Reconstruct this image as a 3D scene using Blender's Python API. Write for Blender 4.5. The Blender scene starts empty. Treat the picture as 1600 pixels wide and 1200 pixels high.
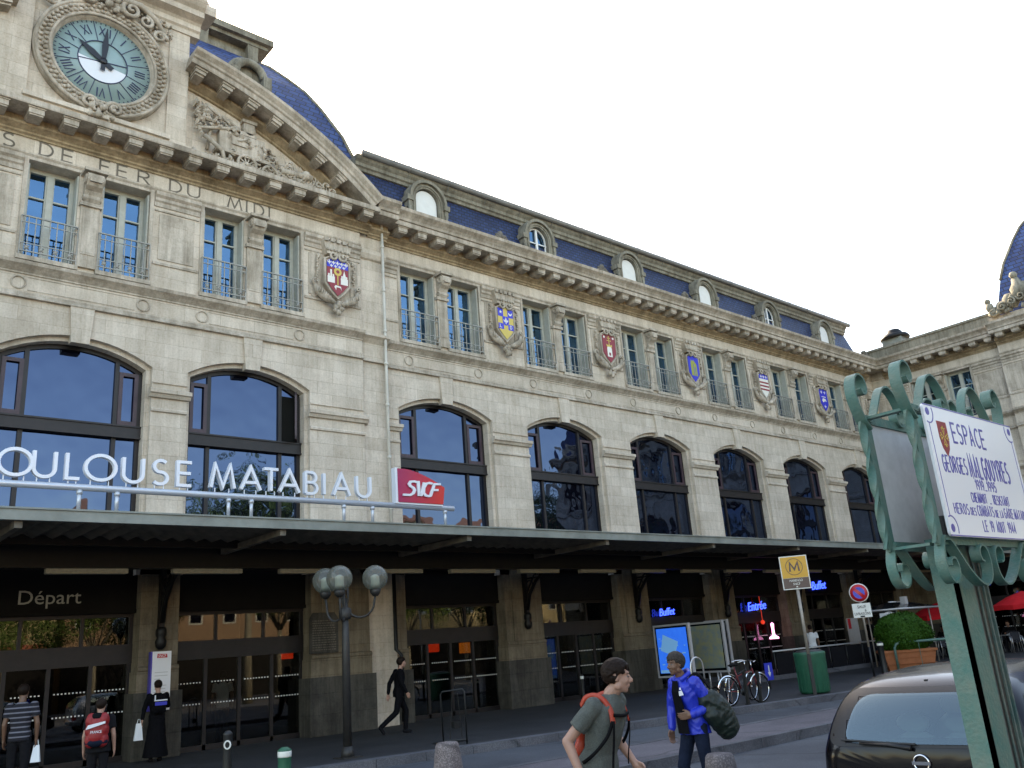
import bpy, bmesh, math, random
from mathutils import Vector, Matrix, Euler
from mathutils.bvhtree import BVHTree
random.seed(7)
R = math.radians; PI = math.pi
sc = bpy.context.scene
COL = sc.collection

# ---------------------------------------------------------------- camera
cam_d = bpy.data.cameras.new('camera'); cam = bpy.data.objects.new('camera', cam_d); COL.objects.link(cam)
f_px, H_CAM = 1352.16, 1.66
rr = Vector((0.7571, -0.6491, -0.0749)).normalized()
dn = Vector((0.1377, 0.2711, -0.9527)); dn = (dn - rr*dn.dot(rr)).normalized()
fw = rr.cross(dn)
if fw.x < 0: fw = -fw
M3 = Matrix((rr, -dn, -fw)).transposed()
cam.matrix_world = Matrix.Translation((0, 0, H_CAM)) @ M3.to_4x4()
cam_d.sensor_width = 36; cam_d.lens = 36*f_px/1600
cam_d.clip_start = 0.05; cam_d.clip_end = 3000
sc.camera = cam
# ---------------------------------------------------------------- sky, sun, exposure
SUN_AZ, SUN_EL = 16.0, 33.0
world = bpy.data.worlds.new('World'); sc.world = world; world.use_nodes = True
wn = world.node_tree.nodes
sky = wn.new('ShaderNodeTexSky'); sky.sky_type = 'NISHITA'; sky.sun_disc = False
sky.sun_elevation = R(SUN_EL); sky.sun_rotation = R(SUN_AZ)
sky.air_density = 1.0; sky.dust_density = 1.6; sky.ozone_density = 1.0
world.node_tree.links.new(sky.outputs[0], wn['Background'].inputs[0])
wn['Background'].inputs[1].default_value = 0.15
sun_d = bpy.data.lights.new('sun', 'SUN'); sun_d.energy = 3.0; sun_d.angle = R(0.53); sun_d.color = (1, .94, .84)
sun = bpy.data.objects.new('sun', sun_d); COL.objects.link(sun)
sdir = Vector((math.sin(R(SUN_AZ))*math.cos(R(SUN_EL)), math.cos(R(SUN_AZ))*math.cos(R(SUN_EL)), math.sin(R(SUN_EL))))
sun.rotation_euler = (-sdir).to_track_quat('-Z', 'Y').to_euler(); sun.location = (0, 0, 60)
vs = sc.view_settings
vs.view_transform = 'Standard'; vs.look = 'None'; vs.gamma = 1; vs.exposure = 2.38
vs.use_white_balance = True; vs.white_balance_temperature = 8300; vs.white_balance_tint = 10
sc.cycles.max_bounces = 7; sc.cycles.transparent_max_bounces = 12
sc.cycles.use_denoising = True

# ---------------------------------------------------------------- materials
def mat(name, col, rough=.8, metal=0, noise=0, nscale=3, bump=0, bscale=40, ior=1.5, spec=None, alpha=None, emit=None, estr=1, col2=None, coat=0):
    m = bpy.data.materials.new(name); m.use_nodes = True
    nt = m.node_tree; N = nt.nodes; L = nt.links; b = N['Principled BSDF']
    b.inputs['Base Color'].default_value = (*col, 1); b.inputs['Roughness'].default_value = rough
    b.inputs['Metallic'].default_value = metal; b.inputs['IOR'].default_value = ior
    if spec is None and rough >= .59 and not metal: spec = .12
    if spec is not None: b.inputs['Specular IOR Level'].default_value = spec
    if coat: b.inputs['Coat Weight'].default_value = coat; b.inputs['Coat Roughness'].default_value = .05
    if emit: b.inputs['Emission Color'].default_value = (*emit, 1); b.inputs['Emission Strength'].default_value = estr
    tc = N.new('ShaderNodeTexCoord')
    if noise or col2:
        t = N.new('ShaderNodeTexNoise'); t.inputs['Scale'].default_value = nscale; t.inputs['Detail'].default_value = 8; t.inputs['Roughness'].default_value = .65
        L.new(tc.outputs['Object'], t.inputs['Vector'])
        r = N.new('ShaderNodeValToRGB'); r.color_ramp.elements[0].position = .3; r.color_ramp.elements[1].position = .7
        c2 = col2 or tuple(c*(1-noise) for c in col)
        r.color_ramp.elements[0].color = (*c2, 1); r.color_ramp.elements[1].color = (*(col if col2 else tuple(min(1, c*(1+noise)) for c in col)), 1)
        L.new(t.outputs['Fac'], r.inputs[0]); L.new(r.outputs[0], b.inputs['Base Color'])
    if bump:
        t2 = N.new('ShaderNodeTexNoise'); t2.inputs['Scale'].default_value = bscale; t2.inputs['Detail'].default_value = 5
        L.new(tc.outputs['Object'], t2.inputs['Vector'])
        bm_ = N.new('ShaderNodeBump'); bm_.inputs['Strength'].default_value = bump; bm_.inputs['Distance'].default_value = .01
        L.new(t2.outputs['Fac'], bm_.inputs['Height']); L.new(bm_.outputs[0], b.inputs['Normal'])
    return m

def stone_mat(name, c_hi, c_lo, streak=.35, joint=.25, course=.36, ochre=0, crack=0):
    """weathered limestone: large mottling, vertical run-off streaks, ashlar joints"""
    m = bpy.data.materials.new(name); m.use_nodes = True
    nt = m.node_tree; N = nt.nodes; L = nt.links; b = N['Principled BSDF']; b.inputs['Roughness'].default_value = .9
    b.inputs['Specular IOR Level'].default_value = .25
    g = N.new('ShaderNodeNewGeometry')
    n1 = N.new('ShaderNodeTexNoise'); n1.inputs['Scale'].default_value = .9; n1.inputs['Detail'].default_value = 10; n1.inputs['Roughness'].default_value = .7
    L.new(g.outputs['Position'], n1.inputs['Vector'])
    r1 = N.new('ShaderNodeValToRGB'); e = r1.color_ramp.elements; e[0].position = .4; e[1].position = .57; e[0].color = (*c_lo, 1); e[1].color = (*c_hi, 1)
    L.new(n1.outputs['Fac'], r1.inputs[0])
    # streaks
    mp = N.new('ShaderNodeMapping'); mp.inputs['Scale'].default_value = (3.2, 3.2, .28); L.new(g.outputs['Position'], mp.inputs['Vector'])
    n2 = N.new('ShaderNodeTexNoise'); n2.inputs['Scale'].default_value = 1.6; n2.inputs['Detail'].default_value = 8; n2.inputs['Roughness'].default_value = .75
    L.new(mp.outputs[0], n2.inputs['Vector'])
    r2 = N.new('ShaderNodeValToRGB'); e = r2.color_ramp.elements; e[0].position = .38; e[1].position = .6; v = 1-streak
    e[0].color = (v, v*.98, v*.95, 1); e[1].color = (1, 1, 1, 1); L.new(n2.outputs['Fac'], r2.inputs[0])
    m1 = N.new('ShaderNodeMix'); m1.data_type = 'RGBA'; m1.blend_type = 'MULTIPLY'; m1.inputs[0].default_value = 1
    L.new(r1.outputs[0], m1.inputs[6]); L.new(r2.outputs[0], m1.inputs[7])
    # per-block tone + joints (coordinate runs along either facade)
    sx = N.new('ShaderNodeSeparateXYZ'); L.new(g.outputs['Position'], sx.inputs[0])
    sub = N.new('ShaderNodeMath'); sub.operation = 'SUBTRACT'; L.new(sx.outputs[0], sub.inputs[0]); L.new(sx.outputs[1], sub.inputs[1])
    cb = N.new('ShaderNodeCombineXYZ'); L.new(sub.outputs[0], cb.inputs[0]); L.new(sx.outputs[2], cb.inputs[1])
    br = N.new('ShaderNodeTexBrick'); br.inputs['Scale'].default_value = 1; br.inputs['Brick Width'].default_value = .95; br.inputs['Row Height'].default_value = course
    br.inputs['Mortar Size'].default_value = .007; br.inputs['Mortar Smooth'].default_value = .35; br.inputs['Bias'].default_value = .0
    br.inputs['Color1'].default_value = (1, 1, 1, 1); br.inputs['Color2'].default_value = (.86, .85, .83, 1); j = 1-joint
    br.inputs['Mortar'].default_value = (j, j*.97, j*.93, 1); L.new(cb.outputs[0], br.inputs['Vector'])
    m2 = N.new('ShaderNodeMix'); m2.data_type = 'RGBA'; m2.blend_type = 'MULTIPLY'; m2.inputs[0].default_value = 1
    L.new(m1.outputs[2], m2.inputs[6]); L.new(br.outputs[0], m2.inputs[7])
    n3 = N.new('ShaderNodeTexNoise'); n3.inputs['Scale'].default_value = 22; n3.inputs['Detail'].default_value = 6; L.new(g.outputs['Position'], n3.inputs['Vector'])
    r3 = N.new('ShaderNodeValToRGB'); e = r3.color_ramp.elements; e[0].position = .3; e[1].position = .55; e[0].color = (.72, .7, .67, 1); e[1].color = (1, 1, 1, 1)
    L.new(n3.outputs['Fac'], r3.inputs[0])
    m3 = N.new('ShaderNodeMix'); m3.data_type = 'RGBA'; m3.blend_type = 'MULTIPLY'; m3.inputs[0].default_value = .45
    L.new(m2.outputs[2], m3.inputs[6]); L.new(r3.outputs[0], m3.inputs[7]); L.new(m3.outputs[2], b.inputs['Base Color'])
    bp = N.new('ShaderNodeBump'); bp.inputs['Strength'].default_value = .5; bp.inputs['Distance'].default_value = .01
    ad = N.new('ShaderNodeMath'); ad.operation = 'MULTIPLY_ADD'; L.new(n3.outputs['Fac'], ad.inputs[0]); ad.inputs[1].default_value = .6
    sb = N.new('ShaderNodeMath'); sb.operation = 'SUBTRACT'; sb.inputs[0].default_value = 1; L.new(br.outputs['Fac'], sb.inputs[1]); L.new(sb.outputs[0], ad.inputs[2])
    L.new(ad.outputs[0], bp.inputs['Height']); L.new(bp.outputs[0], b.inputs['Normal'])
    return m

def slate_mat(nm='blue_slate', k=1.0, row=.15):
    m = bpy.data.materials.new(nm); m.use_nodes = True
    nt = m.node_tree; N = nt.nodes; L = nt.links; b = N['Principled BSDF']; b.inputs['Roughness'].default_value = .55
    g = N.new('ShaderNodeNewGeometry'); sx = N.new('ShaderNodeSeparateXYZ'); L.new(g.outputs['Position'], sx.inputs[0])
    sub = N.new('ShaderNodeMath'); sub.operation = 'SUBTRACT'; L.new(sx.outputs[0], sub.inputs[0]); L.new(sx.outputs[1], sub.inputs[1])
    cb = N.new('ShaderNodeCombineXYZ'); L.new(sub.outputs[0], cb.inputs[0]); L.new(sx.outputs[2], cb.inputs[1])
    br = N.new('ShaderNodeTexBrick'); br.inputs['Scale'].default_value = 1; br.inputs['Brick Width'].default_value = row*1.7; br.inputs['Row Height'].default_value = row
    br.inputs['Mortar Size'].default_value = .022; br.inputs['Mortar Smooth'].default_value = .2
    br.inputs['Color1'].default_value = (.007*k, .02*k, .08*k, 1); br.inputs['Color2'].default_value = (.017*k, .043*k, .13*k, 1); br.inputs['Mortar'].default_value = (.003, .006, .02, 1)
    L.new(cb.outputs[0], br.inputs['Vector'])
    n = N.new('ShaderNodeTexNoise'); n.inputs['Scale'].default_value = 1.3; n.inputs['Detail'].default_value = 8; L.new(g.outputs['Position'], n.inputs['Vector'])
    r = N.new('ShaderNodeValToRGB'); r.color_ramp.elements[0].position = .35; r.color_ramp.elements[1].position = .65
    r.color_ramp.elements[0].color = (.6, .62, .7, 1); r.color_ramp.elements[1].color = (1, 1.0, 1, 1); L.new(n.outputs['Fac'], r.inputs[0])
    mx = N.new('ShaderNodeMix'); mx.data_type = 'RGBA'; mx.blend_type = 'MULTIPLY'; mx.inputs[0].default_value = 1
    L.new(br.outputs[0], mx.inputs[6]); L.new(r.outputs[0], mx.inputs[7]); L.new(mx.outputs[2], b.inputs['Base Color'])
    bp = N.new('ShaderNodeBump'); bp.inputs['Strength'].default_value = .6; bp.inputs['Distance'].default_value = .015
    L.new(br.outputs['Fac'], bp.inputs['Height']); bp.invert = True; L.new(bp.outputs[0], b.inputs['Normal'])
    return m

def ground_mat(name, c1, c2, big, spots=.5, rough=.85):
    m = bpy.data.materials.new(name); m.use_nodes = True
    nt = m.node_tree; N = nt.nodes; L = nt.links; b = N['Principled BSDF']; b.inputs['Roughness'].default_value = rough
    g = N.new('ShaderNodeNewGeometry')
    n1 = N.new('ShaderNodeTexNoise'); n1.inputs['Scale'].default_value = big; n1.inputs['Detail'].default_value = 9; n1.inputs['Roughness'].default_value = .68; L.new(g.outputs['Position'], n1.inputs['Vector'])
    r1 = N.new('ShaderNodeValToRGB'); e = r1.color_ramp.elements; e[0].position = .35; e[1].position = .65; e[0].color = (*c1, 1); e[1].color = (*c2, 1); L.new(n1.outputs['Fac'], r1.inputs[0])
    n2 = N.new('ShaderNodeTexVoronoi'); n2.inputs['Scale'].default_value = 55; L.new(g.outputs['Position'], n2.inputs['Vector'])
    r2 = N.new('ShaderNodeValToRGB'); e = r2.color_ramp.elements; e[0].position = 0; e[1].position = .6; e[0].color = (1.0, 1.0, 1.0, 1); v = 1-spots; e[1].color = (v, v, v, 1); L.new(n2.outputs['Distance'], r2.inputs[0])
    mx = N.new('ShaderNodeMix'); mx.data_type = 'RGBA'; mx.blend_type = 'MULTIPLY'; mx.inputs[0].default_value = 1
    L.new(r1.outputs[0], mx.inputs[6]); L.new(r2.outputs[0], mx.inputs[7]); L.new(mx.outputs[2], b.inputs['Base Color'])
    n4 = N.new('ShaderNodeTexNoise'); n4.inputs['Scale'].default_value = .32; n4.inputs['Detail'].default_value = 5; n4.inputs['Distortion'].default_value = .6; L.new(g.outputs['Position'], n4.inputs['Vector'])
    r4 = N.new('ShaderNodeValToRGB'); e = r4.color_ramp.elements; e[0].position = .42; e[1].position = .5; e[0].color = (.72, .72, .74, 1); e[1].color = (1, 1, 1, 1); L.new(n4.outputs['Fac'], r4.inputs[0])
    v5 = N.new('ShaderNodeTexVoronoi'); v5.feature = 'DISTANCE_TO_EDGE'; v5.inputs['Scale'].default_value = .38; n5 = N.new('ShaderNodeTexNoise'); n5.inputs['Scale'].default_value = 1.5; n5.inputs['Detail'].default_value = 6; L.new(g.outputs['Position'], n5.inputs['Vector'])
    m5 = N.new('ShaderNodeMix'); m5.data_type = 'VECTOR'; m5.inputs[0].default_value = .25; L.new(g.outputs['Position'], m5.inputs[4]); L.new(n5.outputs['Color'], m5.inputs[5]); L.new(m5.outputs[1], v5.inputs['Vector'])
    r5 = N.new('ShaderNodeValToRGB'); e = r5.color_ramp.elements; e[0].position = .0; e[1].position = .012; e[0].color = (.4, .4, .4, 1); e[1].color = (1, 1, 1, 1); L.new(v5.outputs['Distance'], r5.inputs[0])
    for r_ in (r4, r5):
        k_ = N.new('ShaderNodeMix'); k_.data_type = 'RGBA'; k_.blend_type = 'MULTIPLY'; k_.inputs[0].default_value = .85; L.new(mx.outputs[2], k_.inputs[6]); L.new(r_.outputs[0], k_.inputs[7]); L.new(k_.outputs[2], b.inputs['Base Color']); mx = k_
    bp = N.new('ShaderNodeBump'); bp.inputs['Strength'].default_value = .4; bp.inputs['Distance'].default_value = .006; L.new(n2.outputs['Distance'], bp.inputs['Height']); L.new(bp.outputs[0], b.inputs['Normal'])
    return m

def glass_mat(name, tint, ior=1.8, opaque=True, trans=(.5, .5, .5), wav=.12):
    """window glass seen from outside: dark room behind, mirror-like reflection"""
    m = bpy.data.materials.new(name); m.use_nodes = True
    nt = m.node_tree; N = nt.nodes; L = nt.links; b = N['Principled BSDF']
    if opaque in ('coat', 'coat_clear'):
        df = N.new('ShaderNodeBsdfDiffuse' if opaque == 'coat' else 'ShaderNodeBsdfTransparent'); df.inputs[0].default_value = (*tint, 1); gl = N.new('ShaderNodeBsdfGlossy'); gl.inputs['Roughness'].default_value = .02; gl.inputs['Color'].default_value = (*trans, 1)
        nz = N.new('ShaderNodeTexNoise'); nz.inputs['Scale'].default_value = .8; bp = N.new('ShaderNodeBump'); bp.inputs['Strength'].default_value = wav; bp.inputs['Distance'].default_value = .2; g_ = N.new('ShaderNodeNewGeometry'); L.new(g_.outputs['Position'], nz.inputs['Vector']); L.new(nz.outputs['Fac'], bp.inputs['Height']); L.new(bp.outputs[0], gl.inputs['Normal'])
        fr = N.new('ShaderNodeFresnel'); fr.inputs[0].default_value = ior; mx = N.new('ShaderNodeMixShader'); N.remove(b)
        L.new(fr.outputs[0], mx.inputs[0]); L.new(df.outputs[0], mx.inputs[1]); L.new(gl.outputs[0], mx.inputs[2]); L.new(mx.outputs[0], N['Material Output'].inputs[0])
    elif opaque:
        b.inputs['Base Color'].default_value = (*tint, 1); b.inputs['Roughness'].default_value = .02; b.inputs['IOR'].default_value = ior
    else:
        N.remove(b); out = N['Material Output']
        tr = N.new('ShaderNodeBsdfTransparent'); tr.inputs[0].default_value = (*trans, 1)
        gl = N.new('ShaderNodeBsdfGlossy'); gl.inputs['Roughness'].default_value = .015; gl.inputs['Color'].default_value = (.95, .97, 1, 1)
        fr = N.new('ShaderNodeFresnel'); fr.inputs[0].default_value = ior
        mx = N.new('ShaderNodeMixShader'); L.new(fr.outputs[0], mx.inputs[0]); L.new(tr.outputs[0], mx.inputs[1]); L.new(gl.outputs[0], mx.inputs[2]); L.new(mx.outputs[0], out.inputs[0])
    return m

M = dict(
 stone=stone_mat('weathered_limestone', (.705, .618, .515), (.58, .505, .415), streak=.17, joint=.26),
 stone_trim=stone_mat('carved_limestone', (.63, .55, .455), (.44, .38, .305), streak=.36, joint=.12, course=1.3),
 stone_ochre=stone_mat('ochre_moulding_stone', (.50, .385, .25), (.32, .24, .15), streak=.4, joint=.1, course=1.3),  # warmer, darker ochre tone for the bed mouldings
 stone_roof=stone_mat('lichened_stone', (.34, .315, .25), (.22, .2, .155), streak=.4, joint=.15, course=2),
 stone_base=stone_mat('grey_plinth_stone', (.10, .092, .078), (.06, .055, .048), streak=.4, joint=.35, course=.5),
 stone_low=stone_mat('ground_floor_stone', (.25, .205, .145), (.17, .14, .1), joint=.3),  # tone darkened to carry the shade beneath the canopy
 stone_dark=stone_mat('dark_carving_stone', (.22, .195, .165), (.14, .125, .1), joint=0),  # dark tone gives the letters the shade of recessed cutting; palmettes share it
 slate=slate_mat(), slate_dome=slate_mat('dome_slate', 1.6, .22),
 zinc=mat('weathered_zinc', (.2, .19, .17), .6, .3, .25, 2),
 zinc_pale=mat('pale_zinc_flashing', (.22, .24, .215), .5, .2, .3, 1.2),
 pipe=mat('cream_painted_pipe', (.55, .52, .45), .6, 0, .15, 2),
 dark_frame=mat('brown_black_window_steel', (.009, .006, .006), .5, 0, .5, 5),
 maroon=mat('maroon_casement_paint', (.045, .022, .03), .45, 0, .3, 5),
 pale_frame=mat('grey_cream_window_paint', (.42, .42, .36), .5, 0, .12, 6),
 rail=mat('grey_painted_ironwork', (.28, .27, .24), .5, .2, .15, 8),
 glass_arch=glass_mat('dark_sky_tinted_glazing', (.003, .003, .006), 2.05, 'coat', (.36, .52, .88)),  # near-black base stands for the unlit room, blue glossy colour for reflected sky
 glass_up=glass_mat('sky_tinted_window_glass', (.5, .55, .6), 3.1, 'coat_clear', (.30, .60, .93)),  # blue of the reflected sky is put into the glossy colour
 glass_door=glass_mat('shop_front_glass', (0, 0, 0), 1.6, False, (.55, .55, .52)),
 blind=mat('white_roller_blind', (.72, .72, .68), .7, 0, .05, 4),
 curtain=mat('pale_net_curtain', (.55, .56, .56), .9, 0, .2, 6),
 white_frame=mat('white_painted_wood', (.75, .75, .72), .5),
 black_iron=mat('black_cast_iron', (.005, .005, .005), .5, .3, .4, 9),
 soffit=mat('dull_corrugated_metal', (.15, .13, .10), .7, .1, .4, 3),  # dull brown-grey metal with random mottling
 void=mat('unlit_interior', (.008, .008, .007), .9),  # near-black colour stands in for the darkness of unlit rooms
 dark_panel=mat('black_fascia_panel', (.008, .007, .006), .75, 0, .3, 2),
 tube=mat('unlit_fluorescent_fitting', (.3, .28, .22), .4, 0, .2, 20),
 silver=mat('brushed_silver_paint', (.55, .6, .66), .35, .35),
 silver_edge=mat('satin_silver_letters', (.7, .74, .8), .35, .15),
 dial=mat('blue_grey_enamel_dial', (.25, .36, .36), .35, 0, .1, 2),
 dial_white=mat('white_enamel', (.7, .72, .75), .4),
 navy=mat('navy_paint', (.012, .014, .06), .45),
 clock_black=mat('black_clock_hand', (.008, .008, .012), .4),
 sh_red=mat('crimson_enamel', (.26, .02, .03), .45), sh_blue=mat('royal_blue_enamel', (.02, .03, .5), .45),
 sh_gold=mat('ochre_gold_enamel', (.6, .45, .1), .5), sh_white=mat('cream_enamel', (.75, .73, .65), .5), sh_green=mat('olive_enamel', (.3, .32, .05), .5),
 asphalt=ground_mat('station_forecourt_asphalt', (.022, .022, .026), (.042, .041, .045), .7),  # albedo kept low to deepen the shade under the canopy
 road=ground_mat('worn_road_asphalt', (.075, .082, .1), (.12, .13, .15), .5),
 median=ground_mat('pinkish_paved_island', (.15, .13, .15), (.21, .185, .205), .8),
 kerb=ground_mat('granite_kerb', (.11, .11, .125), (.18, .18, .2), 1.5),
 granite=ground_mat('pebbled_granite', (.24, .19, .185), (.36, .30, .29), 9, .6),
 paint_white=mat('worn_road_paint', (.5, .5, .5), .8, 0, .4, 6),
)
# ---------------------------------------------------------------- mesh builder
class MB:
    def __init__(s, T=None): s.v = []; s.f = []; s.mi = []; s.m = 0; s.T = T or Matrix.Identity(4); s.sm = []; s.smooth = False
    def add(s, vs_, fs):
        n = len(s.v); s.v += [s.T @ Vector(p) for p in vs_]
        for f in fs: s.f.append([n+i for i in f]); s.mi.append(s.m); s.sm.append(s.smooth)
        return s
    def box(s, x0, x1, y0, y1, z0, z1):
        s.add([(x, y, z) for z in (z0, z1) for y in (y0, y1) for x in (x0, x1)], [(0, 2, 3, 1), (4, 5, 7, 6), (0, 1, 5, 4), (2, 6, 7, 3), (0, 4, 6, 2), (1, 3, 7, 5)]); return s
    def prism(s, pts, y0, y1):           # polygon in XZ extruded along Y
        n = len(pts); s.add([(x, y0, z) for x, z in pts]+[(x, y1, z) for x, z in pts],
              [list(range(n)), list(range(2*n-1, n-1, -1))]+[(i, i+n, (i+1) % n+n, (i+1) % n) for i in range(n)]); return s
    def slab(s, pts, z0, z1):            # polygon in XY extruded along Z
        n = len(pts); s.add([(x, y, z0) for x, y in pts]+[(x, y, z1) for x, y in pts],
              [list(range(n))[::-1], list(range(n, 2*n))]+[(i, (i+1) % n, (i+1) % n+n, i+n) for i in range(n)]); return s
    def mould(s, prof, x0, x1, caps=True):   # profile (y,z) swept along X
        n = len(prof); s.add([(x0, y, z) for y, z in prof]+[(x1, y, z) for y, z in prof],
              [(i, i+n, (i+1) % n+n, (i+1) % n) for i in range(n)]+([list(range(n)), list(range(2*n-1, n-1, -1))] if caps else [])); return s
    def tube(s, pts, r, n=8, caps=True, closed=False, flat=None):
        P = [Vector(p) for p in pts]; k = len(P); rings = []; rs = r if isinstance(r, (list, tuple)) else [r]*k
        up = None
        for i, p in enumerate(P):
            if closed: d = (P[(i+1) % k]-P[i-1])
            else: d = (P[min(i+1, k-1)]-P[max(i-1, 0)])
            d.normalize()
            if up is None:
                a = Vector((0, 0, 1)) if abs(d.z) < .9 else Vector((1, 0, 0)); up = (a-d*a.dot(d)).normalized()
            else: up = (up-d*up.dot(d)); up = up.normalized() if up.length > 1e-6 else Vector((1, 0, 0))
            w = d.cross(up)
            rings.append([p+(up*math.cos(t)*(rs[i])+w*math.sin(t)*(rs[i]*(flat or 1))) for t in [2*PI*(q+.5)/n for q in range(n)]])
        vs_ = [q for g in rings for q in g]; fs = []
        for i in range(k if closed else k-1):
            j = (i+1) % k
            for q in range(n): fs.append((i*n+q, i*n+(q+1) % n, j*n+(q+1) % n, j*n+q))
        if caps and not closed: fs += [list(range(n))[::-1], list(range((k-1)*n, k*n))]
        sm = s.smooth; s.smooth = n > 5; s.add(vs_, fs); s.smooth = sm; return s
    def lathe(s, prof, c=(0, 0, 0), n=24, axis='z'):
        vs_ = []; k = len(prof)
        for r, z in prof:
            for q in range(n):
                t = 2*PI*q/n; x, y = r*math.cos(t), r*math.sin(t)
                p = (x, y, z) if axis == 'z' else ((x, z, y) if axis == 'y' else (z, x, y)); vs_.append((p[0]+c[0], p[1]+c[1], p[2]+c[2]))
        fs = [(i*n+q, i*n+(q+1) % n, (i+1)*n+(q+1) % n, (i+1)*n+q) for i in range(k-1) for q in range(n)]
        fs += [list(range(n))[::-1], list(range((k-1)*n, k*n))]
        sm = s.smooth; s.smooth = True; s.add(vs_, fs); s.smooth = sm; return s
    def ball(s, c, r, n=12, noise=0):
        rx, ry, rz = r if isinstance(r, (list, tuple)) else (r, r, r); vs_ = []; m_ = max(4, n//2)
        for i in range(1, m_):
            for q in range(n):
                a, t = PI*i/m_, 2*PI*q/n; k = 1+noise*(random.random()-.5)
                vs_.append((c[0]+rx*k*math.sin(a)*math.cos(t), c[1]+ry*k*math.sin(a)*math.sin(t), c[2]+rz*k*math.cos(a)))
        vs_ += [(c[0], c[1], c[2]+rz), (c[0], c[1], c[2]-rz)]; T_, B_ = len(vs_)-2, len(vs_)-1
        fs = [(i*n+q, (i+1)*n+q, (i+1)*n+(q+1) % n, i*n+(q+1) % n) for i in range(m_-2) for q in range(n)]
        fs += [(T_, q, (q+1) % n) for q in range(n)]+[(B_, (m_-2)*n+(q+1) % n, (m_-2)*n+q) for q in range(n)]
        sm = s.smooth; s.smooth = True; s.add(vs_, fs); s.smooth = sm; return s
    def build(s, name, mats, parent=None, world=True, loc=None, fix=True):
        me = bpy.data.meshes.new(name)
        inv = None
        if parent is not None and world:
            r_ = parent
            while r_.parent is not None: r_ = r_.parent
            inv = (Matrix.Translation(r_.location) @ r_.rotation_euler.to_matrix().to_4x4()).inverted()
        if inv is not None: vv = [inv @ p for p in s.v]
        elif loc is not None: vv = [p-Vector(loc) for p in s.v]
        else: vv = s.v
        me.from_pydata([tuple(p) for p in vv], [], s.f)
        ml = mats if isinstance(mats, (list, tuple)) else [mats]
        for m_ in ml: me.materials.append(M[m_] if isinstance(m_, str) else m_)
        for p, i, sm in zip(me.polygons, s.mi, s.sm): p.material_index = i; p.use_smooth = sm
        if fix:
            bm = bmesh.new(); bm.from_mesh(me); bmesh.ops.recalc_face_normals(bm, faces=bm.faces); bm.to_mesh(me); bm.free()
        me.update(); o = bpy.data.objects.new(name, me); COL.objects.link(o)
        if parent is not None: o.parent = parent
        elif loc is not None: o.location = loc
        return o
def thing(name, label, cat, loc=(0, 0, 0), rz=0, group=None):
    o = bpy.data.objects.new(name, None); COL.objects.link(o); o.empty_display_size = .3
    o.location = loc; o.rotation_euler = (0, 0, rz); o['label'] = label; o['category'] = cat
    if group: o['group'] = group
    return o
def tag(o, label, cat, group=None):
    o['label'] = label; o['category'] = cat
    if group: o['group'] = group
    return o
def struct(o, kind='structure'): o['kind'] = kind; return o
def kids(o): return [c for c in bpy.data.objects if c.parent == o]
def dup(o, parent=None, loc=None, rz=None):
    c = o.copy(); COL.objects.link(c)
    if parent is not None: c.parent = parent
    if loc is not None: c.location = loc
    if rz is not None: c.rotation_euler = (0, 0, rz)
    for k in kids(o): dup(k, c)
    return c
def arcpts(cx, cz, r, a0, a1, n): return [(cx+r*math.cos(a0+(a1-a0)*i/n), cz+r*math.sin(a0+(a1-a0)*i/n)) for i in range(n+1)]
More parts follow.
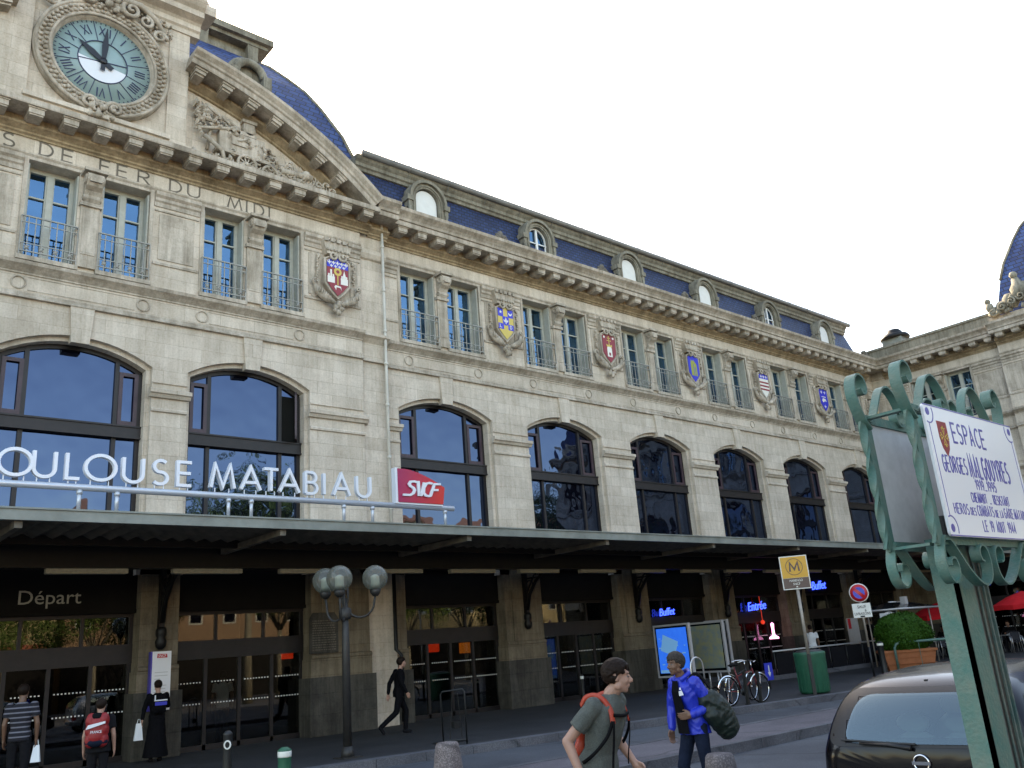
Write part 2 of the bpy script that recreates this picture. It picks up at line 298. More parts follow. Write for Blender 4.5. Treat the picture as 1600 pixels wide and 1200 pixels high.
# ---------------------------------------------------------------- lettering made of strokes (unit cap height)
def A_(cx, cy, rx, ry, a0, a1, n=14): return [(cx+rx*math.cos(R(a0+(a1-a0)*i/n)), cy+ry*math.sin(R(a0+(a1-a0)*i/n))) for i in range(n+1)]
GL = {
 'A': (.78, [[(0, 0), (.39, 1), (.78, 0)], [(.14, .32), (.64, .32)]]),
 'B': (.5, [[(0, 0), (0, 1)], [(0, 1), (.22, 1)]+A_(.22, .76, .22, .24, 90, -90)+[(0, .52)], [(0, .52), (.25, .52)]+A_(.25, .26, .25, .26, 90, -90)+[(0, 0)]]),
 'C': (.8, [A_(.5, .5, .5, .5, 50, 310, 20)]), 'D': (.7, [[(0, 0), (0, 1)], [(0, 1), (.22, 1)]+A_(.22, .5, .48, .5, 90, -90)+[(0, 0)]]),
 'E': (.45, [[(.45, 1), (0, 1), (0, 0), (.45, 0)], [(0, .52), (.42, .52)]]), 'F': (.43, [[(.43, 1), (0, 1), (0, 0)], [(0, .52), (.38, .52)]]),
 'G': (.92, [A_(.5, .5, .5, .5, 50, 360, 22)+[(.55, .5)]]), 'H': (.62, [[(0, 0), (0, 1)], [(.62, 0), (.62, 1)], [(0, .52), (.62, .52)]]),
 'I': (.02, [[(.01, 0), (.01, 1)]]), 'J': (.4, [[(.4, 1), (.4, .2)]+A_(.2, .2, .2, .2, 0, -180)]), 'L': (.42, [[(0, 1), (0, 0), (.42, 0)]]),
 'M': (.95, [[(0, 0), (.17, 1), (.475, .05), (.78, 1), (.95, 0)]]), 'N': (.68, [[(0, 0), (0, 1), (.68, 0), (.68, 1)]]),
 'O': (1.0, [A_(.5, .5, .5, .5, 0, 360, 28)]), 'P': (.47, [[(0, 0), (0, 1), (.22, 1)]+A_(.22, .75, .25, .25, 90, -90)+[(0, .5)]]),
 'R': (.5, [[(0, 0), (0, 1), (.22, 1)]+A_(.22, .75, .25, .25, 90, -90)+[(0, .5)], [(.2, .5), (.5, 0)]]),
 'S': (.5, [A_(.27, .75, .22, .25, 40, 265, 12)+A_(.25, .255, .25, .255, 85, -140, 14)]),
 'T': (.56, [[(0, 1), (.56, 1)], [(.28, 1), (.28, 0)]]), 'U': (.66, [[(0, 1), (0, .33)]+A_(.33, .33, .33, .33, 180, 360)+[(.66, 1)]]),
 'V': (.7, [[(0, 1), (.35, 0), (.7, 1)]]), 'Y': (.64, [[(0, 1), (.32, .48), (.64, 1)], [(.32, .48), (.32, 0)]]), 'X': (.6, [[(0, 0), (.6, 1)], [(0, 1), (.6, 0)]]),
 'Z': (.6, [[(0, 1), (.6, 1), (0, 0), (.6, 0)]]),
 '1': (.2, [[(0, .8), (.2, 1), (.2, 0)]]), '2': (.5, [A_(.25, .74, .25, .26, 160, -30)+[(0, 0), (.5, 0)]]), '4': (.52, [[(.4, 0), (.4, 1), (0, .25), (.52, .25)]]),
 '5': (.5, [[(.45, 1), (.08, 1), (.04, .55)]+A_(.24, .32, .26, .32, 110, -150)]),
 '9': (.5, [A_(.25, .7, .25, .3, 0, 360), [(.5, .7), (.48, .4), (.3, 0)]]), '0': (.5, [A_(.25, .5, .25, .5, 0, 360)]),
 '6': (.5, [A_(.25, .3, .25, .3, 0, 360), [(.0, .3), (.05, .65), (.25, 1)]]),
 '8': (.5, [A_(.25, .75, .2, .25, 0, 360), A_(.25, .26, .25, .26, 0, 360)]),
 '_': (.5, [[(0, .02), (.5, .02)]]), '-': (.3, [[(0, .5), (.3, .5)]]), '.': (.05, [[(0, .02), (.06, .02)]]), ' ': (.3, []),
}
RC = [0]
def ribbon(mb, pts, t, y0, y1, tf):
    RC[0] += 1; y0 = y0-(RC[0] % 4)*.05*(y1-y0); y1 = y1+(RC[0] % 4)*.03*(y1-y0)
    P = [Vector((p[0], p[1])) for p in pts]; Q = [P[0]]
    for p in P[1:]:
        if (p-Q[-1]).length > 1e-5: Q.append(p)
    P = Q; closed = (P[0]-P[-1]).length < 1e-3 and len(P) > 3
    if closed: P = P[:-1]
    k = len(P); L_ = []; R_ = []
    for i in range(k):
        a = P[i]-P[i-1] if (i > 0 or closed) else P[1]-P[0]
        b = P[(i+1) % k]-P[i] if (i < k-1 or closed) else P[-1]-P[-2]
        a.normalize(); b.normalize(); na, nb = Vector((-a.y, a.x)), Vector((-b.y, b.x)); n = na+nb
        n = n.normalized() if n.length > 1e-4 else na
        l = t/2/max(.42, n.dot(na)); L_.append(P[i]+n*l); R_.append(P[i]-n*l)
    vs_ = []
    for y in (y0, y1):
        for a in L_: u, w = tf(a.x, a.y); vs_.append((u, y, w))
        for a in R_: u, w = tf(a.x, a.y); vs_.append((u, y, w))
    fs = []
    for i in range(k if closed else k-1):
        j = (i+1) % k
        fs += [(i, j, k+j, k+i), (2*k+i, 3*k+i, 3*k+j, 2*k+j), (i, 2*k+i, 2*k+j, j), (k+i, k+j, 3*k+j, 3*k+i)]
    if not closed: fs += [(0, k, 3*k, 2*k), (k-1, 3*k-1, 4*k-1, 2*k-1)]
    mb.add(vs_, fs)
def word(mb, txt, x, z, h, t, y0, y1, gap=.28, wide=1, shear=0, width=None, cond=False):
    q_ = lambda c: 1 if not cond or GL[c][0] < .3 else (.7 if c == 'M' else .5)/GL[c][0]
    """strokes of txt with left edge x, base z, cap height h; width squeezes the whole word"""
    adv = [GL[c][0]*q_(c) for c in txt]; tot = sum(adv)+gap*(len(txt)-1); k = wide if width is None else width/(tot*h)
    u = 0
    for c, a in zip(txt, adv):
        for st in GL[c][1]:
            ribbon(mb, [((u+p[0]*q_(c))*k, p[1]) for p in st], t/h, y0, y1, lambda a_, b_: (x+(a_+shear*b_)*h, z+b_*h))
        u += a+gap
    return tot*k*h
def font_text(txt, size, depth=.004, shear=0):
    """built-in font as a mesh in the XZ plane (reads towards -Y); returns verts, faces"""
    cu = bpy.data.curves.new('txt', 'FONT'); cu.body = txt; cu.size = size; cu.extrude = depth; cu.resolution_u = 3; cu.shear = shear
    o = bpy.data.objects.new('txt', cu); COL.objects.link(o)
    dg = bpy.context.evaluated_depsgraph_get(); me = bpy.data.meshes.new_from_object(o.evaluated_get(dg))
    vs_ = [(v.co.x, -v.co.z, v.co.y) for v in me.vertices]; fs = [list(p.vertices) for p in me.polygons]
    bpy.data.objects.remove(o); bpy.data.curves.remove(cu); bpy.data.meshes.remove(me)
    return vs_, fs
def put_text(mb, txt, size, x, y, z, width=None, shear=0, depth=.004):
    vs_, fs = font_text(txt, size, depth, shear); x1 = max(v[0] for v in vs_); x0 = min(v[0] for v in vs_); k = 1 if width is None else width/(x1-x0)
    mb.add([(x+(v[0]-x0)*k, y+v[1], z+v[2]) for v in vs_], fs)
# ================================================================ GROUND
def kerbline(x): return 14.25-(x-10)*.155 if x < 24 else 12.1+0*(x-24)
kp = [(-30, 16.5), (2, 15.3), (10, 14.3), (16, 13.45), (22, 12.45), (30, 11.9), (46, 11.6), (70, 11.6)]
g = MB(); n_ = 60
g.add([(-900, -900, -.15), (900, -900, -.15), (900, 900, -.15), (-900, 900, -.15)], [(0, 1, 2, 3)]); struct(g.build('road', 'road'))
g = MB(); g.slab([(x, y+.3) for x, y in kp]+[(70, 60), (-30, 60)], -.4, 0); struct(g.build('pavement', 'asphalt'))
g = MB()
for (xa, ya), (xb, yb) in zip(kp[:-1], kp[1:]):
    n = max(1, int((xb-xa)/1.0))
    for i in range(n):
        t0, t1 = i/n, (i+1)/n; x0, x1 = xa+(xb-xa)*t0+.006, xa+(xb-xa)*t1-.006; y0, y1 = ya+(yb-ya)*t0, ya+(yb-ya)*t1
        g.add([(x0, y0, -.3), (x1, y1, -.3), (x1, y1+.31, -.3), (x0, y0+.31, -.3), (x0, y0+.02, .003), (x1, y1+.02, .003), (x1, y1+.31, .004), (x0, y0+.31, .004)],
              [(0, 1, 5, 4), (1, 2, 6, 5), (2, 3, 7, 6), (3, 0, 4, 7), (4, 5, 6, 7)])
struct(g.build('kerb', 'kerb'))
g = MB(); g.slab([(1, 9.45), (40, 8.6), (40, 9.7), (30, 10.0), (14, 10.6), (1, 11.3)], -.3, -.004); struct(g.build('island_pavement', 'median'))
g = MB()
def kerbrun(a, b, w):
    n = int((Vector(b)-Vector(a)).length/1.0); d = (Vector(b)-Vector(a)).normalized(); q = Vector((-d.y, d.x))*w
    for i in range(n):
        p0 = Vector(a)+(Vector(b)-Vector(a))*(i/n)+d*.006; p1 = Vector(a)+(Vector(b)-Vector(a))*((i+1)/n)-d*.006
        g.slab([(p0.x, p0.y), (p1.x, p1.y), (p1.x+q.x, p1.y+q.y), (p0.x+q.x, p0.y+q.y)], -.3, .002)
kerbrun((1, 9.3), (40, 8.45), .17); kerbrun((1, 11.47), (14, 10.77), -.17); kerbrun((14, 10.77), (40, 9.87), -.17)
struct(g.build('island_kerb', 'kerb'))
g = MB(); g.slab([(25.5, 18.4), (46, 18.4), (46, 21.4), (25.5, 21.4)], 0.004, .16); struct(g.build('raised_pavement', 'kerb'))
g = MB(); g.add([(10.9, 15.2, .006), (11.6, 15.05, .006), (11.75, 15.45, .006), (11.05, 15.6, .006)], [(0, 1, 2, 3)]); tag(g.build('manhole_cover', 'black_iron'), 'dark flat manhole cover in the pavement near the kerb', 'manhole cover')

# ================================================================ STATION BUILDING
W, PA = 21.3, 20.95
ZS, ZR = 9.05, .5
station = thing('station_building', 'long pale limestone railway station with a clock gable, arched windows and blue slate roof', 'station', (5.2, W, 0))
def arc_z(u, hw, off=0):
    rad = (hw*hw+ZR*ZR)/(2*ZR); return ZS+ZR-rad+math.sqrt(max(0, (rad-off)**2-u*u))
def facade(root, T, x0, x1, bays, hw, uo, name='wall', ground=True):
    """bays: centres; uo = (a,b) paired window openings at c+-a..b"""
    a, b = uo; w = MB(T); low = MB(T); edges = [x0]+[(p+q)/2 for p, q in zip(bays[:-1], bays[1:])]+[x1]
    def rect(m, xa, xb, za, zb, v=0): m.add([(xa, v, za), (xb, v, za), (xb, v, zb), (xa, v, zb)], [(0, 1, 2, 3)])
    rect(w, x0, x1, 13.85, 14.66); rect(w, x0, x1, 10.3, 11.3)
    for c, xa, xb in zip(bays, edges[:-1], edges[1:]):
        rect(w, xa, c-hw, 4.0, 10.3); rect(w, c+hw, xb, 4.0, 10.3)
        n = 16; us = [-hw+2*hw*i/n for i in range(n+1)]
        for i in range(n):
            w.add([(c+us[i], 0, arc_z(us[i], hw)), (c+us[i+1], 0, arc_z(us[i+1], hw)), (c+us[i+1], 0, 10.3), (c+us[i], 0, 10.3)], [(0, 1, 2, 3)])
        # two-step reveal
        def outline(off): 
            h = hw-off; return [(c-h, 4.0)]+[(c+(-h+2*h*i/n), arc_z(-h+2*h*i/n, hw, off)) for i in range(n+1)]+[(c+h, 4.0)]
        for (o0, v0), (o1, v1) in (((0, 0), (0, .14)), ((0, .14), (.11, .14)), ((.11, .14), (.11, .5))):
            P, Q = outline(o0), outline(o1); k = len(P)
            w.add([(x, v0, z) for x, z in P]+[(x, v1, z) for x, z in Q], [(i, i+1, k+i+1, k+i) for i in range(k-1)])
        rect(w, xa, c-b, 11.3, 13.85); rect(w, c-a, c+a, 11.3, 13.85); rect(w, c+b, xb, 11.3, 13.85)
        for (p, q) in ((c-b, c-a), (c+a, c+b)):
            for v0, v1, o in ((0, .5, 0),):
                w.add([(p, 0, 11.3), (p, 0, 13.85), (q, 0, 13.85), (q, 0, 11.3), (p, .5, 11.3), (p, .5, 13.85), (q, .5, 13.85), (q, .5, 11.3)], [(0, 1, 5, 4), (1, 2, 6, 5), (2, 3, 7, 6), (3, 0, 4, 7)])
    w.build(name, 'stone', root, fix=False)
    if ground:
        hg = hw
        ps = [x0]+[e for c in bays for e in (c-hg, c+hg)]+[x1]
        for i in range(0, len(ps), 2):
            p, q = ps[i], ps[i+1]
            if q-p < .05: continue
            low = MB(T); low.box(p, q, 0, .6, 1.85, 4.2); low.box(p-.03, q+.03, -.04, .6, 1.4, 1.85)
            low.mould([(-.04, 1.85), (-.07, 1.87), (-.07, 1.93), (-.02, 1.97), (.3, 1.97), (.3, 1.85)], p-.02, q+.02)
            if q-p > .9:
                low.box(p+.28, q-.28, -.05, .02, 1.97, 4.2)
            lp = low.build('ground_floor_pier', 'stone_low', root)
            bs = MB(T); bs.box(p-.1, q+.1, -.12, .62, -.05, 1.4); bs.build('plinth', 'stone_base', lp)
    # imposts, keystones
    tr = MB(T); ps = [x0]+[e for c in bays for e in (c-hw, c+hw)]+[x1]
    for i in range(0, len(ps), 2):
        p, q = ps[i], ps[i+1]
        if q-p < .1: continue
        tr = MB(T); tr.mould([(0, 7.93), (-.05, 7.93), (-.06, 7.98), (-.03, 8.02), (0, 8.02)], p+.0, q-.0)
        tr.mould([(0, 8.28), (-.06, 8.28), (-.11, 8.36), (-.16, 8.38), (-.17, 8.47), (-.1, 8.5), (0, 8.52)], p-.07, q+.07)
        tr.mould([(0, 8.66), (-.035, 8.66), (-.035, 8.7), (0, 8.7)], p+.02, q-.02); tr.build('impost_moulding', 'stone', root)
    for c in bays:
        tr = MB(T); tr.add([(c-.2, -.07, 9.36), (c+.2, -.07, 9.36), (c+.27, -.07, 10.27), (c-.27, -.07, 10.27), (c-.2, .16, 9.36), (c+.2, .16, 9.36), (c+.27, .05, 10.27), (c-.27, .05, 10.27)],
               [(0, 1, 2, 3), (0, 4, 5, 1), (0, 3, 7, 4), (1, 5, 6, 2)]); tr.build('keystone', 'stone', root)
    # string course
    st = MB(T)
    st.mould([(0, 10.26), (-.09, 10.26), (-.09, 10.3), (-.05, 10.33), (-.05, 10.4), (0, 10.42)], x0, x1)
    st.mould([(0, 10.86), (-.03, 10.86), (-.03, 10.9), (-.12, 10.98), (-.2, 11.04), (-.22, 11.12), (-.02, 11.2), (0, 11.2)], x0, x1)
    stc = st.build('string_course', 'stone_trim', root)
    for c in bays:
        for s_ in (-1.4, 1.4):
            st = MB(T); pts = [(c+s_+.15*math.cos(t*PI/10), -.015, 10.64+.15*math.sin(t*PI/10)) for t in range(20)]; st.tube(pts, .022, 5, closed=True); st.build('carved_disc', 'stone_trim', stc)
        for p, q in ((c-b-.1, c-a+.08), (c+a-.08, c+b+.1)): st = MB(T); st.box(p, q, -.1, .02, 11.2, 11.31); st.build('window_sill', 'stone_trim', root)
    # thin panel lines on the frieze
    for i, c in enumerate(bays):
        for zz in (10.47, 10.79): st = MB(T); st.box(c-1.2, c+1.2, -.012, .01, zz, zz+.02); st.build('frieze_fillet', 'stone_trim', stc)
    # pilaster caps between window pairs, head line, low rail line
    hd = MB(T); es = [x0]+[e for c in bays for e in (c-b, c+b)]+[x1]
    hd.mould([(0, 13.93), (-.03, 13.93), (-.07, 13.98), (-.07, 14.02), (0, 14.03)], x0, x1)
    for c in bays:
        hd.box(c-b-.1, c-b, -.03, .02, 11.31, 13.93); hd.box(c+b, c+b+.1, -.03, .02, 11.31, 13.93); hd.box(c-b, c+b, -.03, .01, 13.855, 13.93)
    hd.build('window_head_moulding', 'stone_trim', root)
    for i in range(0, len(es), 2):
        p, q = es[i]+(.1 if i else 0), es[i+1]-(.1 if i+2 < len(es) else 0)
        if q-p < .15: continue
        hd = MB(T); hd.mould([(0, 13.5), (-.03, 13.5), (-.03, 13.62), (-.07, 13.66), (-.07, 13.74), (-.13, 13.8), (-.13, 13.9), (0, 13.92)], p+.02, q-.02)
        hd.mould([(0, 13.36), (-.03, 13.37), (-.03, 13.41), (0, 13.42)], p+.04, q-.04)
        hd.mould([(0, 11.84), (-.035, 11.84), (-.035, 11.9), (0, 11.93)], p+.04, q-.04)
        if q-p > .8: hd.box(p+.16, q-.16, -.025, .01, 12.0, 13.3)
        hd.build('wall_panel', 'stone_trim', root)

def cornice(root, T, x0, x1, crown=True, sp=.756, ph=.4, name='cornice', ret=None):
    b = MB(T)
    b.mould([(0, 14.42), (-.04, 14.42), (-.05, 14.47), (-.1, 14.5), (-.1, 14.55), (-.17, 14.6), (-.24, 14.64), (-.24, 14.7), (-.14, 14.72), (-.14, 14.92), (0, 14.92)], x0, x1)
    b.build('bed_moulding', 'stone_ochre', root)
    c = MB(T); c.mould([(0, 14.9), (-.74, 14.9), (-.75, 14.93), (-.75, 15.05), (0, 15.05)], x0-.02, x1+.02)
    x = x0+ph*sp; cn = c.build(name, 'stone_trim', root); first = None
    while x < x1-.2:
        if first is None:
            c = MB(T); c.box(x, x+.34, -.67, -.145, 14.73, 14.898); c.box(x-.025, x+.365, -.695, -.145, 14.865, 14.899); c.box(x+.02, x+.32, -.645, -.145, 14.69, 14.73)
            first = c.build('modillion', 'stone_trim', cn); fx = x
        else:
            d = first.copy(); COL.objects.link(d); d.parent = cn; d.location = T.to_3x3() @ Vector((x-fx, 0, 0))
        x += sp
    if crown:
        k = MB(T); k.mould([(-.7, 15.051), (-.78, 15.08), (-.8, 15.16), (-.86, 15.24), (-.96, 15.33), (-.98, 15.43), (-.4, 15.47), (.0, 15.47), (0, 15.051)], x0-.02, x1+.02)
        k.build('crown_moulding', 'stone_trim', root)

def TR(y): return Matrix.Translation((0, y, 0))
TW, TA = TR(W), TR(PA)
TS = Matrix.Translation((46.1, 21.3, 0)) @ Matrix.Rotation(-PI/2, 4, 'Z')      # side wing: u runs towards the street
PB = [.9, 5.2, 9.5]; WBY = [16.25+5.29*k for k in range(6)]
UO_P, UO_W = (.28, 1.43), (.24, 1.62)
facade(station, TA, -2.6, 12.96, PB, 1.71, UO_P, 'pavilion_wall')
facade(station, TW, 13.84, 46.1, WBY, 1.86, UO_W, 'wing_wall')
m = MB(TR(PA+.12)); m.box(12.9, 13.9, 0, .5, 0, 14.9)          # narrow setback strip carrying the downpipe
m.mould([(0, 10.26), (-.09, 10.26), (-.09, 10.3), (-.05, 10.33), (-.05, 10.4), (0, 10.42)], 12.97, 13.9)
m.mould([(0, 10.86), (-.12, 10.98), (-.22, 11.04), (-.22, 11.12), (-.02, 11.2), (0, 11.2)], 12.97, 13.9)
m.mould([(0, 13.62), (-.07, 13.66), (-.13, 13.8), (-.13, 13.92), (0, 13.93)], 12.97, 13.9)
m.mould([(0, 8.28), (-.06, 8.28), (-.16, 8.38), (-.17, 8.47), (0, 8.52)], 12.97, 13.1)
m.build('setback_wall', 'stone', station)
m = MB(TA); m.box(12.955, 12.965, 0, .3, 0, 14.9); m.build('pavilion_return', 'stone', station)
cornice(station, TA, -3.0, 13.25, False, .765, .55)
cornice(station, TR(PA+.12), 13.27, 14.0, True, .8, .9, 'setback_cornice')
cornice(station, TW, 14.02, 45.36, True, .756, .25, 'wing_cornice')
# ---- pediment (segmental) over the pavilion
PC, PR = 6.14, 12.1
def parc(m, prof, a0, a1, n=30, cap=True):
    k = len(prof); vs_ = []
    for i in range(n+1):
        a = a0+(a1-a0)*i/n
        for v, r in prof: vs_.append((5.2+r*math.cos(a), v, PC+r*math.sin(a)))
    fs = [(i*k+j, i*k+(j+1) % k, (i+1)*k+(j+1) % k, (i+1)*k+j) for i in range(n) for j in range(k)]
    if cap: fs += [list(range(k)), list(range(n*k, n*k+k))[::-1]]
    m.add(vs_, fs)
aE = math.asin((15.06-PC)/(PR-.2)); aB = math.acos(2.15/PR)
for sgn in (1, -1):
    a0, a1 = (aE, aB) if sgn > 0 else (PI-aE, PI-aB)
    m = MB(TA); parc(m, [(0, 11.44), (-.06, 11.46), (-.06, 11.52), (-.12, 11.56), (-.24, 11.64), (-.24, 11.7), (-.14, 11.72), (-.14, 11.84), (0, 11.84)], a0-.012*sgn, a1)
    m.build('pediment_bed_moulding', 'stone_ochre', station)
    m = MB(TA); parc(m, [(0, 11.82), (-.74, 11.82), (-.75, 11.86), (-.75, 11.97), (-.8, 12.0), (-.82, 12.06), (-.92, 12.16), (-.94, 12.24), (0, 12.26)], a0, a1)
    pco = m.build('pediment_cornice', 'stone_trim', station)
    k = int(abs(a1-a0)*11.8/.78)
    for i in range(1, k):
        a = a0+(a1-a0)*(i+.6)/k; c_, s_ = math.cos(a), math.sin(a); m = MB(TA)
        if PC+11.6*s_ < 15.12: continue
        for (du, r0, r1, v0) in ((.15, 11.66, 11.815, -.66), (.18, 11.76, 11.818, -.69), (.12, 11.6, 11.66, -.6)):
            m.add([(5.2+r*c_-s*s_*du, v, PC+r*s_+s*c_*du) for v in (v0, -.142) for (r, s) in ((r0, -1), (r1, -1), (r1, 1), (r0, 1))],
                  [(0, 1, 2, 3), (4, 7, 6, 5), (0, 4, 5, 1), (1, 5, 6, 2), (2, 6, 7, 3), (3, 7, 4, 0)])
        m.build('modillion', 'stone_trim', pco)
m = MB(TA)
pts = [(5.2+11.9*math.cos(aE+(PI-2*aE)*i/40), PC+11.9*math.sin(aE+(PI-2*aE)*i/40)) for i in range(41)]
m.prism([(13.2, 14.9)]+pts+[(-2.8, 14.9)], 0, .5); m.build('tympanum_wall', 'stone', station)
m = MB(TA)     # clock aedicule
m.box(3.05, 7.35, -.22, .3, 15.05, 19.0); m.box(2.7, 3.5, -.3, .2, 15.05, 19.0); m.box(6.85, 7.4, -.26, .2, 15.05, 19.0)
m.box(2.9, 7.5, -.42, .2, 15.052, 15.3); m.box(3.4, 6.9, -.5, .2, 15.3, 15.42)
m.mould([(0, 18.95), (-.3, 18.95), (-.3, 19.1), (-.36, 19.15), (-.36, 19.3), (-.42, 19.36), (-.62, 19.44), (-.62, 19.62), (-.72, 19.7), (-.84, 19.86), (-.84, 19.98), (0, 20.05)], 2.75, 7.65)
m.box(2.4, 8.0, -.6, .1, 19.65, 19.97); m.prism([(2.6, 20.0), (7.8, 20.0), (7.5, 20.5), (5.2, 21.3), (2.9, 20.5)], -.6, .6); m.box(3.2, 7.2, .3, 3.5, 15, 20.0)
m.build('clock_aedicule', 'stone', station)
# clock
clk = MB(TA); cc = (5.18, 17.1)
def ring(m, r, t, v, n=48, k=8, fl=1): m.tube([(cc[0]+r*math.cos(2*PI*i/n), v, cc[1]+r*math.sin(2*PI*i/n)) for i in range(n)], t, k, closed=True)
surround = MB(TA); surround.lathe([(1.2, -.22), (1.22, -.36), (1.27, -.38), (1.3, -.42), (1.5, -.4), (1.58, -.44), (1.66, -.38), (1.68, -.2)], (cc[0], 0, cc[1]), 64, 'y')
ring(surround, 1.3, .04, -.41); ring(surround, 1.62, .05, -.42)
random.seed(3)
for i in range(64):
    t = 2*PI*i/64
    for rr_ in (1.4, 1.51):
        rad = rr_+random.uniform(-.02, .02); surround.ball((cc[0]+rad*math.cos(t+.05*(rr_ > 1.45)), -.43, cc[1]+rad*math.sin(t+.05*(rr_ > 1.45))), (.06, .055, .05), 7, .3)
def volute(m, cx, v, cz, r0, turns, s, r=.05, a0=0):
    pts = []; n = int(16*turns)
    for i in range(n+1): t = a0+s*2*PI*turns*i/n; q = r0*(1-.85*i/n); pts.append((cx+q*math.cos(t), v-.1*i/n, cz+q*math.sin(t)))
    m.tube(pts, [r*(1-.5*i/n) for i in range(n+1)], 6)
for s_ in (-1, 1):
    volute(surround, cc[0]+s_*.55, -.5, cc[1]+1.72, .26, 1.6, s_, .075, PI/2); volute(surround, cc[0]+s_*.95, -.42, cc[1]+1.6, .2, 1.4, -s_, .06, PI/2)
    volute(surround, cc[0]+s_*1.35, -.38, cc[1]+1.3, .2, 1.4, s_, .06, 0)
    surround.tube([(cc[0]+s_*.3, -.5, cc[1]+1.95), (cc[0]+s_*.8, -.46, cc[1]+2.02), (cc[0]+s_*1.25, -.4, cc[1]+1.8), (cc[0]+s_*1.55, -.34, cc[1]+1.35)], [.12, .1, .09, .05], 7)
for i in range(26): surround.ball((cc[0]+random.uniform(-.35, .35), -.5+random.uniform(-.06, .06), cc[1]+1.72+random.uniform(-.2, .3)), random.uniform(.06, .12), 7, .5)
for i in range(60):
    t = random.uniform(-.75, .9) ; s_ = random.choice((-1, 1)); surround.ball((cc[0]+s_*random.uniform(.7, 1.75), -.32+random.uniform(-.08, .04), cc[1]+random.uniform(1.35, 1.95)), (random.uniform(.03, .09), .05, random.uniform(.03, .09)), 6, .6)
for i in range(30): surround.ball((cc[0]+random.uniform(-.28, .3), -.46+random.uniform(-.08, .05), cc[1]-1.55+random.uniform(-.25, .18)), random.uniform(.05, .1), 7, .5)
volute(surround, cc[0]-.3, -.46, cc[1]-1.45, .2, 1.5, 1, .06); volute(surround, cc[0]+.3, -.46, cc[1]-1.45, .2, 1.5, -1, .06, PI)
surround.build('carved_clock_surround', 'stone_trim', station)
ck = MB(TA); ck.lathe([(0.01, -.25), (1.2, -.25), (1.2, -.22)], (cc[0], 0, cc[1]), 64, 'y'); ck = ck.build('clock_dial', 'dial', station)
dm = MB(TA); dm.prism([(cc[0]+.6*math.cos(R(-180+10+i*7-12)), cc[1]+.6*math.sin(R(-180+10+i*7-12))) for i in range(0, 25)], -.262, -.255); dm.build('dial_centre', 'dial_white', ck)
nm = MB(TA)
ring(nm, .61, .016, -.262, 48, 4)
for i in range(12):
    t = R(15+30*i); ribbon(nm, [(cc[0]+.62*math.cos(t), cc[1]+.62*math.sin(t)), (cc[0]+1.19*math.cos(t), cc[1]+1.19*math.sin(t))], .018, -.264, -.256, lambda a, b: (a, b))
for s_ in (0, 2): t = R(8+90*s_); ribbon(nm, [(cc[0], cc[1]), (cc[0]+.6*math.cos(t), cc[1]+.6*math.sin(t))], .03, -.266, -.263, lambda a, b: (a, b))
for i in range(60):
    t = R(6*i); ribbon(nm, [(cc[0]+1.13*math.cos(t), cc[1]+1.13*math.sin(t)), (cc[0]+1.18*math.cos(t), cc[1]+1.18*math.sin(t))], .02, -.264, -.256, lambda a, b: (a, b))
RN = ['XII', 'I', 'II', 'III', 'IIII', 'V', 'VI', 'VII', 'VIII', 'IX', 'X', 'XI']
RG = {'I': (.1, [[(.05, 0), (.05, 1)]]), 'V': (.5, [[(0, 1), (.25, 0), (.5, 1)]]), 'X': (.5, [[(0, 0), (.5, 1)], [(0, 1), (.5, 0)]])}
for i, s_ in enumerate(RN):
    tot = sum(RG[c][0] for c in s_)+.18*(len(s_)-1); u = -tot/2; th = R(90-30*i); h = .26
    dr = Vector((math.cos(th), math.sin(th))); dx = Vector((math.sin(th), -math.cos(th)))
    for c in s_:
        for stk in RG[c][1]: ribbon(nm, [(u+p[0], p[1]) for p in stk], .11 if c == 'I' else .09, -.264, -.256, lambda a, b: tuple(Vector(cc)+dr*(.8+b*h)+dx*a*h))
        u += RG[c][0]+.18
nm.build('numerals_and_divisions', 'navy', ck)
for ang, ln, w_, nmn in ((90-2, 1.02, .13, 'minute_hand'), (90+56, .78, .15, 'hour_hand')):
    t = R(ang); d = Vector((math.cos(t), math.sin(t))); q = Vector((-d.y, d.x)); c_ = Vector(cc); v = -.31 if 'min' in nmn else -.295
    hm = MB(TA); hm.prism([tuple(c_+d*a+q*b) for a, b in ((-.28, -w_*.45), (-.28, w_*.45), (0, w_*.35), (ln*.45, w_*.62), (ln*.85, w_*.25), (ln, 0), (ln*.85, -w_*.25), (ln*.45, -w_*.62), (0, -w_*.35))], v-.012, v)
    hm.lathe([(.01, v-.03), (.09, v-.03), (.09, v)], (cc[0], 0, cc[1]), 16, 'y'); hm.build(nmn, 'clock_black', ck)
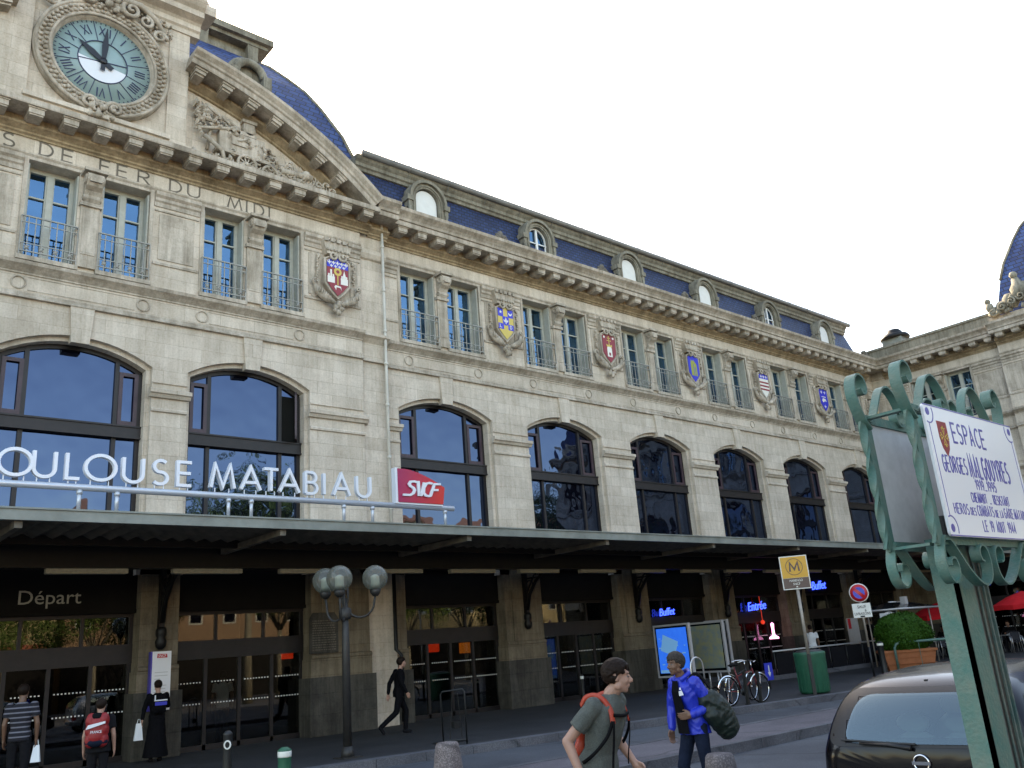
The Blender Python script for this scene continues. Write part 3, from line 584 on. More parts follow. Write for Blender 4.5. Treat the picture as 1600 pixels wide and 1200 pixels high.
# tympanum relief: steam locomotive front, wheels, tools and foliage
for sg in (1, -1):
    def X_(x): return x if sg > 0 else 10.4-x
    random.seed(11); r = MB(TA)
    def bx(x0, x1, v, z0, z1): a, b = sorted((X_(x0), X_(x1))); r.box(a, b, v, .02, z0, z1)
    bx(8.35, 9.7, -.22, 15.75, 16.35); bx(8.7, 9.15, -.26, 15.95, 16.2); bx(8.25, 9.85, -.28, 15.62, 15.72); bx(8.6, 8.95, -.2, 16.35, 16.75); bx(8.9, 9.45, -.2, 16.38, 16.5)
    r.lathe([(.18, -.2), (.2, -.1), (.17, 0)], (X_(9.25), 0, 16.62), 12, 'y'); bx(9.07, 9.4, -.18, 16.45, 16.85); bx(9.02, 9.46, -.22, 16.82, 16.92)
    for wx, wz, wr in ((9.15, 15.42, .27), (9.85, 15.33, .24)):
        r.tube([(X_(wx)+wr*math.cos(2*PI*i/20), -.26, wz+wr*math.sin(2*PI*i/20)) for i in range(20)], .045, 6, closed=True)
        for i in range(5): t = PI*i/5; r.tube([(X_(wx)-wr*math.cos(t), -.24, wz-wr*math.sin(t)), (X_(wx)+wr*math.cos(t), -.24, wz+wr*math.sin(t))], .02, 4)
        r.ball((X_(wx), -.26, wz), .06, 8)
    r.tube([(X_(7.75), -.2, 16.15), (X_(8.9), -.24, 16.5)], .05, 6); r.tube([(X_(7.9), -.2, 16.95), (X_(8.8), -.2, 16.55)], .06, 6); r.tube([(X_(8.05), -.1, 15.6), (X_(8.15), -.12, 16.5)], .05, 6)
    r.tube([(X_(7.6), -.15, 15.45), (X_(8.1), -.2, 15.12)], .07, 6); r.tube([(X_(7.9), -.3, 15.9), (X_(8.4), -.3, 15.6), (X_(8.5), -.3, 15.15)], .06, 6)
    for i in range(420):       # leaves and palm fronds following the arch
        x = random.uniform(7.6, 12.6); top = PC+math.sqrt(11.3**2-(x-5.2)**2)-.25
        if x < 10: z = random.choice((random.uniform(top-.45, top), random.uniform(15.1, 15.5) if x > 8 else random.uniform(15.9, 17.2)))
        else: z = random.uniform(15.1, 15.1+(top-15.1)*random.uniform(.3, .95)**.5)
        if top < 15.25: continue
        z = max(15.12, min(z, top)); a = random.uniform(0, PI); l = random.uniform(.06, .19)
        d = Vector((math.cos(a), 0, math.sin(a)))
        p = Vector((X_(x), -.12+random.uniform(-.12, .05), z)); r.tube([tuple(p-d*l), tuple(p-d*l*.2+Vector((0, -.06, 0))), tuple(p+d*l)], [.015, random.uniform(.03, .065), .012], 5)
    for i in range(22):
        t = i/25; x = 10.2+2.1*t; r.tube([(X_(x), -.15, 15.12), (X_(x+.25), -.2, 15.2+.5*(1-t)), (X_(x+.1+.3*t), -.14, 15.25+.95*(1-t)*random.uniform(.7, 1))], [.05, .035, .015], 5)
    bx(10.35, 10.75, -.25, 15.05, 15.5); r.tube([(X_(10.2), -.26, 15.55), (X_(11.2), -.22, 15.65)], .1, 7); r.ball((X_(11.0), -.25, 15.65), .16, 9, .2)
    for i in range(24): volute(r, X_(random.uniform(8, 12)), -.22, random.uniform(15.2, 15.9), .12, 1.2, random.choice((1, -1)), .035, random.uniform(0, 6))
    r.build('locomotive_relief', 'stone_trim', station)
# frieze inscription
insc = MB(TA).box(-.2, 10.4, -.006, .004, 13.99, 14.47).build('inscription_band', 'stone', station)
fr = MB(TA)
for ch, x, w_ in (('C', .05, .3), ('H', .5, .3), ('E', .95, .24), ('M', 1.3, .4), ('I', 1.85, .05), ('N', 2.1, .32), ('S', 3.17, .25), ('D', 3.98, .28), ('E', 4.48, .24),
                  ('F', 5.36, .23), ('E', 5.78, .24), ('R', 6.3, .28), ('D', 7.12, .3), ('U', 7.6, .32), ('M', 8.72, .4), ('I', 9.27, .05), ('D', 9.5, .28), ('I', 9.95, .05)):
    if ch in 'HEMIN' and x < 3: x += .45
    fr = MB(TA)
    k = w_/max(.02, GL[ch][0])/.34 if ch != 'I' else 1
    for stk in GL[ch][1]: ribbon(fr, [(p[0]*k, p[1]) for p in stk], .13, -.012, .005, lambda a, b: (x+a*.34, 14.06+b*.34))
    if ch in 'EFHIMNRDU':      # serifs
        wv = GL[ch][0]*k
        for fx in {'I': (.01,), 'E': (0,), 'F': (0,), 'D': (0,), 'R': (0, wv), 'U': (0, wv), 'H': (0, wv), 'N': (0,), 'M': (0, wv)}[ch]:
            for fz in ((0,) if ch in 'R' and fx else (0, 1) if ch != 'U' else (1,)): fr.box(x+(fx-.1)*.34, x+(fx+.1)*.34, -.013, .005, 14.06+fz*.34-.012, 14.06+fz*.34+.012)
    fr.build('carved_letter', 'stone_dark', insc)  # raised letter coloured dark in place of recess shade
# ---- roofs
def dome(root, T, hw0=8.9):
    m = MB(T); prof = [(8.9, 15.3), (8.75, 16.8), (8.47, 18.05), (8.21, 18.93), (7.67, 20.18), (7.3, 20.9), (6.86, 21.51), (6.4, 22.1), (6.04, 22.39)]
    vs_ = []
    for w_, z in prof: vs_ += [(-w_, -w_, z), (w_, -w_, z), (w_, w_, z), (-w_, w_, z)]
    m.add(vs_, [(i*4+j, i*4+(j+1) % 4, i*4+4+(j+1) % 4, i*4+4+j) for i in range(len(prof)-1) for j in range(4)]+[[len(prof)*4-4+j for j in range(4)]])
    dm_ = m.build('slate_dome', 'slate_dome', root)
    m = MB(T)
    for (w_, z0, z1) in ((6.1, 22.3, 22.55), (6.0, 22.55, 22.8), (6.35, 22.8, 22.95), (6.5, 22.95, 23.2), (6.3, 23.2, 23.35)): m.box(-w_, w_, -w_, w_, z0, z1)
    for w_ in (-5.8, -4.0, -2.2, 0, 2.2, 4.0, 5.8): m.prism([(w_-.16, 22.1), (w_+.16, 22.1), (w_+.2, 22.8), (w_-.2, 22.8)], -6.32, -5.9)
    for s1 in (-1, 1):                                     # hip ridges
        for s2 in (-1, 1): m.tube([(s1*a, s2*a, z) for a, z in prof[2:]], .07, 6)
    m.build('dome_crown_platform', 'stone_roof', dm_)
    for dx in (-5.05, 5.05):
        d = MB(T @ Matrix.Translation((dx, -7.6, 20.35)) @ Matrix.Scale(1.15, 4) @ Matrix.Translation((-dx, 7.6, -20.0)))
        d.tube([(dx+.42*math.cos(PI*i/12), -7.75, 20.0+.42*math.sin(PI*i/12)) for i in range(13)], .12, 8); d.tube([(dx+.55*math.cos(PI*i/12), -7.6, 20.0+.55*math.sin(PI*i/12)) for i in range(13)], .1, 8)
        d.box(dx-.6, dx-.36, -7.9, -7.0, 19.5, 20.05); d.box(dx+.36, dx+.6, -7.9, -7.0, 19.5, 20.05); d.box(dx-.65, dx+.65, -7.95, -7.2, 19.4, 19.55)
        d.prism([(dx+.5*math.cos(PI*i/12), 20.0+.5*math.sin(PI*i/12)) for i in range(13)], -7.6, -6.2)
        d.build('dome_dormer', 'stone_roof', dm_)
dome(station, Matrix.Translation((5.2, 30.85, 0)))
m = MB(TW); m.add([(13.2, .28, 15.3), (46.25, .28, 15.3), (45.75, .95, 17.62), (13.5, .95, 17.62)], [(0, 1, 2, 3)]); m.add([(46.25, .28, 15.3), (46.25, 9, 15.3), (45.75, 9, 17.62), (45.75, .95, 17.62)], [(0, 1, 2, 3)])
mans = m.build('mansard_roof', 'slate', station)
m = MB(TW); m.mould([(.93, 17.5), (.84, 17.52), (.82, 17.62), (.76, 17.66), (.76, 17.78), (.68, 17.86), (.62, 17.96), (.62, 18.0), (9, 18.3), (9, 17.5)], 13.55, 45.75)
for i in range(6): m.tube([(16.25+5.29*i-2.64, .6, 15.42), (16.25+5.29*i-2.64, .62, 15.5)], .02, 4)
m.build('mansard_cornice', 'stone_roof', mans)
m = MB(TW); m.tube([(13.75, .6, 18.06), (45.95, .6, 18.06)], .12, 10)
for i in range(18): m.tube([(15.6+1.72*i, .6, 18.06), (15.63+1.72*i, .6, 18.06)], .132, 10); m.tube([(15.62+1.72*i, .55, 17.95), (15.62+1.72*i, .7, 17.75)], .012, 4)
m.build('roof_gutter', 'zinc', mans)
for i in range(6):
    m = MB(TW); m.box(16.25+5.29*i+1.7, 16.25+5.29*i+2.1, .33, .62, 16.03, 16.07); m.box(16.25+5.29*i+2.1, 16.25+5.29*i+2.5, .33, .62, 16.17, 16.21); m.box(16.25+5.29*i+2.06, 16.25+5.29*i+2.14, .4, .6, 16.05, 16.19); m.build('snow_guard', 'zinc', mans)
m = MB(TW); m.box(13.95, 45.4, -.35, -.12, 15.46, 15.6); m.box(13.95, 45.4, -.12, .3, 15.46, 15.5); m.build('parapet', 'stone_roof', station)
random.seed(5)
for i in range(6):
    x = 16.25+5.29*i+2.6; m = MB(TW)
    for s_ in (-1, 1): volute(m, x+s_*.2, -.3, 15.78, .2, 1.5, s_, .06, PI/2); volute(m, x+s_*.42, -.3, 15.68, .12, 1.2, -s_, .045, PI/2)
    for k in range(14): m.ball((x+random.uniform(-.25, .25), -.3, 15.75+random.uniform(-.1, .28)), random.uniform(.05, .1), 6, .5)
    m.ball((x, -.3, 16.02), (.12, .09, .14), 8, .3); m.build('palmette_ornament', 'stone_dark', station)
# dormers
def dormer_proto():
    m = MB(); sp = 16.9
    def ringsec(r0, r1, v0, v1): 
        pts = arcpts(0, sp, r1, 0, PI, 20)+arcpts(0, sp, r0, PI, 0, 20); 
        n = 21
        m.add([(x, v0, z) for x, z in pts]+[(x, v1, z) for x, z in pts], [(i, i+1, 2*n-2-i, 2*n-1-i) for i in range(n-1)]+[(i+2*n, 2*n+2*n-1-i, 2*n+2*n-2-i, 2*n+i+1) for i in range(n-1)]+[(i, (i+1), 2*n+(i+1), 2*n+i) for i in range(2*n-1)])
    ringsec(.5, .7, 0, 1.1); ringsec(.68, .79, -.1, 1.0); ringsec(.56, .62, -.03, .1)
    for s_ in (-1, 1):
        a, b = sorted((s_*.5, s_*.72)); m.box(a, b, 0, .9, 15.3, sp); a, b = sorted((s_*.56, s_*.62)); m.box(a, b, -.03, .1, 15.5, sp)
        a, b = sorted((s_*.66, s_*.9)); m.box(a, b, -.1, .5, 16.72, sp+.01); a, b = sorted((s_*.7, s_*.84)); m.box(a, b, -.06, .5, 16.5, 16.72)
        m.tube([(s_*.78, -.02, 16.5), (s_*.76, .0, 16.2), (s_*.8, .04, 15.9), (s_*.9, .05, 15.5)], [.07, .05, .07, .12], 6)
    return m
fills = ['blind', 'open', 'blind', 'half', 'tilt', 'half']
dw = None
for i, c in enumerate(WBY):
    if dw is None: dw = dormer_proto().build('dormer_surround', 'stone_roof', None)
    dp = bpy.data.objects.new('dormer', dw.data); COL.objects.link(dp); dp.parent = station; dp.location = (c-5.2, .45, 0)
    def sub(m, nme, mt): o = m.build(nme, mt, None); o.parent = dp; return o
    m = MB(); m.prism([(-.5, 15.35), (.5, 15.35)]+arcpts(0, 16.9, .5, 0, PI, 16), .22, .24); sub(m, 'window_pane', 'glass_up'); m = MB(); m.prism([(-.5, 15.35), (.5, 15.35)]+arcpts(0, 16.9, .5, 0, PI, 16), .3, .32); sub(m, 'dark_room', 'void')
    if fills[i] in ('blind',): m = MB(); m.prism([(-.47, 15.4), (.47, 15.4)]+arcpts(0, 16.9, .46, 0, PI, 16), .12, .14); sub(m, 'roller_blind', 'blind')
    else:
        m = MB(); m.box(-.045, .045, .13, .2, 15.4, 17.36); m.box(-.5, .5, .14, .19, 16.72, 16.76); m.tube([(x, .17, z) for x, z in [(-.46, 15.4)]+arcpts(0, 16.9, .46, PI, 0, 16)+[(.46, 15.4)]], .035, 4); m.box(-.24, -.21, .15, .19, 15.4, 17.2) if fills[i] == 'tilt' else None
        sub(m, 'window_frame', 'white_frame')
        if fills[i] == 'half': m = MB(); m.prism([(-.46, 16.45), (.46, 16.45)]+arcpts(0, 16.9, .455, 0, PI, 16), .1, .12); sub(m, 'roller_blind', 'blind')
bpy.data.objects.remove(dw)
# ---- arched first-floor windows
def arch_window(c, T, hw, root, op=False):
    r_ = root; x1 = hw-.11; zt = lambda u, o: arc_z(u, hw, .11+o); fr = MB(T)
    n = 16; us = [-x1+2*x1*i/n for i in range(n+1)]
    for o0, o1, v0, v1 in ((0, .11, .38, .46),):
        for i in range(n):
            a, b = us[i], us[i+1]; k = (x1-o1)/x1
            fr.add([(c+a, v0, zt(a, 0)), (c+b, v0, zt(b, 0)), (c+b*k, v0, zt(b*k, o1)), (c+a*k, v0, zt(a*k, o1)), (c+a, v1, zt(a, 0)), (c+b, v1, zt(b, 0)), (c+b*k, v1, zt(b*k, o1)), (c+a*k, v1, zt(a*k, o1))], [(0, 1, 2, 3), (3, 2, 6, 7), (0, 4, 5, 1)])
    fr.box(c-x1, c-x1+.1, .38, .46, 4.4, 8.95); fr.box(c+x1-.1, c+x1, .38, .46, 4.4, 8.95)
    fr.box(c-x1, c+x1, .3, .46, 7.26, 7.58); fr.box(c-x1, c+x1, .27, .31, 7.26, 7.3); fr.box(c-x1, c+x1, .27, .31, 7.54, 7.58)
    for s_ in (-1, 1): fr.box(c+s_*1.0-.05, c+s_*1.0+.05, .37, .46, 7.58, 9.3); fr.box(c+s_*1.0-.05, c+s_*1.0+.05, .37, .46, 4.4, 7.26)
    fr.box(c-x1, c+x1, .3, .46, 4.35, 4.95)
    f = fr.build('arched_window', 'dark_frame', r_)
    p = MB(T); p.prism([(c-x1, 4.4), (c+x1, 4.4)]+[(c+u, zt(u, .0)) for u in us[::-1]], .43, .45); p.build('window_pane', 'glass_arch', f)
    for s_ in (-1, 1):
        cs = MB(T); a, b = sorted((c+s_*1.05, c+s_*(x1-.1))); 
        if op and s_ > 0:
            continue
        for q in ((a, a+.09), (b-.09, b)): cs.box(q[0], q[1], .35, .4, 7.6, 8.93)
        cs.box(a+.09, b-.09, .35, .4, 7.6, 7.7); cs.box(a+.09, b-.09, .35, .4, 8.84, 8.93)
        cs.build('casement', 'maroon', f)
    if op:          # right-hand light stands open inwards-out
        cs = MB(T @ Matrix.Translation((c+x1-.1, .35, 0)) @ Matrix.Rotation(R(62), 4, 'Z')); w_ = x1-1.15
        cs.box(-w_, -w_+.08, 0, .05, 7.6, 8.93); cs.box(-.08, 0, 0, .05, 7.6, 8.93); cs.box(-w_, 0, 0, .05, 7.6, 7.7); cs.box(-w_, 0, 0, .05, 8.84, 8.93); cs.build('open_casement', 'maroon', f)
        vo = MB(T); vo.box(c+1.06, c+x1-.1, .40, .425, 7.6, 8.9); vo.build('dark_opening', 'void', f)
for c in PB: arch_window(c, TA, 1.71, station, c == 9.5)
for c in WBY: arch_window(c, TW, 1.86, station)
# ---- paired upper windows + railings + scroll brackets (prototypes copied)
def upper_window(T, x0, x1, root):
    fr = MB(T); z0, z1 = 11.32, 13.85; cx = (x0+x1)/2
    fr.box(x0, x0+.09, .36, .5, z0, z1); fr.box(x1-.09, x1, .36, .5, z0, z1); fr.box(x0+.09, x1-.09, .36, .5, z1-.12, z1); fr.box(x0+.09, x1-.09, .36, .5, z0, z0+.1)
    fr.box(cx-.065, cx+.065, .34, .48, z0+.1, z1-.12); fr.box(x0+.09, cx-.065, .38, .44, 13.05, 13.09); fr.box(cx+.065, x1-.09, .38, .44, 13.05, 13.09)
    for a, b in ((x0+.09, x0+.13), (cx-.1, cx-.065), (cx+.065, cx+.1), (x1-.13, x1-.09)): fr.box(a, b, .37, .45, z0+.1, z1-.12)
    f = fr.build('upper_window', 'pale_frame', root)
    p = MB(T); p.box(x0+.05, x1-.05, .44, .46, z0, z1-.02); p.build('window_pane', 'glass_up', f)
    rc = random.Random(int(x0*97)+int(T.translation.x*7))
    for a, b in ((x0+.13, cx-.1), (cx+.1, x1-.13)):
        if rc.random() < .75:
            w_ = (b-a)*rc.uniform(.3, .75); c_ = MB(T); n = 10; a2 = a if rc.random() < .7 else b-w_
            c_.add([(a2+w_*i/n, .51+.012*(i % 2), z) for z in (z0+.05, z1-.1) for i in range(n+1)], [(i, i+1, n+2+i, n+1+i) for i in range(n)]); c_.build('net_curtain', 'curtain', f)
    vb = MB(T); vb.add([(x0, .545, z0), (x1, .545, z0), (x1, .545, z1), (x0, .545, z1)], [(0, 1, 2, 3)]); vb.build('dark_room', 'void', f)
    for s_, e in ((1, x0), (-1, x1)): sh = MB(T); a, b = sorted((e+s_*.005, e+s_*.045)); sh.box(a, b, .05, .34, z0, z1-.06); sh.build('folded_shutter', 'pale_frame', f)
    r = MB(T); a, b = x0-.04, x1+.04; v = -.07
    for z, t in ((12.32, .02), (12.16, .012), (11.62, .012), (11.42, .016)): r.box(a, b, v-t, v+t, z-t*.8, z+t*.8)
    n = 8
    for i in range(n+1):
        x = a+(b-a)*i/n; r.box(x-.011, x+.011, v-.011, v+.011, 11.3, 12.32)
    for i in range(4):
        x = a+(b-a)*(i*2+1)/n; r.ball((x, v, 11.52), (.05, .03, .05), 7, .3)
        for t in range(4): r.ball((x+.055*math.cos(PI/2*t+.78), v, 11.52+.055*math.sin(PI/2*t+.78)), .022, 5)
    for x in (a, b): r.box(x-.012, x+.012, v, .06, 12.3, 12.33); r.box(x-.012, x+.012, v, .06, 11.41, 11.43)
    r.build('balcony_railing', 'rail', f)
def bracket_stone(T, c, root, hw=.2):
    m = MB(T); m.box(c-hw-.04, c+hw+.04, -.08, .02, 11.31, 11.55); m.box(c-hw, c+hw, -.07, .02, 11.55, 12.95)
    m.box(c-hw+.06, c+hw-.06, -.085, -.06, 11.65, 12.85); m.box(c-hw-.04, c+hw+.04, -.13, .02, 12.95, 13.05)
    prof = [(0, 13.05), (-.12, 13.06), (-.17, 13.14), (-.15, 13.24), (-.2, 13.34), (-.32, 13.42), (-.4, 13.55), (-.4, 13.68), (-.34, 13.76), (0, 13.78)]
    m.mould(prof, c-hw+.03, c+hw-.03)
    for s_ in (-1, 1):
        x = c+s_*(hw-.02)
        m.tube([(x, -.25+.13*math.cos(t*PI/6)*(1-t*.03), 13.6+.13*math.sin(t*PI/6)*(1-t*.03)) for t in range(20)], .03, 5)
        m.tube([(x, -.12+.06*math.cos(t*PI/6), 13.16+.06*math.sin(t*PI/6)) for t in range(12)], .02, 5)
    m.box(c-hw-.05, c+hw+.05, -.42, .02, 13.78, 13.86); m.box(c-hw+.08, c+hw-.08, -.42, -.1, 13.5, 13.6)
    m.build('scroll_bracket', 'stone_trim', root)
for c in PB:
    for s_ in (-1, 1): a, b = sorted((c+s_*UO_P[0], c+s_*UO_P[1])); upper_window(TA, a, b, station)
    bracket_stone(TA, c, station, .22)
for c in WBY:
    for s_ in (-1, 1): a, b = sorted((c+s_*UO_W[0], c+s_*UO_W[1])); upper_window(TW, a, b, station)
    bracket_stone(TW, c, station, .2)
# ---- coats of arms
def shield_outline(k=1.0, w_=.37, top=.5, bot=-.72):
    return [(-w_*k, top*k-.1*k), (-w_*.5*k, top*k+.0), (0, top*k+.06*k), (w_*.5*k, top*k), (w_*k, top*k-.1*k), (w_*k, -.3*k), (w_*.55*k, -.52*k), (0, bot*k), (-w_*.55*k, -.52*k), (-w_*k, -.3*k)]
def cartouche(T, c, root, kind, zc=12.72):
    m = MB(T); random.seed(int(c*10))
    m.prism([(c+x, zc+z) for x, z in shield_outline(1.16)], -.16, 0); m.box(c-.62, c-.5, -.06, .01, 11.98, 13.3); m.box(c+.5, c+.62, -.06, .01, 11.98, 13.3); m.box(c-.78, c+.78, -.02, .01, 11.94, 13.36)
    o = [(c+x, -.17, zc+z) for x, z in shield_outline(1.1)]; m.tube(o, .035, 6, closed=True)
    m.prism([(c-.36, 13.32), (c+.36, 13.32), (c+.48, 13.72), (c-.48, 13.72)], -.24, 0)                 # mural crown
    for i in range(5): m.box(c-.46+i*.2, c-.34+i*.2, -.3, -.05, 13.7, 13.82)
    for i in range(7): m.ball((c-.36+.12*i, -.26, 13.45), .05, 6)
    for s_ in (-1, 1):
        volute(m, c+s_*.17, -.2, 13.28, .15, 1.5, s_, .05, PI/2)
        m.tube([(c+s_*.72, -.1, 12.35), (c+s_*.66, -.14, 12.1), (c+s_*.5, -.2, 11.95), (c+s_*.3, -.22, 11.84), (c+s_*.12, -.2, 11.78)], [.05, .08, .12, .1, .07], 7)
        volute(m, c+s_*.7, -.12, 12.38, .1, 1.3, s_, .045, -PI/2)
        for i in range(6): m.ball((c+s_*(.3+.07*i), -.28, 11.86+.045*i), (.035, .05, .1), 6)
        for i in range(9): m.ball((c+s_*(.6+random.uniform(-.04, .05)), -.1, 12.55+i*.08), random.uniform(.03, .055), 6, .4)
        m.ball((c+s_*.58, -.09, 13.25), .06, 7)
    for i in range(14): m.ball((c+random.uniform(-.16, .16), -.2, 11.62+random.uniform(-.1, .2)), random.uniform(.05, .09), 6, .5)
    m.ball((c, -.2, 11.5), (.1, .08, .1), 8, .3)
    ct = m.build('coat_of_arms', 'stone_trim', root)
    v0 = -.19; mats_ = ['sh_red', 'sh_blue', 'sh_gold', 'sh_white', 'sh_green']; q = MB(T)
    def poly(pts, mi, lay=1): q.m = mi; q.prism([(c+x, zc+z) for x, z in pts], v0-.004*lay, v0-.004*lay+.01)
    def rc(x0, x1, z0, z1, mi, lay=1): poly([(x0, z0), (x1, z0), (x1, z1), (x0, z1)], mi, lay)
    O = shield_outline(.96)
    def clipz(za, zb, mi, lay=1):
        P = []; n = len(O)
        for i in range(n):
            a, b = O[i], O[(i+1) % n]
            for t_ in ():
                pass
        us = [za+(zb-za)*i/6 for i in range(7)]; L_, R_ = [], []
        for z in us:
            xs = []
            for i in range(n):
                a, b = O[i], O[(i+1) % n]
                if (a[1]-z)*(b[1]-z) <= 0 and abs(a[1]-b[1]) > 1e-6: xs.append(a[0]+(b[0]-a[0])*(z-a[1])/(b[1]-a[1]))
            if xs: L_.append((min(xs), z)); R_.append((max(xs), z))
        poly(L_+R_[::-1], mi, lay)
    def lys(x, z, h, mi, lay=3):
        poly([(x, z+h*.5), (x+h*.13, z+h*.1), (x+h*.05, z-h*.5), (x-h*.05, z-h*.5), (x-h*.13, z+h*.1)], mi, lay)
        for s_ in (-1, 1): poly([(x+s_*h*.1, z-.1*h), (x+s_*h*.38, z+h*.2), (x+s_*h*.4, z-.05*h), (x+s_*h*.2, z-.25*h)], mi, lay)
    if kind == 0:
        poly(O, 0); clipz(.2, .52, 1, 2)
        for i in range(5): lys(-.28+.14*i, .36, .16, 3, 3); lys(-.21+.14*i, .25, .12, 3, 3) if i < 4 else None
        for x in (-.22, .22):
            rc(x-.12, x+.12, -.3, -.1, 3, 2); rc(x-.1, x-.05, -.1, -.02, 3, 2); rc(x+.05, x+.1, -.1, -.02, 3, 2)
        rc(-.25, -.19, -.1, .12, 3, 2); poly([(.15, -.1), (.29, -.1), (.24, .08), (.22, .16), (.2, .08)], 3, 2)
        poly([(.13*math.cos(t*PI/6), .08+.13*math.sin(t*PI/6)) for t in range(12)], 2, 3); poly([(.06*math.cos(t*PI/3), .08+.06*math.sin(t*PI/3)) for t in range(6)], 0, 4); rc(-.015, .015, -.35, -.05, 2, 3)
        poly([(-.12, -.42), (-.08, -.36), (.1, -.38), (.12, -.5), (.08, -.42), (-.05, -.42), (-.06, -.52)], 3, 3)
    elif kind == 1:
        poly(O, 2)
        for (x0, x1, z0, z1) in ((-.345, -.1, .14, .44), (.1, .345, .14, .44), (-.345, -.1, -.4, -.12), (.1, .345, -.4, -.12)): rc(x0, x1, z0 if z0 > -.3 else -.33, z1, 1, 2)
        poly([(-.14, .16), (.14, .16), (.14, -.08), (.07, -.16), (0, -.18), (-.07, -.16), (-.14, -.08)], 1, 3); lys(0, .0, .26, 3, 4)
        poly([(-.22+.07*(1 if i % 2 == 0 else .4)*math.sin(i*PI/5), .3+.07*(1 if i % 2 == 0 else .4)*math.cos(i*PI/5)) for i in range(10)], 3, 3)
        poly([(.22+.08*math.cos(R(a)), .3+.08*math.sin(R(a))) for a in range(-200, 21, 20)]+[(.22+.06*math.cos(R(a)), .33+.05*math.sin(R(a))) for a in range(0, -181, -30)], 3, 3)
        q.m = 3; ribbon(q, [(c-.28, zc-.16), (c-.28, zc-.28), (c-.2, zc-.28)], .02, v0-.014, v0, lambda a, b: (a, b)); ribbon(q, [(c+.18, zc-.16), (c+.18, zc-.28), (c+.24, zc-.28), (c+.26, zc-.22), (c+.24, zc-.16), (c+.18, zc-.16)], .02, v0-.014, v0, lambda a, b: (a, b))
    elif kind == 2:
        poly(O, 0); poly([(-.13, -.45), (.13, -.45), (.13, -.1), (.1, -.04), (-.1, -.04), (-.13, -.1)], 3, 2); rc(-.05, .05, -.4, -.28, 0, 3); poly([(-.14, -.04), (.14, -.04), (.16, .06), (.05, .02), (0, .1), (-.05, .02), (-.16, .06)], 2, 3)
        rc(-.015, .015, .08, .4, 2, 3); rc(-.09, .09, .3, .33, 2, 3); rc(-.12, .12, .2, .23, 2, 3)
        for x in (-.25, .25): poly([(x+.05*math.cos(t), .34+.05*math.sin(t)) for t in (0, 1, 2, 3, 4, 5)], 3, 2)
    elif kind == 3:
        poly(O, 1); poly([(-.2, -.42), (.2, -.42), (.2, .1), (.1, .2), (0, .3), (-.06, .22), (-.15, .3), (-.2, .1)], 4, 2); rc(-.02, .0, -.4, .1, 1, 3); rc(.08, .1, -.4, 0, 1, 3)
    elif kind == 4:
        poly(O, 3); clipz(.22, .5, 1, 2)
        for i in range(3): lys(-.2+.2*i, .33, .18, 3, 3); clipz(.0-.17*i, .08-.17*i, 0, 2)
    elif kind == 5:
        poly(O, 1)
        for x, z in ((-.15, .3), (.15, .3), (0, -.45)): lys(x, z, .2, 3, 2)
        rc(-.2, .2, .03, .07, 3, 2); poly([(-.22, -.15), (-.1, -.02), (.15, -.05), (.2, -.2), (.05, -.15), (-.1, -.25)], 3, 2)
    else:
        poly(O, 2)
        for x in (-.22, -.07, .08, .23): rc(x-.035, x+.035, -.42 if abs(x) < .2 else -.3, .42, 0, 2)
    q.build('painted_shield', mats_, ct)
cartouche(TA, 12.05, station, 0)
for i in range(6): cartouche(TW, 18.9+5.29*i, station, i+1)
# downpipe
m = MB(); m.tube([(13.76, 20.93, 15.0), (13.76, 20.93, 4.4)], .045, 8)
for z in (14.1, 12.6, 11.25, 10.2, 8.9, 7.3, 5.8): m.tube([(13.76, 20.93, z), (13.76, 20.93, z+.09)], .06, 8)
m.build('downpipe', 'pipe', station)
m = MB(); m.tube([(13.72, 20.85, 4.2), (13.72, 20.85, 1.95), (13.8, 20.72, 1.8), (13.8, 20.72, .1)], .055, 8); m.build('lower_downpipe', 'black_iron', station)
# ---- ground-floor glazed fronts
def shopfront(T, c, hw, root, kind='door'):
    fr = MB(T); x0, x1 = c-hw, c+hw
    fr.box(x0, x1, .42, .56, 2.05, 2.48); fr.box(x0, x1, .42, .56, 3.08, 3.16)
    for x in (x0, x1-.08): fr.box(x, x+.08, .44, .55, -.0, 3.1)
    for u in (-.62, .62): fr.box(c+u-.035, c+u+.035, .45, .54, 2.48, 3.1)
    for u in (-.85, 0, .85) if kind == 'door' else (-.6, .6): fr.box(c+u-.04, c+u+.04, .45, .54, 0, 2.06)
    fr.box(x0, x1, .45, .54, .0, .12); f = fr.build('glazed_entrance', 'dark_frame', root)
    p = MB(T); p.box(x0, x1, .485, .5, .1, 3.1); p.build('glass_pane', 'glass_door', f)
    h = MB(T); h.box(x0, x1, .3, .56, 3.16, 4.25); h.box(x0, x1, .27, .3, 3.16, 3.24); h.build('header_panel', 'dark_panel', f)
    d = MB(T)
    for z in (1.02, 1.5):
        for i in range(int(hw*2/.075)-2):
            x = x0+.12+i*.075
            if min(abs(x-c-u) for u in (-.85, 0, .85)) > .1: d.box(x, x+.032, .478, .484, z, z+.028)
    d.build('safety_dots', 'white_frame', f)
for c in PB: shopfront(TA, c, 1.71, station)
for c in WBY: shopfront(TW, c, 1.86, station)
m = MB()
m.add([(-2.6, 21.9, .003), (46, 21.9, .003), (46, 31, .003), (-2.6, 31, .003)], [(0, 1, 2, 3)]); m.add([(-2.6, 30, 0), (46, 30, 0), (46, 30, 4.2), (-2.6, 30, 4.2)], [(0, 1, 2, 3)])
m.add([(-2.6, 21.5, 4.2), (46, 21.5, 4.2), (46, 31, 4.2), (-2.6, 31, 4.2)], [(0, 1, 2, 3)])
for x in (-2.5, 13.4, 24.2, 34.8, 45.9): m.box(x-.1, x+.1, 22.0, 30, 0, 4.2)
m.build('dim_interior', 'void', station)
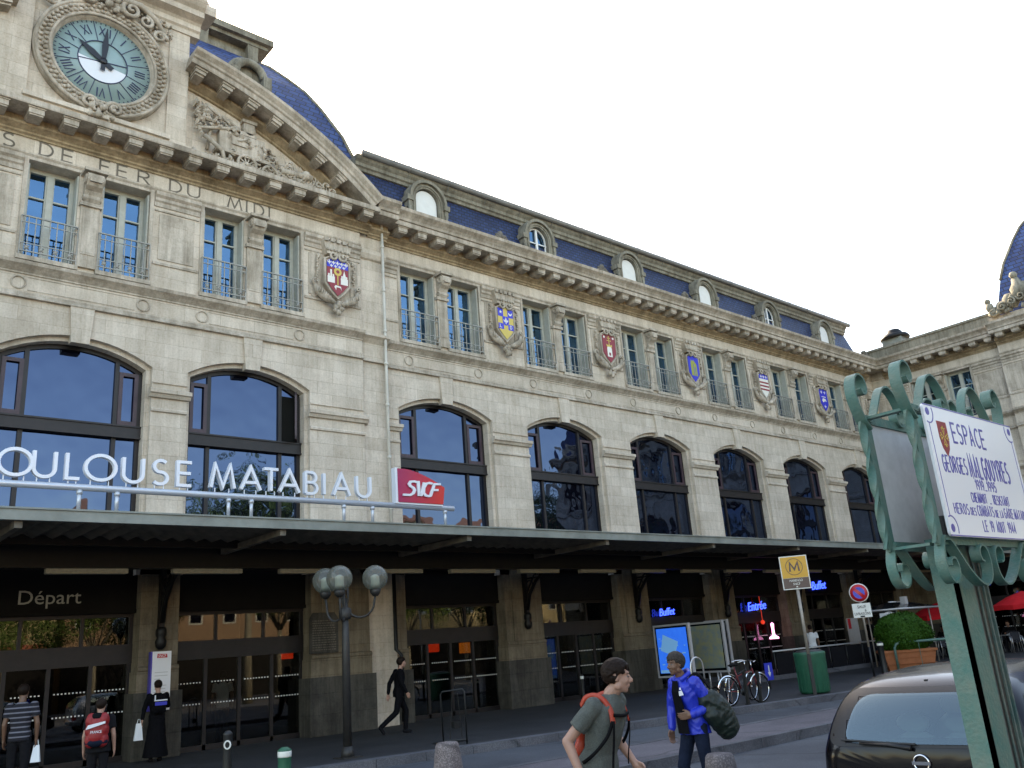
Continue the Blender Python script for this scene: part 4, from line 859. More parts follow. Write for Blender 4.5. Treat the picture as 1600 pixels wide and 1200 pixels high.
# solid core so no light leaks through the shell
m = MB(); m.box(-2.55, 12.9, 21.55, 39, 4.3, 15.2); m.box(12.9, 46.1, 21.85, 33, 4.3, 15.3); m.box(13.6, 45.7, 22.4, 33, 15.3, 17.9); m.build('inner_core', 'void', station)
# ---- canopy
CY = 15.9
cx0, cx1 = -8, 45.8
m = MB(); m.box(cx0, cx1, CY, CY+.1, 4.32, 4.5); m.box(cx0, cx1, CY-.03, CY+.12, 4.5, 4.53)
can = m.build('canopy_fascia', 'zinc_pale', station)
m = MB(); n = int((cx1-cx0)/.17)
vs_ = [(cx0+(cx1-cx0)*i/n, y, 4.33+(.085 if i % 2 else 0)) for y in (CY+.1, 18.9) for i in range(n+1)]
m.add(vs_, [(i, i+1, n+2+i, n+1+i) for i in range(n)]); m.box(cx0, cx1, CY+.1, 21.0, 4.45, 4.49)
for k in range(12): x = -6.2+4.7*k; m.box(x, x+.12, CY+.1, 18.9, 4.2, 4.33)
m.build('canopy_soffit', 'soffit', can)
m = MB(); m.box(cx0, cx1, 18.9, 19.1, 3.92, 4.45); m.box(cx0, cx1, 18.85, 19.15, 3.9, 3.94); m.box(cx0, cx1, 19.1, 20.9, 4.25, 4.3); m.box(cx0, cx1, 18.0, 18.1, 4.22, 4.4); m.build('canopy_beam', 'black_iron', can)
for k in range(-3, 16):
    x = 4.41+2.47*k
    if x < cx0 or x+1.5 > cx1: continue
    m = MB(); m.box(x, x+1.55, 18.93, 19.07, 3.8, 3.895); m.box(x+.02, x+1.53, 18.91, 19.09, 3.79, 3.8); m.build('light_fitting', 'tube', can)
m = MB(); m.mould([(CY+.1, 4.53), (CY+.1, 4.54), (20.9, 4.9), (20.9, 4.53)], cx0, cx1); m.build('canopy_roof_sheet', 'zinc', can)
def iron_bracket(x, y, root):
    m = MB(); m.box(x-.06, x+.06, y-.12, y+.02, 2.7, 4.2); m.lathe([(.05, 2.3), (.11, 2.36), (.13, 2.48), (.09, 2.56), (.12, 2.62), (.12, 2.74), (.08, 2.8)], (x, y-.08, 0), 12)
    pts = [(x, y-.1, 2.9), (x, y-.25, 3.35), (x, y-.6, 3.75), (x, y-1.1, 4.05), (x, y-1.7, 4.2)]; m.tube(pts, [.07, .06, .055, .05, .05], 6)
    m.tube([(x, y-.06, 3.3), (x, y-.5, 3.9), (x, y-.95, 4.2)], .03, 5); m.tube([(x, y-.15, 3.85), (x, y-.75, 3.85)], .03, 5); m.tube([(x, y-.28+.16*math.cos(t*.5), 3.62+.16*math.sin(t*.5)) for t in range(13)], .025, 5)
    m.build('canopy_bracket', 'black_iron', root)
for x in (3.05, 7.35): iron_bracket(x, PA-.05, station)
for k in range(7): iron_bracket(18.9+5.29*k-.55*(k > 40), W-.06, station) if 18.9+5.29*k < 45 else None
# carved plaque on the pier
m = MB(TA); m.box(11.12, 11.95, -.085, -.05, 1.98, 2.85); m.prism([(11.12, 2.85), (11.95, 2.85), (11.85, 3.0), (11.22, 3.0)], -.085, -.05)
pl = m.build('stone_tablet', 'stone_base', station)
m = MB(TA); random.seed(8)
for i in range(13):
    x = 11.2
    while x < 11.85: w_ = random.uniform(.03, .09); m.box(x, min(11.88, x+w_), -.089, -.086, 2.06+i*.06, 2.085+i*.06); x += w_+.02
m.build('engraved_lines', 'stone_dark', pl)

# ================================================================ SIDE WING
side = thing('station_side_wing', 'limestone corner wing at right angles to the station, under a blue dome', 'building', (46.1, 14, 0))
facade(side, TS, 0, 6.8, [3.62], 1.7, (.24, 1.55), 'wing_wall')
TS2 = TS @ Matrix.Translation((0, -.35, 0))
facade(side, TS2, 6.8, 24.8, [9.9, 15.8, 21.7], 1.7, (.24, 1.5), 'corner_pavilion_wall')
cornice(side, TS, .76, 6.8, True, .756, .4); cornice(side, TS2, 6.8, 24.8, True, .756, .3, 'corner_pavilion_cornice')
for c, T in ((3.62, TS), (9.9, TS2), (15.8, TS2)):
    arch_window(c, T, 1.7, side); bracket_stone(T, c, side)
    for s_ in (-1, 1): a, b = sorted((c+s_*.24, c+s_*(1.55 if T is TS else 1.5))); upper_window(T, a, b, side)
    shopfront(T, c, 1.7, side, 'shop')
m = MB(TS); m.box(-.3, 6.9, -.5, -.2, 15.47, 16.0); m.box(-.3, 6.9, -.56, -.16, 16.0, 16.12); m.box(-.9, 7, -.2, 8, 15.3, 15.5); m.build('parapet', 'stone_roof', side)
m = MB(TS2); m.box(6.8, 24.8, -.3, .2, 15.47, 15.8)
m.build('pavilion_blocking_course', 'stone_trim', side)
m = MB(TS); m.box(0, 24.8, .6, 10, 4.3, 15.3); m.box(0, 24.8, .6, 10, 0, 4.3); m.build('inner_core', 'void', side)
dome(side, Matrix.Translation((46.1+9.3, 21.3-15.8, 0)) @ Matrix.Rotation(-PI/2, 4, 'Z'))
random.seed(21); m = MB(TS2)      # carved group of figures and scrolls on the blocking course
for (x, z, s_) in ((7.15, 16.0, .28), (7.55, 16.15, .34), (8.0, 16.35, .4), (8.5, 16.75, .45), (9.1, 16.6, .5)):
    m.ball((x, -.3, z), (s_, s_*.7, s_), 10, .25)
m.ball((6.95, -.3, 16.65), .16, 9, .1); m.ball((7.0, -.3, 16.3), (.2, .2, .28), 9, .2); m.ball((8.4, -.35, 17.55), .2, 9, .1); m.tube([(8.4, -.3, 17.4), (8.5, -.3, 16.9), (8.3, -.3, 16.3)], [.16, .3, .34], 8)
for i in range(60): x = random.uniform(6.9, 9.6); m.ball((x, -.3+random.uniform(-.25, .1), 15.85+random.uniform(0, .25+.4*(x-6.9))), random.uniform(.06, .14), 6, .5)
for i in range(5): volute(m, 7.2+.45*i, -.6, 15.95+.14*i, .2, 1.4, 1 if i % 2 else -1, .06, i)
m.build('roof_sculpture', 'stone_roof', side)
m = MB(); m.box(45.34, 46.3, 20.52, 21.5, 14.905, 15.44); m.box(46.04, 46.4, 20.5, 21.29, 14.5, 14.9); m.box(45.3, 46.4, 21.27, 21.9, 14.5, 14.9); m.build('corner_block', 'stone_trim', side)
m = MB(); m.box(46.6, 47.6, 19.4, 20.5, 15.4, 16.75); ch = m.build('chimney_stack', 'zinc_pale', side)
m = MB(); m.lathe([(.75, 16.75), (.8, 16.85), (.7, 17.0), (.45, 17.08), (.42, 17.2), (.3, 17.34), (.1, 17.4)], (47.1, 19.95, 0), 18); m.build('chimney_cowl', 'black_iron', ch)
m = MB(); m.add([(44.3, 21.6, 15.5), (46.8, 21.6, 15.5), (46.8, 24, 16.6), (44.3, 24, 16.6)], [(0, 1, 2, 3)])
for i in range(9): m.box(44.4+i*.28, 44.44+i*.28, 21.6, 21.62, 15.5, 15.56)
m.build('valley_roof', 'zinc', side)
# ================================================================ MATERIALS for objects
M.update(
 teal=mat('verdigris_green_paint', (.028, .135, .115), .55, .1, 0, 9, .3, 60, col2=(.12, .165, .13)),
 teal_worn=mat('worn_green_grey_paint', (.03, .085, .08), .7, .1, 0, 9, .5, 50, col2=(.13, .14, .115)),
 enamel=mat('white_enamel_plate', (.78, .78, .8), .18, 0), ink=mat('violet_blue_enamel', (.06, .05, .32), .3),
 zinc_back=mat('galvanised_plate_back', (.5, .5, .5), .6, .15, .12, 12),
 panel_grey=mat('grey_painted_aluminium', (.5, .5, .5), .45, .2, .08, 8),
 globe=None, lamp_iron=mat('grey_brown_lamp_paint', (.03, .028, .026), .5, .2, .3, 8),
 diffuser=mat('frosted_lamp_insert', (.5, .55, .5), .6),
 green_bin=mat('bottle_green_plastic', (.012, .10, .055), .45, 0, .15, 6), leaf=mat('boxwood_leaf', (.018, .06, .006), .6, 0, 0, 5, col2=(.035, .10, .012)),
 leaf2=mat('plane_tree_leaf', (.05, .09, .02), .6, 0, 0, 1.2, col2=(.12, .16, .04)), bark=mat('plane_tree_bark', (.16, .14, .10), .9, 0, .4, 4),
 terracotta=mat('terracotta', (.36, .13, .06), .8, 0, .15, 6), red_cloth=mat('red_parasol_cloth', (.5, .015, .02), .8, 0, .1, 3),
 aluminium=mat('brushed_aluminium', (.6, .6, .6), .3, .8), chair_dark=mat('dark_woven_seat', (.03, .03, .035), .7, 0, .3, 20),
 clear=glass_mat('clear_sheet', (0, 0, 0), 1.5, False, (.8, .84, .86)),
 skin=mat('fair_skin', (.36, .2, .145), .5, 0, .06, 20), skin_tan=mat('tanned_skin', (.15, .075, .045), .5, 0, .08, 20),
 hair=mat('dark_brown_hair', (.013, .007, .0045), .6, 0, .4, 60), hair_grey=mat('greying_hair', (.04, .034, .03), .65, 0, .5, 50),
 tee=mat('heather_grey_cotton', (.085, .093, .085), .9, 0, .3, 120, .35, 9), blue_jacket=mat('bright_blue_nylon', (.006, .03, .42), .45, 0, .12, 8, .6, 9),
 black_cloth=mat('black_cloth', (.0035, .0035, .005), .85, 0, .2, 10, .3, 12), denim=mat('dark_denim', (.008, .013, .028), .85, 0, .25, 12, .4, 14),
 charcoal=mat('charcoal_cloth', (.009, .009, .011), .85, 0, .2, 10, .3, 12), white_cloth=mat('white_cotton', (.7, .72, .75), .85, 0, .06, 9, .3, 10),
 orange=mat('orange_nylon', (.36, .035, .012), .55, 0, .1, 10, .3, 15), red_nylon=mat('red_nylon', (.25, .008, .01), .55, 0, .1, 10), duffel=mat('bottle_green_nylon', (.004, .012, .008), .55, 0, .3, 8, .8, 7),
 strap=mat('black_webbing', (.003, .003, .004), .7), plastic_bag=mat('white_plastic_bag', (.75, .78, .8), .5),
 rubber=mat('black_rubber', (.005, .005, .005), .8), bike_red=mat('dark_red_bicycle_paint', (.16, .015, .015), .35, .1), bike_blk=mat('black_bicycle_paint', (.015, .015, .02), .35, .1), chrome=mat('chrome', (.7, .7, .72), .12, 1),
 car_paint=mat('glossy_black_car_paint', (.002, .002, .004), .25, 0, spec=.2, coat=.35), car_silver=mat('silver_car_paint', (.45, .5, .55), .3, .6, coat=1), car_glass=glass_mat('sky_tinted_car_glass', (.62, .72, .70), 2.2, 'coat_clear', (.7, .92, 1.0), .0), car_trim=mat('black_plastic_trim', (.004, .004, .005), .5),  # car_glass reflection is coloured cyan to stand for bright sky
 car_int=mat('grey_car_interior', (.34, .40, .38), .9), tail_red=mat('red_lamp_lens', (.35, .01, .01), .15, coat=1),
 sign_yellow=mat('amber_sign_face', (.62, .32, .025), .4, 0, .06, 6), sign_brown=mat('dark_brown_sign_face', (.09, .05, .04), .4), sign_white=mat('white_sign_face', (.7, .7, .64), .4, 0, .05, 6),
 sign_red=mat('red_sign_face', (.55, .02, .03), .35), sign_blue=mat('blue_sign_face', (.02, .04, .45), .35), pole_beige=mat('beige_galvanised_pole', (.34, .30, .25), .5, .3, .2, 6), pole_dark=mat('dark_painted_post', (.006, .007, .007), .5, 0, .3, 8),
 neon=mat('lit_blue_neon_tube', (.02, .05, .8), .4, emit=(.015, .06, 1), estr=1.1), lit_red=mat('lit_red_sign', (.5, .02, .02), .5, emit=(1, .06, .02), estr=.14), lit_amber=mat('lit_amber_sign', (.6, .2, .02), .5, emit=(1, .28, .03), estr=.1),
 lit_pink=mat('lit_pink_lamp', (.8, .3, .6), .5, emit=(1, .35, .85), estr=.9),
 lb_blue=mat('backlit_blue_map', (.008, .07, .42), .25, emit=(.004, .09, .6), estr=.26, noise=0, nscale=2.2, col2=(.02, .16, .5)), lb_pale=mat('backlit_pale_print', (.12, .26, .42), .25, emit=(.06, .2, .45), estr=.2),
 map_ochre=mat('printed_road_map', (.42, .38, .16), .3, 0, 0, 4, col2=(.16, .26, .33)), board_frame=mat('silver_board_frame', (.5, .5, .52), .4, .3),
 lettering_dim=mat('pale_grey_lettering', (.35, .33, .28), .6),
 facade_cream=mat('cream_render', (.36, .29, .16), .9, 0, .1, .6), facade_peach=mat('peach_render', (.2, .13, .08), .9, 0, .1, .6), brick=mat('red_brick', (.28, .09, .06), .9, 0, .25, 6), roof_tile=mat('orange_roof_tile', (.35, .16, .09), .9, 0, .3, 3),
 zip_white=mat('white_logo_print', (.7, .72, .75), .7), yellow_thing=mat('yellow_lemon_display', (.55, .4, .05), .6),
)
def cloudy(name):
    m = glass_mat(name, (0, 0, 0), 1.45, False, (.66, .66, .6)); N = m.node_tree.nodes; L = m.node_tree.links; out = N['Material Output']; last = out.inputs[0].links[0].from_socket
    d = N.new('ShaderNodeBsdfDiffuse'); d.inputs[0].default_value = (.42, .42, .36, 1); mx = N.new('ShaderNodeMixShader'); mx.inputs[0].default_value = .2; L.new(last, mx.inputs[1]); L.new(d.outputs[0], mx.inputs[2]); L.new(mx.outputs[0], out.inputs[0]); return m
M['globe'] = cloudy('smoky_globe_plastic')
# plaque face gradient for the magenta-to-red logo plate
def grad_mat(name, c0, c1, x0, x1):
    m = bpy.data.materials.new(name); m.use_nodes = True; N = m.node_tree.nodes; L = m.node_tree.links; b = N['Principled BSDF']; b.inputs['Roughness'].default_value = .3
    tc = N.new('ShaderNodeTexCoord'); sx = N.new('ShaderNodeSeparateXYZ'); L.new(tc.outputs['Object'], sx.inputs[0])
    mr = N.new('ShaderNodeMapRange'); mr.inputs[1].default_value = x0; mr.inputs[2].default_value = x1; L.new(sx.outputs[0], mr.inputs[0])
    r = N.new('ShaderNodeValToRGB'); r.color_ramp.elements[0].color = (*c0, 1); r.color_ramp.elements[1].color = (*c1, 1); L.new(mr.outputs[0], r.inputs[0]); L.new(r.outputs[0], b.inputs['Base Color']); return m
M['logo_grad'] = grad_mat('magenta_to_red_plate', (.34, .012, .10), (.6, .012, .012), -.75, .5)

# ================================================================ CANOPY SIGN
YS = 15.95
sg = thing('station_name_sign', 'silver letters spelling TOULOUSE MATABIAU on a rail above the canopy', 'sign', (5, YS, 4.53))
m = MB(); m.tube([(-3.6, YS, 4.92), (12.2, YS, 4.92)], .06, 10); m.build('rail', 'silver', sg)
for x in (-2.8, -2.3, .3, .8, 2.5, 4.14, 4.76, 6.8, 7.26, 9.31, 10.01, 11.95):
    m = MB(); m.tube([(x, YS, 4.53), (x, YS, 4.88)], .034, 8); m.tube([(x, YS, 4.8), (x, YS, 4.87)], .05, 8); m.build('support_post', 'silver', sg)
LT = [('T', 2.42, .42), ('O', 2.86, .5), ('U', 3.39, .33), ('L', 3.9, .21), ('O', 4.2, .5), ('U', 4.83, .34), ('S', 5.34, .27), ('E', 5.8, .25), ('M', 6.43, .46), ('A', 7.03, .4), ('T', 7.5, .3), ('A', 7.84, .43), ('B', 8.41, .26), ('I', 8.82, .03), ('A', 9.05, .39), ('U', 9.62, .33)]
for ch, x, w_ in LT:
    m = MB(); k = w_/GL[ch][0]/.44
    for stk in GL[ch][1]: ribbon(m, [(p[0]*k, p[1]) for p in stk], .13, YS-.05, YS+.04, lambda a, b: (x+a*.44, 5.06+b*.44))
    for dx in (.2*w_, .8*w_) if ch != 'I' else (.5*w_,): m.box(x+dx-.008, x+dx+.008, YS-.01, YS+.01, 4.96, 5.06)
    m.build('letter', 'silver_edge', sg)
lg = thing('operator_logo_sign', 'magenta and red plate with silver SNCF letters standing at the rail end', 'sign', (11.25, YS-.02, 4.98))
m = MB(Matrix.Translation((11.25, YS-.02, 0))); m.smooth = False
top = [(-.62+.0*i, 0) for i in range(0)]
N_ = 14; tp = [(-.62+1.28*i/N_, 5.74-.36*(max(0, i/N_-.15)/.85)**1.6) for i in range(N_+1)]
m.prism([(-.62, 4.99), (.6, 4.99)]+tp[::-1], -.07, .07); m.build('plate', 'logo_grad', lg)
m = MB(Matrix.Translation((11.25, YS-.02, 0))); m.prism([(-.68, 4.96), (-.6, 4.96), (-.6, 5.76), (-.68, 5.76)], -.06, .09); m.box(-.64, .6, -.05, .05, 4.95, 4.985); m.build('edge_trim', 'silver_edge', lg)
m = MB(Matrix.Translation((11.25, YS-.1, 0)))
SF = [[(.42, .95)]+[(.3, .98), (.14, .95), (.08, .8), (.14, .66), (.3, .55), (.38, .4), (.34, .2), (.2, .06), (-.14, .05)], [(.4, .95), (.5, .96), (.62, .1), (.72, .1), (.8, .96)],
      [(1.2, .92), (1.04, .96), (.9, .9), (.8, .6), (.82, .25), (.95, .08), (1.1, .06), (1.2, .1)], [(1.18, .08), (1.24, .5), (1.3, .9), (1.62, .93)], [(1.24, .5), (1.54, .52)]]
for stk in SF: ribbon(m, stk, .14, -.03, .0, lambda a, b: (-.44+(a+.12*b)*.56, 5.13+b*.34))
m.build('logo_letters', 'silver_edge', lg)
m = MB()
for dx in (-.35, 0, .4): m.box(11.25+dx-.04, 11.25+dx+.04, YS-.05, YS+.05, 4.93, 4.985)
m.build('clamp', 'zinc', lg)
# Départ lettering
m = MB(TA); put_text(m, 'Départ', .42, 4.45, .25, 3.4, width=1.25); tag(m.build('departure_lettering', 'lettering_dim'), 'pale lettering spelling Départ on the black panel over the left doors', 'sign')

# ================================================================ BLUE NEON
def neon(x, z, h, txt, v, rot, label, T=TW):
    m = MB(T @ Matrix.Translation((x, v, z)) @ Matrix.Rotation(rot, 4, 'Y')); put_text(m, txt, h, 0, 0, 0, shear=.25, depth=.012); tag(m.build('neon_sign', 'neon'), label, 'neon sign')
neon(25.85, 2.5, .38, 'Buffet', .3, R(-3), 'small blue neon word in the transom above the blue map board'); neon(31.5, 2.52, .5, 'Entrée', .3, R(-3), 'larger blue neon word Entrée over the doorway behind the bicycle'); neon(36.6, 3.3, .52, 'Buffet', .25, R(-3), 'blue neon word hung right of the amber metro sign')
def glow(x, y, z, w_, h, mt, label, nm='lit_sign'):
    m = MB(); m.box(x, x+w_, y, y+.05, z, z+h); m.box(x-.02, x+w_+.02, y+.05, y+.08, z-.02, z+h+.02); tag(m.build(nm, mt), label, 'lit sign')
glow(11.35, 22.8, 1.95, .3, .35, 'lit_red', 'small red lit sign inside the second doorway from the left'); glow(16.5, 23.2, 1.85, .38, .3, 'lit_red', 'red lit sign seen through the doors right of the walking man'); glow(17.6, 23.0, 1.75, .5, .28, 'lit_amber', 'amber lit sign inside, right of the red one'); glow(21.0, 23.2, 1.9, .25, .28, 'lit_amber', 'small amber lamp sign inside the doors behind the grey shirt man')
m = MB(); m.ball((32.4, 21.6, 2.05), .09, 10); m.tube([(32.4, 21.6, 2.1), (32.4, 21.6, 3.1)], .01, 5); tag(m.build('red_lamp', 'lit_red'), 'small round red lamp hanging in the dark doorway behind the bicycle', 'lamp')
m = MB(); m.lathe([(.2, 1.35), (.19, 1.42), (.06, 1.5), (.05, 1.75), (.07, 1.95), (.02, 2.0)], (32.75, 21.4, 0), 14); ll = m.build('pink_lamp', 'lit_pink'); tag(ll, 'glowing pink and white lamp figure in the cafe doorway', 'lamp')

# ================================================================ LAMP POST
lp = thing('street_lamp', 'grey lamp post with three clear globes on U-shaped arms in front of the canopy', 'street lamp', (8.95, 15.35, 0))
lx, ly = 8.95, 15.35
m = MB(); m.tube([(lx, ly, .12), (lx, ly, 2.0), (lx, ly, 2.9)], [.085, .075, .05], 12); m.lathe([(.12, 0), (.12, .1), (.09, .2)], (lx, ly, 0), 12); m.lathe([(.1, 2.5), (.12, 2.55), (.12, 2.68), (.09, 2.72)], (lx, ly, 0), 12); m.box(lx-.2, lx+.2, ly-.2, ly+.2, 0, .02); m.build('pole', 'lamp_iron', lp)
rt_ = Vector((.757, -.649, 0)); bk = Vector((.68, .73, 0))
def globe_arm(dx, db, z0, zt):
    d = (rt_*dx+bk*db); L_ = d.length; d = d/L_; c = Vector((lx, ly, 0)); m = MB()
    pts = [c+d*.05+Vector((0, 0, z0+.35)), c+d*.06+Vector((0, 0, z0+.1))]+[c+d*(L_/2-(L_/2-.03)*math.cos(PI*i/10))+Vector((0, 0, z0-.26*math.sin(PI*i/10))) for i in range(11)]+[c+d*L_+Vector((0, 0, zt-.1))]
    m.tube(pts, .022, 7); g_ = c+d*L_; m.lathe([(.05, zt-.12), (.1, zt-.06), (.11, zt), (.09, zt+.02)], (g_.x, g_.y, 0), 14); a = m.build('lamp_arm', 'lamp_iron', lp)
    m = MB(); m.ball((g_.x, g_.y, zt+.23), .25, 28); m.build('globe', 'globe', a)
    m = MB(); m.lathe([(.08, zt), (.11, zt+.03), (.09, zt+.06), (.085, zt+.26), (.03, zt+.3)], (g_.x, g_.y, 0), 14); m.build('lamp_insert', 'diffuser', a)
globe_arm(.60, .0, 2.78, 3.02); globe_arm(-.42, .15, 2.74, 3.05); globe_arm(.0, -.45, 2.72, 3.02)

# ================================================================ POSTS AND BOLLARDS
def bollard(x, y, z0, h, label):
    m = MB(); m.lathe([(.2, z0-.02), (.195, z0+h*.4), (.165, z0+h*.8), (.15, z0+h-.03), (.125, z0+h), (.02, z0+h+.01)], (x, y, 0), 24); return tag(m.build('granite_bollard', 'granite'), label, 'bollard', 'granite bollards along the street edge')
bollard(7.05, 9.62, 0, .62, 'granite bollard below the wire hoop, left of the man in the grey shirt'); bollard(8.05, 6.15, -.15, .62, 'granite bollard at the feet of the man in the blue jacket')
def slim_post(x, y, h, mt, label, r=.05, ring=False, z0=0):
    t = thing('slim_post', label, 'bollard', (x, y, z0)); m = MB(); m.lathe([(r*1.3, z0), (r, z0+.08), (r, z0+h-.05), (r*1.1, z0+h-.03), (r*.5, z0+h+.01)], (x, y, 0), 14); m.build('shaft', mt, t)
    m = MB()
    if ring:
        d = Vector((-.45, -.89, 0)); q = Vector((.89, -.45, 0)); c = Vector((x, y, z0+h-.17))+d*(r+.008); m.tube([tuple(c+q*.04*math.cos(i*PI/8)+Vector((0, 0, .05*math.sin(i*PI/8)))) for i in range(16)], .011, 5, closed=True)
    else: m.lathe([(r*1.04, z0+h-.12), (r*1.06, z0+h-.1), (r*1.06, z0+h-.06), (r*1.04, z0+h-.04)], (x, y, 0), 14)
    m.build('band', 'sign_white', t)
slim_post(5.35, 12.4, .9, 'pole_dark', 'dark post with a white ring mark near the bottom left', .06, True); slim_post(19.2, 19.3, .85, 'pole_dark', 'short dark post with pale cap beside the fourth pier'); slim_post(21.5, 19.9, .8, 'pole_dark', 'short dark post in front of the doors right of the fourth pier')
slim_post(6.0, 12.0, .62, 'green_bin', 'low dark green post top at the bottom edge, left of the lamp', .09)
slim_post(28.9, 14.9, 1.05, 'pole_dark', 'thick dark post between the parking sign and the planter', .1); slim_post(36.5, 14.3, 1.0, 'pole_dark', 'thick dark post in front of the cafe tables', .09)
# wire hoop stand on the pavement
m = MB(); q = Vector((.757, -.649, 0)); c = Vector((11.0, 14.75, 0))
def P_(u, z, v=0): p = c+q*u+bk*v; return (p.x, p.y, z)
m.tube([P_(-.22, 0), P_(-.24, .95), P_(-.2, 1.0), P_(.2, 1.02), P_(.24, .97), P_(.24, 0)], .016, 6); m.tube([P_(-.1, .1, .1), P_(.0, .95, 0)], .008, 5); m.tube([P_(.14, .1, .1), P_(.1, .95)], .008, 5); m.tube([P_(-.22, .08), P_(.24, .08)], .012, 5); m.box(c.x-.02, c.x+.12, c.y-.05, c.y+.05, .3, .42)
tag(m.build('hoop_stand', 'pole_dark'), 'thin dark wire hoop stand on the pavement behind the left granite bollard', 'stand')

# ================================================================ INFORMATION BOARDS
def board(x, y0, y1, z0, z1, face, label, lit=False, legs=True, rz=0):
    t = thing('information_board', label, 'notice board', (x, (y0+y1)/2, 0), rz, 'framed boards beside the pier'); w_ = abs(y1-y0)/2; m = MB()
    for a, b, c_, d in ((-w_, -w_+.05, z0, z1), (w_-.05, w_, z0, z1)): m.box(-.06, .06, a, b, c_, d)
    for a, b in ((z0, z0+.06), (z1-.06, z1)): m.box(-.06, .06, -w_+.05, w_-.05, a, b)
    m.build('frame', 'board_frame', t, world=False); m = MB(); m.box(-.04, .04, -w_+.05, w_-.05, z0+.06, z1-.06); m.build('backing', 'strap', t, world=False)
    m = MB(); m.box(-.046, -.041, -w_+.11, w_-.11, z0+.14, z1-.12); p = m.build('printed_sheet', face, t, world=False)
    if lit:
        m = MB(); random.seed(4); a = w_*.45
        m.add([(-.049, .35, z1-.3), (-.049, -.25, z1-.55), (-.049, -.05, z1-1.0), (-.049, .5, z1-.8)], [(0, 1, 2, 3)])
        for i in range(14): yy = random.uniform(-w_+.15, w_-.2); zz = random.uniform(z0+.3, z1-.3); m.box(-.05, -.0495, yy, yy+random.uniform(.02, .16), zz, zz+random.uniform(.008, .05))
        m.box(-.05, -.0495, -w_+.14, w_-.14, z0+.15, z0+.24); m.build('map_drawing', 'lb_pale', p, world=False)
    if legs:
        for s_ in (-.25, .1): m = MB(); m.tube([(0, s_, 0), (0, s_, z0)], .03, 7); m.build('leg', 'board_frame', t, world=False)
board(22.9, 18.0, 19.45, .48, 2.12, 'lb_blue', 'blue backlit map board in a silver frame behind the man in blue', True)
board(25.1, 18.3, 19.75, .48, 2.14, 'map_ochre', 'board with a dull ochre road map, right of the blue lit map'); board(26.9, 19.4, 20.4, .48, 2.2, 'panel_grey', 'narrow grey framed board at the right end of the row')
# poster panel read by the person at the pier
t = thing('wall_panel', 'white information panel with a red logo on the pier beside the black bracket', 'notice board', (7.3, 20.78, 0))
m = MB(); m.box(7.14, 7.56, 20.7, 20.83, 1.0, 2.26); m.build('panel', 'enamel', t); m = MB(); m.box(7.1, 7.14, 20.7, 20.83, 1.0, 2.26); m.build('side_edge', 'ink', t)
m = MB(); m.prism([(7.24, 2.12), (7.47, 2.12), (7.46, 2.2), (7.25, 2.21)], 20.69, 20.7); lg2 = m.build('logo_plate', 'sign_red', t)
m = MB(); put_text(m, 'SNCF', .085, 7.26, 20.684, 2.135, width=.18, shear=.2, depth=.002); m.build('logo_letters', 'enamel', lg2)
m = MB(); random.seed(2)
for i in range(9): m.box(7.2, 7.2+random.uniform(.12, .3), 20.694, 20.698, 1.8-.07*i, 1.815-.07*i)
m.build('printed_lines', 'panel_grey', t)

# ================================================================ ROAD SIGNS
def face_cam(x, y): d = Vector((x, y)).normalized(); return math.atan2(-d.x, d.y)      # local -Y looks back to the street corner
t = thing('metro_sign', 'amber metro sign with an encircled M on a beige pole above the green bin', 'sign', (21.35, 13.0, 0), face_cam(21.35, 13)+R(6))
m = MB(); m.tube([(0, .03, 1.0), (0, .03, 2.75)], .045, 10); m.build('pole', 'pole_beige', t, world=False); m = MB(); m.box(-.045, .045, -.02, .07, 0, 1.02); m.build('pole_foot', 'pole_dark', t, world=False)
m = MB(); m.box(-.36, .36, -.02, .02, 2.68, 3.56); pf = m.build('sign_frame', 'sign_white', t, world=False); m = MB(); m.box(-.335, .335, -.026, -.021, 2.98, 3.535); m.build('amber_face', 'sign_yellow', pf, world=False)
m = MB(); m.box(-.335, .335, -.026, -.021, 2.705, 2.975); m.build('brown_face', 'sign_brown', pf, world=False)
m = MB(); m.tube([(.215*math.cos(i*PI/20), -.03, 3.27+.215*math.sin(i*PI/20)) for i in range(40)], .009, 4, closed=True); ribbon(m, [(-.12, 3.15), (-.1, 3.38), (0, 3.2), (.1, 3.38), (.12, 3.15)], .045, -.032, -.026, lambda a, b: (a, b)); m.build('letter_in_ring', 'sign_brown', pf, world=False)
m = MB(); put_text(m, 'MARENGO', .085, -.17, -.03, 2.88, width=.34, depth=.002); put_text(m, 'SNCF', .085, -.09, -.03, 2.79, width=.18, depth=.002); m.prism([(-.03, 2.73), (.03, 2.73), (0, 2.77)], -.03, -.027); m.build('station_lettering', 'sign_white', pf, world=False)
t = thing('no_parking_sign', 'round red and blue no parking sign with a white plate below on a beige pole', 'sign', (27.3, 14.45, 0), face_cam(27.3, 14.45)+R(4))
m = MB(); m.tube([(0, .03, .0), (0, .03, .95)], .035, 8); m.build('pole_foot', 'pole_dark', t, world=False); m = MB(); m.tube([(0, .03, .95), (0, .03, 2.8)], .035, 10); m.build('pole', 'pole_beige', t, world=False)
m = MB(); m.lathe([(.01, -.01), (.29, -.01), (.3, .0), (.29, .012)], (0, 0, 2.63), 32, 'y'); rd = m.build('white_rim', 'sign_white', t, world=False)
m = MB(); m.lathe([(.01, -.018), (.27, -.018), (.27, -.012)], (0, 0, 2.63), 32, 'y'); m.build('red_disc', 'sign_red', rd, world=False)
